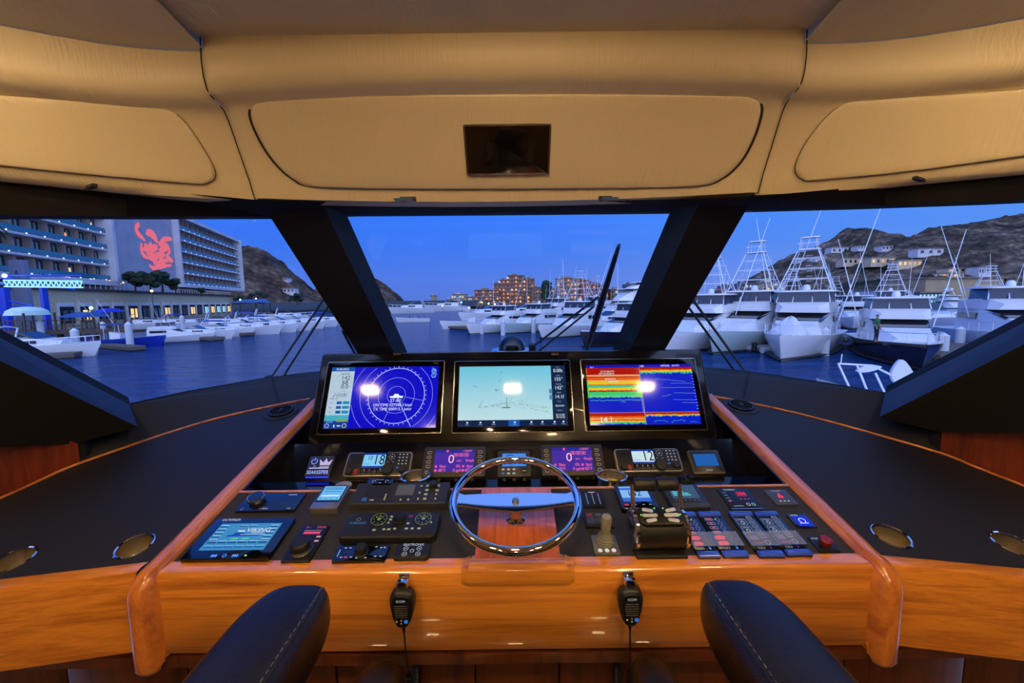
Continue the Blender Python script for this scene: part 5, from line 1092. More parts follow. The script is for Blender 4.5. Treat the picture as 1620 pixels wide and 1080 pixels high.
# hotel: facade frame, local x along the facade, y inward, z up
DIR = V((-.315,.949,0)).normalized()
def frameM(p, d): d = V(d).normalized(); n = V((-d.y, d.x, 0)); m = Matrix((d, n, V((0,0,1)))).transposed().to_4x4(); m.translation = p; return m
HW = tint((176,158,146),'hotel_bay_wall'); HWH = tint((205,205,212),'hotel_white'); TEAL = mat('teal_balustrade', (40,120,140), .15, alpha=1, coat=.3); BLANK = tint((176,172,182),'hotel_blank_wall')
def hotel_wing(label, P0, L, z0, nf, fh, nb, lit, frame=True):
    t = thing('hotel_wing', label, 'building', frameM(P0, DIR)); H = nf*fh; dp = 1.7
    b = MB(); b.box(L/2, dp+5, z0+H/2, L, 10, H); b.build('wall', HW, t, 0)
    b = MB(); b.box(L/2, dp+.0, z0+H+.5, L+.6, 2*dp+1.4, 1.0); b.box(L/2, dp, z0-.5, L+.6, 2*dp+2.4, 1.0)
    for x in (-.5, L+.3): b.box(x, dp, z0+H/2, .9, 2*dp+2.2, H+2)
    b.build('white_frame', HWH, t, 0)
    for f in range(nf):
        z = z0+f*fh
        b = MB(); b.box(L/2, dp/2, z+.02, L, dp, .38); sl = b.build('balcony_slab', HWH, t, 0)
        b = MB(); b.box(L/2, .1, z+.75, L, .06, .85); b.build('glass_balustrade', TEAL, sl, 0)
        b = MB(); b.m(glow((235,235,255),3,.5))
        for k in range(nb): b.box((k+.5)*L/nb, -.02, z+.25, .16, .1, .16)
        b.build('balcony_lamp', None, sl, 0)
        b = MB()
        for k in range(nb+1): b.box(k*L/nb, dp/2+.3, z+fh/2, .22, dp-.6, fh-.1)
        b.build('partition', mat('hotel_fin',(150,138,132),.8), sl, 0)
        for k in range(nb):
            x = (k+.5)*L/nb; b = MB(); b.m(mat('hotel_glass',(40,54,66),.2)); b.box(x, dp-.05, z+fh*.48, L/nb*.78, .12, fh*.82); b.m(mat('curtain',(150,172,160),.8)); b.box(x-L/nb*.1, dp-.14, z+fh*.45, L/nb*.14, .06, fh*.7); b.box(x+L/nb*.16, dp-.14, z+fh*.45, L/nb*.1, .06, fh*.7)
            if random.random() < lit: b.m(LITW[random.randrange(2)]); b.box(x, dp-.13, z+fh*.45, L/nb*.3, .05, fh*.4)
            b.build('window', None, t, 0)
    return t
PA = U(172, 400, Y=86)
hotel_wing('near wing of the white hotel with rows of balconies, cut by the left frame edge', V((PA.x,PA.y,0))-DIR*34, 34, U(172,445,Y=86).z, 6, 3.25, 9, .25)
PB = U(275.5, 345, Y=120)
hotel_wing('far wing of the white hotel with six floors of small balconies, right of the mural', V((PB.x,PB.y,0)), 56, U(288,449,Y=121).z, 6, 3.3, 15, .05)
# blank wall between the wings, with the octopus-like projected mural in pink
PC = V((PA.x-.6,PA.y+.6,0)); PDv = V((PB.x-.3,PB.y-.5,0)); dd = (PDv-PC); t = thing('mural_wall', 'tall blank grey hotel wall carrying a glowing coral pink swirling mural', 'wall', frameM(PC, dd)); L = dd.length
b = MB(); b.box(L/2+.2, 4, 13, L+.4, 8, 34); b.build('wall', BLANK, t, 0)
MI = PM[t.name].inverted(); mpl = Plane(PC+dd.normalized().cross(V((0,0,1)))*.06, (0,0,1), dd.normalized())
b = MB(); b.m(glow((240,108,124),.95,.6))
def mur(P, w_=None):
    pts = smoothloop(P, 4, w_ is None)
    pts3 = [mpl.w(*mpl.hit(x, y), .0) for x, y in pts]
    if w_ is None: b.add([MI @ p for p in pts3], [tuple(range(len(pts3)))])
    else:
        n = len(pts3); rows = []
        for i in range(n):
            a = pts3[max(i-1,0)]; c = pts3[min(i+1,n-1)]; d = (c-a).normalized(); s_ = d.cross(mpl.n); q = w_*sin(pi*(.12+.88*(i+.5)/n*.95))*.5+.06
            rows.append([MI @ (pts3[i]+s_*q), MI @ (pts3[i]-s_*q)])
        b.grid(rows)
for P, w_ in (([(221,354),(216,359),(217,367),(223,374),(230,381)],1.5), ([(232,367),(240,370),(246,377),(249,384)],2.3), ([(272,378),(262,378),(256,382),(252,388)],1.4), ([(224,384),(224,396),(228,404),(236,409)],1.3),
              ([(240,384),(236,390),(240,396),(247,392),(244,386)],1.3), ([(250,384),(257,388),(265,390),(268,398),(264,404)],1.6), ([(236,398),(236,406),(243,410),(250,405),(246,399)],1.2), ([(243,410),(248,418),(257,420),(266,420)],1.6),
              ([(262,404),(268,410),(274,413)],1.6), ([(236,419),(242,424),(250,423),(258,424)],1.0), ([(252,408),(256,414),(262,414)],2.0), ([(228,388),(234,394),(232,402)],2.0), ([(254,396),(258,402),(254,408)],1.8)): mur(P, w_)
for cx_, cy_, r_ in ((236,370,5),(244,391,7),(258,394,7),(240,403,6),(253,403,7),(262,412,5),(247,415,5),(230,394,5),(268,420,3.5)): mur([(cx_+r_*cos(a)*(1+.25*sin(3*a+cx_)), cy_+r_*sin(a)*.8*(1+.2*cos(2*a))) for a in [2*pi*i/9 for i in range(9)]])
b.build('mural', None, t, 0)
# terrace podium in pale stone with shop fronts
STN = mat('podium_stone', (198,184,150), .85, bump=.5, bs=3, var=.25)
p0 = V((-81.8,80,0))-DIR*40; t = thing('hotel_podium', 'long pale stone quayside building with lit shop fronts below the hotel', 'building', frameM(p0, DIR)); zt = U(166,461,Y=79).z
b = MB(); b.box(58, 10, (zt+SEA+.6)/2, 116, 20, zt-SEA-.6); b.build('wall', STN, t, 0)
b = MB(); b.box(58, 9.7, zt+.25, 116.5, 20.4, .5); b.build('parapet', mat('parapet_dark',(60,58,62),.8), t, 0)
for k in range(17):
    x = 30+k*5.0; b = MB(); b.m(HWH); b.box(x, -.05, SEA+3.2, 3.9, .3, 3.6); b.m(GLS); b.box(x, -.15, SEA+2.9, 3.3, .3, 2.9)
    b.m(LITW[1] if k % 3 == 1 else (LITW[3] if k in (12,14,15) else mat('shop_interior',(70,80,92),.4))); b.box(x-.6, -.25, SEA+2.7, 1.1, .2, 2.0); b.box(x+.9, -.25, SEA+2.7, .7, .2, 2.0); b.build('shop_front', None, t, 0)
b = MB(); b.m(glow((255,190,110),4,.5))
for k in range(40): b.box(4+k*1.15, .5, zt+2.1+.25*sin(k*1.3), .26,.2,.26)
b.build('festoon_light', None, t, 0)
b = MB()
for k in range(60): b.box(20+k*1.6, .3, zt+.95, .08,.08,1.0)
b.box(67,.3,zt+1.45,96,.08,.08); b.build('railing', HWH, t, 0)
# grey vertical sign pylon with the outlined A-shape
q = U(36, 470, Y=60); t = thing('sign_pylon', 'tall flat grey pylon with a thin dark triangular mark near its top', 'sign', (q.x, q.y, SEA+.8)); s_ = 60/630
b = MB(); zt2 = U(36,411,Y=60).z-SEA-.8; b.box(0,0,zt2/2,24*s_,.6,zt2); b.build('post', mat('pylon_grey',(108,118,150),.6), t, 0)
b = MB(); b.m(mat('pylon_mark',(24,40,110),.5)); b.tube([(-.35,-.35,zt2-2.6),(0,-.35,zt2-1.5),(.35,-.35,zt2-2.6)], .05, 5); b.build('mark', None, t, 0)
# blue gantry with lit truss
BLM = mat('gantry_blue', (24,60,190), .4); t = thing('boat_lift_gantry', 'blue steel gantry with long brightly lit white truss by the left quay', 'crane', (U(40,500,Y=50).x, 50, SEA))
b = MB()
def G(px, py, Y): return U(px, py, Y=Y)
for px in (4, 68): p = G(px, 455, 50); b.box(p.x, 50, (p.z+SEA)/2, 1.0 if px == 4 else .4, .6, p.z-SEA)
for a, c in (((4,440),(120,458)),((4,474),(52,484)),((52,484),(4,486)),((4,436),(130,436))): b.tube([G(*a,50), G(*c,50)], .12, 6)
b.build('leg_frame', BLM, t, 0, True)
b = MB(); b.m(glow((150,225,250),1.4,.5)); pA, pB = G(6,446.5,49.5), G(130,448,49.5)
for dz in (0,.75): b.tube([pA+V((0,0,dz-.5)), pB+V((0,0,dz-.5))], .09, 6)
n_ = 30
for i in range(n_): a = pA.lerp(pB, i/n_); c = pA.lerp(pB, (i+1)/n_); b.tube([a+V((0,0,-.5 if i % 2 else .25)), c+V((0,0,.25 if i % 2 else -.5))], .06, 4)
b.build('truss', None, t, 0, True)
q = G(7,436,49); b = MB(); b.m(glow((190,240,255),40,.5)); b.ball((q.x,q.y,q.z), .22, 10, 6); b.build('flood_lamp', None, t, 30, True)
# quay and docks
b = MB(); b.M = frameM(V((-74.0,80,0))-DIR*48, DIR); b.box(75, 8, SEA+.3, 150, 18, 1.4); o = b.build('quay', mat('quay_concrete',(120,112,104),.9,bump=.4,bs=2), smooth=0); struct(o)
DKM = mat('dock_boards', (92,84,78), .85, bump=.3, bs=4)
def dock(name, label, a, c, w_, grp='floating docks', zz=.35):
    a, c = V(a), V(c); d = (c-a); d.z = 0; t = thing(name, label, 'dock', frameM((a.x,a.y,SEA), d), grp); L = d.length
    b = MB(); b.box(L/2, 0, zz, L, w_, .35, .04); b.build('deck', DKM, t, 0); b = MB(); b.box(L/2, 0, .05, L*.98, w_*.8, .3); b.build('float', BLKP, t, 0); return t
def gw(px, py): return U(px, py, Z=SEA)
PILE = None; PN = [0]
def pile(px, py, hp, label, r=.22):
    global PILE
    p = gw(px, py); top = U(px, py-hp, Y=p.y).z-SEA
    if PILE is None:
        PILE = thing('mooring_pile', label, 'pile', Matrix.Identity(4), 'white mooring piles'); b = MB(); b.lathe([(1,-1),(1,.86),(1.02,.865),(1.02,.88)], 14); b.build('post', mat('pile_white',(190,196,206),.6), PILE)
        b = MB(); b.lathe([(1.04,.88),(0,1)], 14); b.build('cap', mat('pile_cap',(205,208,214),.5), PILE); o = PILE
    else: o = copy_tree(PILE)
    o['label'] = label; o.location = (p.x, p.y, SEA); o.scale = (r*1.4, r*1.4, top); return o
for i, (px, py, hp, lb) in enumerate(((122,560,42,'thick mooring pile at the bow of the leftmost cabin cruiser'),(165,540,32,'mooring pile rising behind the blue hulled boat'),(207,552,44,'mooring pile beside the blue hull amidships'),(290,528,30,'mooring pile ahead of the white walkaround boat'),(357,528,24,'mooring pile among the small white cruisers, left window'),(406,520,20,'mooring pile left of the wiper arms in the left window'),
      (68,545,40,'broad square mooring pile below the blue gantry'),(796,530,24,'mooring pile at the first cruiser, centre window'),(844,526,24,'mooring pile in the middle of the centre boats'),(907,532,26,'mooring pile below the wiper arms, centre window'),
      (1187,550,30,'mooring pile in front of the left sportfisher, right window'),(1304,562,45,'dark wet mooring pile beside the boat with the tarpaulin'),(1467,568,42,'mooring pile nearest the orange buoy'),(1490,566,40,'second mooring pile right of the orange buoy'),(1517,552,36,'mooring pile at the far end of the near finger dock'),(1530,535,28,'short mooring pile behind the finger dock'),(1327,518,16,'distant mooring pile between two sportfishers'),(903,508,14,'distant mooring pile behind the centre cruisers'),(762,528,16,'mooring pile next to the work dock'),(1146,540,24,'mooring pile at the half hidden boat by the right mullion'))):
    pile(px, py, hp, lb)
for k, (a, c, w_, lb) in enumerate(((gw(125,566),gw(20,572),1.6,'low dock under the leftmost cabin cruiser'),(gw(220,556),gw(130,548),1.2,'narrow float beside the blue hulled boat'),(gw(345,540),gw(300,536),1.6,'float between white boats in the left window'),(gw(395,532),gw(352,529),1.6,'farther float in the left window'),
       (gw(600+120,520),gw(600+190,524),3,'dark work dock at the left end of the centre boats'),(gw(1440,569),gw(1560,548),3.0,'near finger dock with the orange buoy at its corner'),(gw(1325,540),gw(1375,540),2.0,'short dock behind the dark hulled sportfisher'))):
    dock('floating_dock', lb, a, c, w_)
p = gw(1440, 571); t = thing('mooring_buoy', 'round orange buoy floating at the corner of the near finger dock', 'buoy', (p.x,p.y,SEA)); b = MB(); b.ball((0,0,.1), .42, 16, 10); b.build('float', mat('orange_float',(225,80,60),.4), t); b = MB(); b.lathe([(.07,.5),(.07,.62),(0,.62)], 10); b.build('eye', BLKP, t)
# ------------------------------------------------------------------ boats: local x forward, z up from the waterline
HULLW = mat('gelcoat_white', (215,218,222), .25, coat=.4); HULLG = mat('gelcoat_pale_green',(170,190,190), .25, coat=.4); HULLB = mat('gelcoat_blue',(20,50,160), .2, coat=.5); HULLD = mat('gelcoat_dark',(26,22,34), .15, coat=.6); SMOKE = mat('smoked_glass',(12,16,28), .08, coat=.5); CANV = mat('white_canvas',(205,208,215), .8, bump=.5, bs=8); PIPE = mat('tower_pipe',(215,220,230), .3, .3); BLUEC = mat('blue_canvas',(24,60,140), .8); BOTT = mat('antifoul',(24,30,44), .7)
def hull(L, B, fb, mt, flare=1.0):
    b = MB(); R = []; n = 16
    for i in range(n+1):
        q = i/n; x = -L*.45+L*q*.95; wd = B/2*(1-max(0,(q-.45)/.55)**2.1)*(.94+.06*min(1,q*3)); wd = max(wd, .02); sh = fb*(1+.42*q**1.8); wl = wd*(.86-.45*max(0,q-.4)); xt = x+max(0,q-.6)*L*.14
        R.append([V((xt,wd,sh)), V((xt,wd*.97,sh*.8)), V((x,wl,.12)), V((x-.0,wl*.8,-.3)), V((x,0,-.5)), V((x,-wl*.8,-.3)), V((x,-wl,.12)), V((xt,-wd*.97,sh*.8)), V((xt,-wd,sh))])
    b.m(mt); vs = []; b.loft(R, True, True)
    return b
def sheer(L, fb, q): return fb*(1+.42*q**1.8)
def wid(L, B, q): return B/2*(1-max(0,(q-.45)/.55)**2.1)*.98
def qx(L, q): return -L*.45+L*q*.95+max(0,q-.6)*L*.14
def loftbox(b, secs):   # secs: (x, halfwidth, z0, z1, inset)
    b.loft([[(x,-w,z0),(x,w,z0),(x,w-i,z1),(x,-w+i,z1)] for x,w,z0,z1,i in secs]); return b
def railing(L, B, fb, q0, q1, hh, t):
    b = MB(); n = 12
    for s_ in (-1,1):
        pts = [(qx(L,q0+(q1-q0)*i/n), s_*wid(L,B,q0+(q1-q0)*i/n), sheer(L,fb,q0+(q1-q0)*i/n)+hh) for i in range(n+1)]; b.tube(pts, .03, 5)
        for p in pts[::2]: b.tube([p, (p[0],p[1],p[2]-hh)], .022, 4)
    b.build('bow_rail', PIPE, t, 0)
def tower(t, x, z0, z1, w0, h1=.7, full=True):
    b = MB()
    for s_ in (-1,1):
        for xa, xb in ((1.4,.45),(-1.4,-.45)): b.tube([(x+xa,s_*w0,z0),(x+xb,s_*h1,z1)], .045, 5)
        for f in (.3,.55,.8):
            xx = 1.4+(.45-1.4)*f; yy = w0+(h1-w0)*f; z = z0+(z1-z0)*f; b.tube([(x+xx,s_*yy,z),(x-xx,s_*yy,z)], .03, 4)
            if s_ > 0: b.tube([(x+xx,yy,z),(x+xx,-yy,z)], .03, 4); b.tube([(x-xx,yy,z),(x-xx,-yy,z)], .03, 4)
        b.tube([(x+1.4,s_*w0,z0),(x-.9,s_*(w0+h1)/2,(z0+z1)/2)], .025, 4); b.tube([(x-1.4,s_*w0,z0),(x+.9,s_*(w0+h1)/2,(z0+z1)/2)], .025, 4)
    for i in range(8): z = z0+(z1-z0)*i/8; b.tube([(x-1.3+.11*i,-.2,z),(x-1.3+.11*i,.2,z)], .02, 4)
    b.build('tower_frame', PIPE, t, 0)
    b = MB(); b.slab(rr(1.3,1.7,.3,3,x,0), z1, z1+.08); b.slab(rr(1.1,1.5,.3,3,x,0), z1+1.0, z1+1.08); 
    for s_ in (-1,1):
        for e_ in (-1,1): b.tube([(x+e_*.45,s_*.6,z1),(x+e_*.4,s_*.55,z1+1.0)], .025, 4)
    b.tube([(x+.6,-.7,z1+.55),(x+.6,.7,z1+.55),(x-.6,.7,z1+.55),(x-.6,-.7,z1+.55)], .03, 4, True); b.build('crow_nest', PIPE, t, 0)
def outriggers(t, x, y, z, L=9, tilt=.22):
    for s_ in (-1,1): b = MB(); b.tube([(x,s_*y,z),(x-L*.08,s_*(y+L*tilt*.5),z+L*.5),(x-L*.2,s_*(y+L*tilt),z+L)], [.05,.04,.02], 5); b.build('outrigger', PIPE, t, 0)
def sportfish(hm=HULLW, L=17, B=5.2, tw=True, cover=False, name='sportfishing_boat', topz=5.0):
    t = thing(name, 'x', 'boat', Matrix.Identity(4)); fb = 1.35
    fixn(hull(L,B,fb,hm).build('hull', None, t, 30))
    b = hull(L*.985,B*.99,.14,BOTT); fixn(b.build('boot_stripe', None, t, 30))
    b = MB(); R = []
    for i in range(15): q = i/14*.995; R.append([(qx(L,q),-wid(L,B,q),sheer(L,fb,q)+.01),(qx(L,q),0,sheer(L,fb,q)+.13),(qx(L,q),wid(L,B,q),sheer(L,fb,q)+.01)])
    b.grid(R); b.build('deck', HULLW, t, 60)
    z0 = 1.5; b = MB(); b.m(HULLW); loftbox(b, [(-3.6,2.1,z0-.1,3.35,.15),(.6,2.15,z0-.1,3.35,.2),(3.6,1.75,z0,2.6,.35),(5.2,1.1,z0+.2,1.95,.4)]); cb = b.build('cabin', None, t, 20)
    b = MB(); b.m(SMOKE); b.loft([[(1.3,-1.85,3.1),(1.3,1.85,3.1),(1.3,1.7,3.24),(1.3,-1.7,3.24)],[(3.3,-1.62,2.6),(3.3,1.62,2.6),(3.3,1.4,2.73),(3.3,-1.4,2.73)]]); b.box(3.45,0,2.2,.6,3.0,.35) if False else None; b.box(-1.4,2.06,2.75,3.2,.12,.5); b.box(-1.4,-2.06,2.75,3.2,.12,.5); b.build('window_band', None, cb, 20)
    b = MB(); b.m(HULLW); loftbox(b, [(-3.4,2.05,3.3,4.0,.02),(-.6,2.1,3.3,4.15,.05),(1.3,1.9,3.3,4.15,.12),(2.0,1.5,3.3,3.75,.3)]); b.build('flybridge', None, t, 20)
    b = MB(); b.m(mat('clear_vinyl',(48,62,88),.12)); loftbox(b, [(-1.8,1.95,4.0,5.0,.12),(1.0,1.9,4.1,5.0,.25)]); b.build('enclosure', None, t, 20)
    b = MB()
    for y in (-1.9,-.7,.7,1.9): b.tube([(1.2,y*.98,4.1),(.75,y*.88,5.05)], .05, 5); b.tube([(-2,y,4.1),(-2,y*.92,5.05)], .05, 5)
    b.build('hardtop_frame', PIPE, t, 0)
    b = MB(); b.slab(rr(4.2,4.3,.8,4,-.5,0), 5.0, 5.15, .05); b.build('hardtop', HULLW, t, 30)
    b = MB(); b.lathe([(0,5.15),(.3,5.15),(.3,5.35),(.22,5.6),(0,5.68)], 14, (-.6,.0,0)); b.build('radar_dome', HULLW, t, 40)
    if tw: tower(t, -.6, 5.1, 8.6, 1.9)
    outriggers(t, -.2, 2.35, 2.6, 9.5 if tw else 8)
    railing(L,B,fb,.5,1.0,.75,t)
    b = MB(); b.tube([(-1.2,.9,5.1),(-1.6,1.0,8.4)], [.025,.01], 4); b.tube([(-1.2,-.9,5.1),(-1.6,-1.0,8.0)], [.025,.01], 4); b.build('antenna', PIPE, t, 0)
    if cover:
        b = MB(); b.loft([[(5.9+1.5*k*cos(a), 1.3*k*sin(a)*(1+.15*sin(3*a)), z+.12*sin(5*a)) for a in [2*pi*i/16 for i in range(16)]] for k, z in ((1,1.7),(.95,2.0),(.6,2.45),(.25,2.95),(.05,3.05))]); b.build('tarpaulin', CANV, t, 30)
    return t
def cruiser(hm=HULLW, L=9, B=3, canvas=None, name='cabin_cruiser', arch=True):
    t = thing(name, 'x', 'boat', Matrix.Identity(4)); fb = .95
    fixn(hull(L,B,fb,hm).build('hull', None, t, 30)); b = MB(); R = []
    for i in range(13): q = i/12*.99; R.append([(qx(L,q),-wid(L,B,q),sheer(L,fb,q)+.01),(qx(L,q),0,sheer(L,fb,q)+.22*sin(pi*min(1,q*1.1))),(qx(L,q),wid(L,B,q),sheer(L,fb,q)+.01)])
    b.grid(R); b.build('deck', HULLW, t, 60)
    b = MB(); b.m(HULLW); loftbox(b, [(-1.6,1.2,.9,1.75,.1),(.8,1.2,1.0,1.75,.15),(2.6,.8,1.2,1.5,.3)]); cb = b.build('cabin', None, t, 20)
    b = MB(); b.m(SMOKE); b.loft([[(.85,-1.02,1.72),(.85,1.02,1.72),(-.2,.98,2.25),(-.2,-.98,2.25)],[(1.1,-.95,1.7),(1.1,.95,1.7),(.0,.94,2.27),(.0,-.94,2.27)]]); b.box(.5,1.13,1.45,1.3,.08,.25); b.box(.5,-1.13,1.45,1.3,.08,.25); b.build('windshield', None, cb, 20)
    if arch:
        b = MB(); b.tube([(-2.2,-1.3,1.0),(-1.7,-1.25,2.6),(-1.6,0,2.8),(-1.7,1.25,2.6),(-2.2,1.3,1.0)], .07, 6); b.build('radar_arch', PIPE, t, 30)
    if canvas: b = MB(); b.m(canvas); b.grid([[(x,y*1.2,2.55+.2*(1-y*y)-.04*(x+.7)**2) for y in (-1,-.5,0,.5,1)] for x in (-2.4,-1.6,-.8,0,.7)]); b.build('bimini_top', None, t, 60)
    railing(L,B,fb,.5,1.0,.5,t); return t
def console_boat(hm=HULLW, L=8, B=2.6, top=BLUEC, name='fishing_skiff'):
    t = thing(name, 'x', 'boat', Matrix.Identity(4)); fb = .85
    fixn(hull(L,B,fb,hm).build('hull', None, t, 30)); b = MB(); R = []
    for i in range(11): q = i/10*.98; R.append([(qx(L,q),-wid(L,B,q),sheer(L,fb,q)-.1),(qx(L,q),wid(L,B,q),sheer(L,fb,q)-.1)])
    b.grid(R); b.build('deck', HULLW, t, 60)
    b = MB(); loftbox(b, [(-.6,.45,.6,1.7,.05),(.4,.45,.6,1.5,.1)]); b.build('console', HULLW, t, 20)
    b = MB()
    for x in (-.9,.6):
        for s_ in (-1,1): b.tube([(x,s_*.7,.7),(x*.9,s_*.75,2.45)], .03, 5)
    b.build('top_frame', PIPE, t, 0); b = MB(); b.slab(rr(2.2,1.8,.2,3,-.1,0), 2.45, 2.53); b.build('canopy', top, t, 20)
    for s_ in (-.35,.35): b = MB(); b.box(-L*.45-.25,s_,1.05,.45,.38,.7,.08); b.box(-L*.45-.25,s_,.3,.2,.18,1.0); b.build('outboard_motor', BLKP, t, 30)
    b = MB(); b.tube([(-.9,.75,2.5),(-2.6,1.2,5.2)], [.02,.01], 4); b.tube([(-.9,-.75,2.5),(-2.6,-1.2,5.2)], [.02,.01], 4); b.build('fishing_rod', PIPE, t, 0); return t
def motor_yacht(L=26, B=6.4, name='motor_yacht'):
    t = thing(name, 'x', 'boat', Matrix.Identity(4)); fb = 2.0; fixn(hull(L,B,fb,HULLW).build('hull', None, t, 30))
    for z0, z1, xa, xb, w_, nm in ((2.0,4.4,-9,4.5,2.8,'main_deckhouse'),(4.4,6.7,-8,2.0,2.5,'upper_deckhouse'),(6.7,8.0,-6,-1,2.0,'flybridge')):
        b = MB(); loftbox(b, [(xa,w_,z0,z1,.1),(xb-2,w_,z0,z1,.2),(xb,w_*.8,z0,z0+(z1-z0)*.7,.3),(xb+2.2,w_*.4,z0,z0+.3,.2)]); d = b.build(nm, HULLW, t, 20)
        b = MB(); b.m(SMOKE)
        for s_ in (-1,1): b.loft([[(xa+1,s_*w_,z0+(z1-z0)*.4),(xb-1.6,s_*w_,z0+(z1-z0)*.4),(xb-2.4,s_*(w_-.02),z0+(z1-z0)*.78),(xa+1.4,s_*(w_-.02),z0+(z1-z0)*.78)],[(xa+1,s_*(w_+.05),z0+(z1-z0)*.4),(xb-1.6,s_*(w_+.05),z0+(z1-z0)*.4),(xb-2.4,s_*(w_+.03),z0+(z1-z0)*.78),(xa+1.4,s_*(w_+.03),z0+(z1-z0)*.78)]])
        b.box(xb-.6,0,z0+(z1-z0)*.62,.9,w_*1.3,.5); b.build('window_band', None, d, 20)
        b = MB(); b.slab(rr(xb-xa+2,w_*2+.5,1.2,4,(xa+xb)/2-.5,0), z1-.05, z1+.12, .04); b.build('deck_edge', HULLW, d, 30)
    b = MB(); b.tube([(-5,-1.5,8),(-5.3,-.8,9.6),(-5.3,.8,9.6),(-5,1.5,8)], .12, 6); b.tube([(-5.3,0,9.6),(-5.6,0,12.2)], [.08,.03], 6); b.build('radar_mast', PIPE, t, 0); b = MB(); b.ball((-5.2,.6,10.0), .45, 12, 8); b.ball((-5.2,-.6,10.0), .45, 12, 8); b.build('satellite_dome', HULLW, t, 40); railing(L,B,fb,.5,1,.9,t); return t
PROTO = {}
def place(kind, px, py, head, sc, label, grp=None, **kw):
    p = gw(px, py); key = kind+str(sorted((k, getattr(v, 'name', v)) for k, v in kw.items()))
    if key not in PROTO: o = PROTO[key] = globals()[kind](**kw)
    else: o = copy_tree(PROTO[key])
    o.location = (p.x, p.y, SEA); o.rotation_euler = (0,0,radians(head)); o.scale = (sc,)*3; o['label'] = label
    if grp: o['group'] = grp
    elif 'group' in o: del o['group']
    return o
# left window (px, py give the middle of the waterline)
place('cruiser', 52, 566, 14, 1.0, 'leftmost white cabin cruiser, its stern hidden by the window frame')
place('console_boat', 190, 549, 10, 1.0, 'open boat with royal blue hull and white console in the left window', hm=HULLB)
place('sportfish', 268, 541, 24, .48, 'white walkaround fishing boat just right of the blue hull', tw=False, name='walkaround_boat', L=17)
LG = 'small white cruisers along the left quay'
for px, py, hd, sc, lb, kw in ((312,538,20,.82,'white cruiser with rounded cabin beyond the walkaround boat',{}),(347,533,20,.85,'white cruiser with blue bimini top, left window',{'canvas':BLUEC}),(385,530,25,1.0,'white cruiser just left of the wiper arms',{}),(415,527,22,1.0,'white cruiser crossed by the foot of the wiper arms, left window',{'canvas':BLUEC}),(440,524,20,1.05,'white cruiser between the two wiper arms',{}),
        (466,521,20,1.0,'white cruiser right behind the second wiper arm',{}),(490,518,24,1.0,'white cruiser near the tip of the left wiper',{}),(512,515,22,1.0,'farthest white cruiser, at the dark left mullion',{'canvas':BLUEC}),
        (352,521,30,1.1,'back row cruiser above the first float, left window',{}),(395,517,30,1.1,'back row cruiser above the middle piles, left window',{'canvas':BLUEC}),(425,512,28,1.2,'back row cruiser below the rocky hill',{}),(455,508,28,1.2,'back row cruiser behind the wiper arms',{}),(232,520,30,1.0,'small cruiser moored in front of the stone shop fronts',{}),(285,519,26,1.0,'blue topped cruiser in front of the stone shop fronts',{'canvas':BLUEC})):
    place('cruiser', px, py, hd, sc, lb, LG, **kw)
# centre window
place('cruiser', 655, 495, 200, 1.9, 'pale boat at the far left of the centre window'); place('cruiser', 712, 492, 195, 2.2, 'long low white boat in the distance, centre window')
place('console_boat', 700, 490, 180, 1.5, 'far small boat left of the distant low yacht')
place('sportfish', 795, 524, 228, .74, 'first white sportfisher of the centre row, bow to the left', tw=False)
place('sportfish', 850, 523, 226, .78, 'second sportfisher of the centre row, raked white cabin', tw=False, hm=HULLG)
place('sportfish', 914, 529, 226, .84, 'third sportfisher of the centre row, behind the wiper arms', tw=True)
place('sportfish', 880, 507, 215, .95, 'tall towered sportfisher in the second centre row', tw=True)
place('sportfish', 1000, 541, 215, .8, 'dark hulled sportfisher at the right mullion, centre window', tw=False, hm=HULLD)
place('sportfish', 940, 505, 215, 1.0, 'white towered sportfisher behind the upright wiper', tw=True, hm=HULLG)
place('console_boat', 745, 519, 200, 1.15, 'small boat with folded white frames at the work dock', top=HULLW)
place('motor_yacht', 1000, 510, 205, .95, 'big multi deck white motor yacht right of the upright wiper')
place('cruiser', 965, 520, 205, 1.2, 'white cruiser in front of the big motor yacht'); place('cruiser', 775, 506, 200, 1.5, 'white cruiser behind the work dock'); place('cruiser', 830, 503, 195, 1.5, 'small cruiser in the back row below the hillside flats')
# right window
place('sportfish', 1118, 546, 222, .95, 'sportfisher half hidden by the right mullion')
place('sportfish', 1186, 546, 222, 1.0, 'tall white towered sportfisher, second in the right window', hm=HULLG)
place('sportfish', 1268, 553, 226, .98, 'white sportfisher with tarpaulin on its foredeck, right window', tw=True, cover=True)
place('sportfish', 1412, 563, 236, .86, 'dark hulled sportfisher with a person standing on its bow', tw=False, hm=HULLD)
place('sportfish', 1594, 552, 240, 1.0, 'rightmost sportfisher, cut off by the dark window pillar', tw=False)
place('sportfish', 1248, 513, 222, .9, 'distant towered sportfisher in the gap left of the tarpaulin boat')
place('sportfish', 1352, 516, 228, .9, 'white sportfisher behind and left of the dark hull', tw=False)
place('motor_yacht', 1505, 508, 236, .55, 'large white yacht behind the finger dock, right window')
place('sportfish', 1405, 507, 228, 1.05, 'towered sportfisher behind the dark hulled one'); place('cruiser', 1455, 525, 250, 1.6, 'white cruiser with inflatable behind the near piles'); place('sportfish', 1560, 505, 230, 1.0, 'distant towered boat at the far right'); place('sportfish', 1318, 502, 228, .9, 'distant towered boat behind the tarpaulin boat')
p = gw(1213, 556); t = thing('rubber_dinghy', 'small pale inflatable dinghy floating between two sportfishers', 'boat', Matrix.Translation(V((p.x,p.y,SEA))) @ Matrix.Rotation(radians(20),4,'Z'))
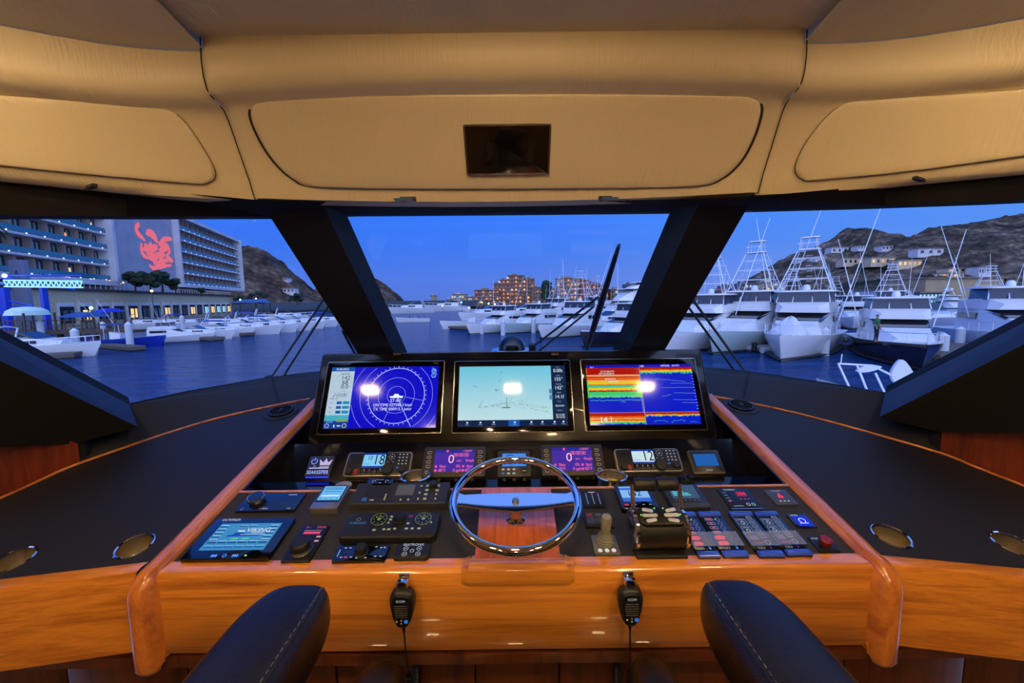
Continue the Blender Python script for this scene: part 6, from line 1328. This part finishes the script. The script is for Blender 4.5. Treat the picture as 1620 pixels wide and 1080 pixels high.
b = MB(); b.tube(smoothloop([(-1.3,-.6,.25),(.6,-.6,.25),(1.3,0,.35),(.6,.6,.25),(-1.3,.6,.25)],4,False), .26, 10); b.build('tube', mat('hypalon',(165,170,178),.6), t); b = MB(); b.box(-.3,0,.15,1.9,1.0,.08); b.build('floorboard', GREYP, t); b = MB(); b.box(-1.45,0,.5,.3,.35,.7,.05); b.build('outboard_motor', BLKP, t)
# near bow with rail, right window; the raised pale blade stands for a reflection
p = U(1390, 640, Y=7.0); t = thing('small_open_boat', 'bow of a small boat with white rails just below the right window', 'boat', Matrix.Translation(U(1385,625,Y=9)))
def L9(px, py, Y=9): return U(px, py, Y=Y)-PM[t.name].to_translation()
b = MB(); 
for P in (((1326,575),(1380,578),(1420,598),(1432,618)),((1326,575),(1345,615)),((1356,578),(1372,618)),((1385,590),(1400,622)),((1326,575),(1330,575),(1332,560))): b.tube([L9(*q) for q in P], .024 if len(P) != 3 else .012, 6)
b.build('bow_rail', PIPE, t, 30); b = MB(); n0 = L9(1322,607); n1 = L9(1440,640); b.loft([[n0+V((0,-.4,0)), n0+V((0,.6,.02)), n1+V((0,1.0,0)), n1+V((0,-1.0,0))],[n0+V((.1,-.3,-.4)), n0+V((.1,.5,-.4)), n1+V((0,.9,-.6)), n1+V((0,-.9,-.6))]]); fixn(b.build('hull', HULLW, t, 20))
for c_, w_, h_, a_, nm in (((1374,582),.28,.08,-.2,'flat_paddle'),((1427,589),.26,.30,.0,'raised_paddle')):
    q = L9(*c_); b = MB(); b.M = Matrix.Translation(q) @ Matrix.Rotation(a_,4,'Y'); P_ = smoothloop([(-w_,0),(-w_*.3,h_),(w_*.5,h_*.5),(w_,-h_*.4),(w_*.3,-h_),(-w_*.6,-h_*.8)],4)
    b.loft([[(x,-.03,y) for x,y in P_],[(x,.03,y) for x,y in P_]]); b.build(nm, mat('paddle_pale',(190,195,215),.5), t, 30)
# launch with passengers in mid channel
p = gw(656, 509); t = thing('passenger_launch', 'small open launch with passengers crossing the channel', 'boat', (p.x,p.y,SEA)); t.rotation_euler = (0,0,radians(185))
fixn(hull(7.5,2.0,.75,HULLW).build('hull', None, t, 30)); b = MB()
for x in (-2,-1,0,1): b.box(x,0,.6,.3,1.6,.08)
b.build('bench', HULLW, t, 0)
PER = None
def person(M, shirt, trousers, label, grp=None, sitting=False):
    t = thing('person', label, 'person', M, grp)
    b = MB(); sk = mat('skin',(170,120,95),.6)
    def ringz(z, rx, ry, x=0, y=0): return [(x+rx*cos(2*pi*i/14), y+ry*sin(2*pi*i/14), z) for i in range(14)]
    hip = .92
    J = {'pel':(0,0,.95),'che':(0,0,1.32),'nk':(0,0,1.48),'hd':(0,.01,1.62),'hd2':(0,.01,1.72),'ls':(-.19,0,1.40),'le':(-.25,.0,1.12),'lw':(-.24,.07,.88),'lh':(-.24,.09,.79),'rs':(.19,0,1.40),'re':(.26,.02,1.12),'rw':(.22,.12,.90),'rh':(.21,.15,.81),'lk':(-.11,.02,.5),'la':(-.12,0,.09),'lf':(-.13,.16,.04),'rk':(.11,.03,.5),'ra':(.13,0,.09),'rf':(.14,.16,.04),'lhp':(-.09,0,.88),'rhp':(.09,0,.88)}
    if sitting: J.update({'lk':(-.11,.4,.9),'la':(-.12,.42,.5),'lf':(-.12,.55,.46),'rk':(.11,.4,.9),'ra':(.12,.42,.5),'rf':(.12,.55,.46)})
    E = [('pel','che'),('che','nk'),('nk','hd'),('hd','hd2'),('che','ls'),('ls','le'),('le','lw'),('lw','lh'),('che','rs'),('rs','re'),('re','rw'),('rw','rh'),('pel','lhp'),('lhp','lk'),('lk','la'),('la','lf'),('pel','rhp'),('rhp','rk'),('rk','ra'),('ra','rf')]
    rad = {'pel':.15,'che':.17,'nk':.06,'hd':.105,'hd2':.07,'ls':.07,'le':.045,'lw':.035,'lh':.045,'rs':.07,'re':.045,'rw':.035,'rh':.045,'lk':.065,'la':.045,'lf':.035,'rk':.065,'ra':.045,'rf':.035,'lhp':.1,'rhp':.1}
    ks = list(J); me = bpy.data.meshes.new('body'); me.from_pydata([J[k] for k in ks], [(ks.index(a), ks.index(c)) for a, c in E], []); o = bpy.data.objects.new('body', me); COL.objects.link(o)
    sm = o.modifiers.new('s','SKIN'); 
    if not me.skin_vertices: me.attributes.new('skin','FLOAT','POINT') if False else None
    bpy.context.view_layer.update()
    for i, k in enumerate(ks): me.skin_vertices[0].data[i].radius = (rad[k], rad[k]*.8); me.skin_vertices[0].data[i].use_root = (k == 'pel')
    ss = o.modifiers.new('u','SUBSURF'); ss.levels = 1; bpy.context.view_layer.update(); dg = bpy.context.evaluated_depsgraph_get(); m2 = bpy.data.meshes.new_from_object(o.evaluated_get(dg)); o.modifiers.clear(); o.data = m2
    for q in (sk, shirt, trousers, mat('hair_dark',(20,16,14),.8)): m2.materials.append(q)
    for f in m2.polygons:
        c = f.center; f.use_smooth = True
        f.material_index = 3 if (c.z > 1.62 and c.y < .06) or c.z > 1.72 else (1 if .95 < c.z < 1.5 and not (abs(c.x) > .2 and c.z < 1.12) else (2 if c.z <= .95 and abs(c.x) < .2 and c.z > .1 else 0))
    o.parent = t; return t
GRN = mat('green_jacket',(30,90,60),.8); NAV = mat('dark_trousers',(24,26,40),.8)
try:
    q = U(1385, 541, Y=gw(1412,563).y-5.0)
    person(Matrix.Translation(q) @ Matrix.Rotation(radians(200),4,'Z') , GRN, NAV, 'person in green top and dark trousers standing on the dark hulled boat')
    for i, (x, y) in enumerate(((-2.1,.3),(-1.1,-.3),(0,.2),(1,-.2))):
        person(Matrix.Translation(V((p.x-x, p.y+y, SEA-.05))) @ Matrix.Rotation(radians(95),4,'Z') @ Matrix.Scale(.9,4), mat('shirt_%d' % i, ((150,60,50),(40,50,80),(170,170,170),(30,30,36))[i],.8), NAV, 'person seated in the small channel launch, '+('at the stern end','second from the stern','third from the stern','nearest the bow')[i], 'launch passengers', True)
except Exception as ex:
    print('PERSON', ex)
# ------------------------------------------------------------------ town beyond the marina
CRM_ = tint((168,150,134),'slab_render')
def block(name, label, px0, px1, pyt, pyb, Y, wall, nx, nz, lit, steps=None, grp=None, cat='building', lits=(0,1,2), dp=12):
    a = U((px0+px1)/2, pyb, Y=Y); s_ = Y/ray(810,475).y*1.0; wd_ = abs(U(px1,pyb,Y=Y).x-U(px0,pyb,Y=Y).x); ht = U((px0+px1)/2,pyt,Y=Y).z-a.z
    t = thing(name, label, cat, (a.x, a.y, a.z), grp); b = MB(); S = steps or [(0,1,1)]
    for x0, x1, hh in S: b.box((x0+x1)/2*wd_-wd_/2, dp/2, ht*hh/2-1, (x1-x0)*wd_, dp, ht*hh+2)
    b.build('wall', wall, t, 0); b = MB()
    for x0, x1, hh in S: b.box((x0+x1)/2*wd_-wd_/2, dp/2-.3, ht*hh+.2, (x1-x0)*wd_+.6, dp+1.2, .5)
    b.build('roof', mat('roof_'+wall.name, (120,108,104),.8), t, 0)
    if name == 'apartment_building' and nz > 2:
        b = MB()
        for x0, x1, hh in S:
            for j in range(nz):
                if (j+.1)/nz < hh: b.box((x0+x1)/2*wd_-wd_/2, -.3, ht*(j+.12)/nz, (x1-x0)*wd_*.92, 1.2, .35)
        b.build('balcony_slab', CRM_, t, 0)
        b = MB(); 
        for x0, x1, hh in S: b.box((x0*.6+x1*.4)*wd_-wd_/2, dp/2, ht*hh+1, (x1-x0)*wd_*.3, 4, 1.6)
        b.build('roof_hut', wall, t, 0)
    for i in range(nx):
        fx = (i+.5)/nx; hh = max([h for x0, x1, h in S if x0 <= fx <= x1] or [1])
        for j in range(nz):
            fz = (j+.5)/nz
            if fz > hh-.3/nz: continue
            b = MB(); b.m(LITW[lits[random.randrange(len(lits))]] if random.random() < lit else GLS); b.box(fx*wd_-wd_/2, -.05, ht*fz, wd_/nx*.38, .3, ht/nz*.42); b.build('window', None, t, 0)
        
    return t
TER = tint((140,96,80),'terracotta_render'); BRN = tint((150,124,104),'ochre_render'); RDB = tint((160,84,74),'red_render'); GRB = tint((96,110,120),'grey_render'); CRM = tint((190,176,150),'cream_render'); BGE = tint((156,140,112),'beige_render')
TG = 'town buildings beyond the marina'
block('apartment_building','low terracotta block with lit windows at the left end of the hillside flats',751,790,459,480,300,TER,7,4,.55,grp=TG)
block('apartment_building','tallest stepped terracotta flats with warm lit windows in the centre window',781,846,436,480,310,TER,10,7,.5,[(0,.15,.72),(.15,.35,.85),(.35,.75,1),(.75,1,.88)],grp=TG)
block('apartment_building','lower ochre flats joining the tallest block to the next',842,884,452,480,305,BRN,7,5,.45,[(0,.4,.9),(.4,.6,1),(.6,1,.8)],grp=TG)
block('apartment_building','ochre flats with flat roof left of the upright wiper',881,918,440,480,300,BRN,7,6,.5,grp=TG)
block('apartment_building','red flats with warm windows behind the upright wiper',915,948,443,480,300,RDB,6,5,.4,[(0,.5,1),(.5,1,.85)],grp=TG)
block('apartment_building','grey block with lit windows beside the right mullion',992,1008,450,478,260,GRB,4,5,.4,grp=TG)
block('apartment_building','pale low white buildings left of the hillside flats',706,738,466,486,340,CRM,8,3,.4,[(0,.3,.6),(.3,1,1)],lits=(1,3),grp=TG)
block('apartment_building','small white tower house in the far left of the centre window',682,688,468,488,340,CRM,2,4,.3,lits=(1,3),grp=TG)
block('apartment_building','low pale row of houses at the far shore, centre window',660,682,479,489,330,CRM,7,2,.4,lits=(1,3),grp=TG)
for i_, (x0, x1, y0, c_, l_) in enumerate(((640,652,482,CRM,'white cottage at the leftmost end of the far shore'),(690,704,478,BRN,'ochre house right of the small tower house, far shore'),(738,750,470,CRM,'pale house touching the terracotta flats on their left'),(948,962,452,TER,'terracotta house behind the upright wiper tip boats'),(966,990,458,BRN,'ochre flats left of the big motor yacht'))):
    block('apartment_building', l_, x0, x1, y0, 489 if i_ < 3 else 480, 335 if i_ < 3 else 290, c_, 4, 3, .4, lits=(0,1,3), grp=TG)
block('apartment_building','reddish block peeking out right of the right mullion',1138,1166,455,482,250,TER,6,5,.4,[(0,.4,.8),(.4,.65,1.1),(.65,1,.8)],grp=TG)
block('apartment_building','grey modern flats behind the second towered sportfisher',1160,1195,449,478,240,GRB,6,4,.35,[(0,.3,.7),(.3,1,1)],lits=(1,3),grp=TG)
block('apartment_building','white flats with bands of windows above the tarpaulin boat',1206,1240,447,472,235,CRM,6,4,.2,lits=(1,3),grp=TG)
block('warehouse','large windowless beige hall on the right shore',1462,1585,440,472,172,BGE,0,1,.0,lits=(3,),dp=20)
block('shop_building','low building with bright cyan lit windows below the beige hall',1452,1500,463,482,156,GRB,8,2,.8,lits=(3,),cat='building')
block('shop_building','low building with cyan windows at the far right edge',1590,1640,448,480,185,GRB,6,3,.5,lits=(3,),cat='building')
block('boat_shed','boxy pale boat shed with dark mouth behind the dark hulled boat',1384,1440,459,492,130,WHB,4,2,.1,lits=(3,),dp=10)
for i, (x0, x1, y0, y1, w_, lb) in enumerate(((1315,1342,391,400,WHB,'long white retaining wall house near the hill top'),(1357,1370,389,394,WHB,'small white house right of the retaining wall, hill top'),(1395,1412,389,395,WHB,'pale house on the saddle of the right hill'),(1452,1492,393,403,WHB,'white wedge shaped villa high on the right slope'),(1334,1372,408,418,CRM,'left villa of the lit row on the hill'),(1378,1415,407,418,CRM,'middle villa of the lit row on the hill'),(1420,1458,411,422,CRM,'right villa of the lit row on the hill'),
        (1480,1525,432,439,CRM,'long lit villa above the beige hall'),(1548,1568,422,434,WHB,'small villa above the beige hall on the right'),(1262,1276,408,414,WHB,'small house on the left shoulder of the right hill'),(1290,1300,407,411,WHB,'tiny house left of the villa row'),(1412,1462,440,452,GRB,'grey terrace house below the villa row'),(1500,1545,424,431,CRM,'villa under the ridge at the right'))):
    c = hr.at((x0+x1)/2, y1-1); Y = max(190, c.y-4)
    block('hillside_house', lb, x0, x1, y0, y1, Y, w_, 5 if i > 3 else 3, 1 if i != 11 else 2, .6 if i in (4,5,6,7,11,12) else .0, grp='houses on the right hill', lits=(0,1), dp=8)
c = hl.at(451, 461); block('hillside_house','white house low on the rocky left hill',448,466,456,463,c.y-3,WHB,3,1,0,lits=(1,),dp=6); c = hl.at(451,442); block('hillside_house','tiny pale house half way up the rocky left hill',447,455,440,444,c.y-3,WHB,2,1,0,lits=(1,),dp=6)
# trees
LEAF = mat('dusk_foliage', (30,52,34), .9, bump=.6, bs=3, var=.5); TRK = mat('tree_bark',(64,50,40),.9)
def tree(px, pyt, pyb, Y, label, grp, wd_=1.0, seed=0):
    rnd = random.Random(seed); a = U(px, pyb, Y=Y); ht = U(px, pyt, Y=Y).z-a.z; t = thing('tree', label, 'tree', (a.x,a.y,a.z), grp)
    b = MB(); b.tube([(0,0,-.5),(ht*.03,0,ht*.3),(0,0,ht*.6)], [ht*.05,ht*.035,ht*.02], 7)
    for k in range(4): an = rnd.uniform(0,6.28); b.tube([(ht*.02,0,ht*.35),(ht*.3*cos(an)*wd_,ht*.3*sin(an)*wd_,ht*.7)], [ht*.025,ht*.01], 5)
    b.build('trunk', TRK, t); b = MB()
    for k in range(16):
        an = rnd.uniform(0,6.28); r = ht*.42*wd_*sqrt(rnd.random()); z = ht*rnd.uniform(.28,.9); R = ht*rnd.uniform(.13,.22); bb = len(b.v); b.ball((r*cos(an),r*sin(an),z), R, 10, 7, (1.15,1.15,.75))
        for i in range(bb, len(b.v)): p = V(b.v[i]); c0 = V((r*cos(an),r*sin(an),z)); b.v[i] = c0+(p-c0)*(1+.45*noise.noise(p*3.1/ht*4))
    b.build('crown', LEAF, t, 0); return t
TRS = 'terrace and shore trees'
for i, (px, yt, yb, Y, w_, lb) in enumerate(((214,430,461,86,1.1,'broad dark tree on the terrace, left below the mural'),(238,429,461,88,.9,'tree on the terrace in the middle below the mural'),(257,426,461,92,.8,'taller tree on the terrace below the mural'),(278,440,462,95,1.0,'low tree at the right end of the terrace'),(318,455,466,110,1.2,'small tree under the far hotel wing'),(864,445,478,296,.22,'dark pointed tree between the hillside flats'),(1172,472,490,150,1.2,'dark shore tree left in the right window'),(1330,478,496,150,1.5,'dark shore tree behind the tarpaulin boat'),(1596,466,492,150,1.3,'dark tree near the far right edge'),
        (668,478,489,320,1.6,'bush on the far shore in the centre window'),(648,480,490,320,1.6,'leftmost far shore bush in the centre window'),(405,462,484,160,1.6,'dark tree at the foot of the left hill'),(380,466,482,150,1.3,'tree right of the far hotel wing'),(470,464,480,170,1.6,'dark tree at the foot of the left hill, near the wiper'),(100,430,452,80,1.0,'leafy tree in front of the near hotel wing'))):
    tree(px, yt, yb, Y, lb, TRS, w_, i)
def palm(px, pyt, pyb, Y, label):
    a = U(px, pyb, Y=Y); ht = U(px, pyt, Y=Y).z-a.z; t = thing('palm_tree', label, 'tree', (a.x,a.y,a.z), 'palms on the waterfront'); b = MB(); b.tube([(0,0,0),(.15,0,ht*.5),(0,0,ht*.85)], [.25,.18,.15], 7); b.build('trunk', TRK, t)
    for k in range(12):
        an = 2*pi*k/12; b = MB(); R = []
        for i in range(7): q = i/6; r = ht*.32*q; z = ht*.87+ht*.16*sin(q*2.6)-ht*.12*q*q; w_ = .3*sin(pi*(.1+.85*q)); d = V((cos(an),sin(an),0)); n = V((-sin(an),cos(an),0)); R.append([V((0,0,z))+d*r+n*w_-V((0,0,.12)), V((0,0,z))+d*r, V((0,0,z))+d*r-n*w_-V((0,0,.12))])
        b.grid(R); b.build('frond', LEAF, t, 0)
palm(-22, 352, 470, 40, 'big palm at the far left edge in front of the hotel'); palm(693,476,490,330,'small palm on the far shore, centre window'); palm(1585,440,475,180,'palm beside the beige hall')
# shore strips and lamps
b = MB()
for a, c in ((gw(560,489.5),gw(1010,484)),): b.add([a, c, c+V((0,250,1)), a+V((0,250,1)), a+V((0,0,.8)), c+V((0,0,.8))], [(0,1,5,4),(4,5,2,3)])
o = b.build('shore_far', mat('shore_ground',(44,48,44),.9), smooth=0); struct(o)
b = MB(); a = V((60,150,SEA)); c = V((330,150,SEA)); b.add([a,c,c+V((0,80,6)),a+V((0,80,6)),a+V((0,0,1.4)),c+V((0,0,1.4))], [(0,1,5,4),(4,5,2,3)]); o = b.build('shore_right', mat('shore_ground',(44,48,44),.9), smooth=0); struct(o)
b = MB(); a = V((-150,160,SEA)); c = V((-20,190,SEA)); b.add([a,c,c+V((0,80,5)),a+V((0,80,5)),a+V((0,0,1.4)),c+V((0,0,1.4))], [(0,1,5,4),(4,5,2,3)]); o = b.build('shore_left', mat('shore_ground',(44,48,44),.9), smooth=0); struct(o)
LAMPS = [(144,487,45,'cyan',.22,'bright cyan lamp over the left quay kiosk'),(380,474,100,'cyan',.25,'cyan lamp above the back row boats, left window'),(405,472,110,'white',.22,'white lamp at the foot of the left hill'),(240,460,80,'warm',.3,'warm lamp on the hotel terrace below the trees'),(730,478,150,'cyan',.32,'cyan lamp at the left of the distant boat towers'),(762,478,140,'green',.3,'greenish lamp over the work dock'),(773,480,140,'cyan',.35,'large cyan lamp over the work dock'),(783,481,140,'white',.3,'white lamp beside the work dock lamps'),(808,483,150,'cyan',.25,'cyan lamp in the middle of the centre row'),(880,478,150,'green',.25,'green lamp right in the centre row'),(742,487,150,'white',.3,'low white lamp among distant boats'),
 (1260,472,120,'green',.22,'yellow green lamp left of the tarpaulin boat'),(1324,471,110,'green',.35,'twin yellow green lamp at the middle of the right shore'),(1330,470,110,'green',.3,'smaller yellow green lamp next to the twin lamp'),(1585,479,110,'cyan',.5,'big cyan lamp near the right edge'),(1446,483,105,'cyan',.4,'cyan lamp behind the near piles'),(1462,484,105,'white',.3,'white lamp behind the near piles'),(1500,486,105,'red',.25,'red lamp under the large yacht'),(1532,485,105,'red',.22,'small red lamp right of the large yacht'),(1560,487,105,'cyan',.25,'cyan lamp at the far dock, right'),(1480,482,105,'green',.22,'green lamp on the far dock'),(700,484,160,'warm',.3,'warm lamp on the far shore'),(950,486,120,'warm',.25,'warm lamp behind the upright wiper')]
CC = {'cyan':(120,230,255),'white':(235,240,255),'warm':(255,180,90),'green':(170,240,120),'red':(255,60,60)}
for px, py, Y, c_, r, lb in LAMPS:
    p = U(px, py, Y=Y); t = thing('dock_lamp', lb, 'lamp', (p.x,p.y,SEA), 'harbour lamps'); b = MB(); b.tube([(0,0,.3),(0,0,p.z-SEA)], .06, 6); b.build('post', GREYP, t); b = MB(); b.m(glow(CC[c_],9,.5)); b.ball((0,0,p.z-SEA), r*.8, 10, 6); b.build('globe', None, t)
# waterfront kiosks and awnings on the left quay
for i, (x0, x1, yt, yb, Y, top, lb) in enumerate(((0,42,485,520,44,(200,225,215),'pale domed canopy at the left edge of the quay'),(96,140,494,520,52,(40,80,150),'blue awning over timber decking on the left quay'),(148,168,488,508,58,(30,60,200),'tall blue kiosk with lamp on the quay'),(366,420,473,492,105,(50,90,150),'blue pitched marquee at the foot of the left hill'))):
    a = U((x0+x1)/2, yb, Y=Y); ht = U((x0+x1)/2, yt, Y=Y).z-a.z; wd_ = U(x1,yb,Y=Y).x-U(x0,yb,Y=Y).x; t = thing('market_canopy', lb, 'canopy', (a.x,a.y,a.z)); b = MB()
    for x in (-.45,.45):
        for y in (0,3): b.box(x*wd_, y, ht*.35-.6, .15,.15,ht*.7+1.2)
    b.build('post', GREYP, t, 0); b = MB()
    if i == 0: b.loft([[(wd_*.5*k*cos(2*pi*j/16), 1.5+2*k*sin(2*pi*j/16), z) for j in range(16)] for k, z in ((1,ht*.6),(.9,ht*.8),(.6,ht*.95),(.1,ht))])
    else: b.loft([[(-wd_/2,-.6,ht*.7),(wd_/2,-.6,ht*.7),(wd_/2,3.4,ht*.7),(-wd_/2,3.4,ht*.7)],[(-wd_*.2,1,ht),(wd_*.35,1,ht),(wd_*.35,2,ht),(-wd_*.2,2,ht)]])
    b.build('roof', mat('canopy_%d' % i, top, .7), t, 20)
p = U(90,520,Y=47); t = thing('timber_deck_rail', 'dark timber boardwalk with crossed railings behind the blue hulled boat', 'railing', (p.x,p.y,SEA)); b = MB()
for k in range(16): b.box(-7+k*1.0, 0, 2.2, .1,.1,1.2)
for z in (1.7,2.2,2.8): b.box(.5,0,z,15.5,.08,.09)
b.build('rail', mat('timber_dark',(84,62,48),.8), t, 0); b = MB(); b.box(.5,1,1.35,16,2.6,.3)
for k in range(8): b.box(-7+k*2.1,1,.5,.3,.3,1.6)
b.build('deck', mat('timber_dark',(84,62,48),.8), t, 0)
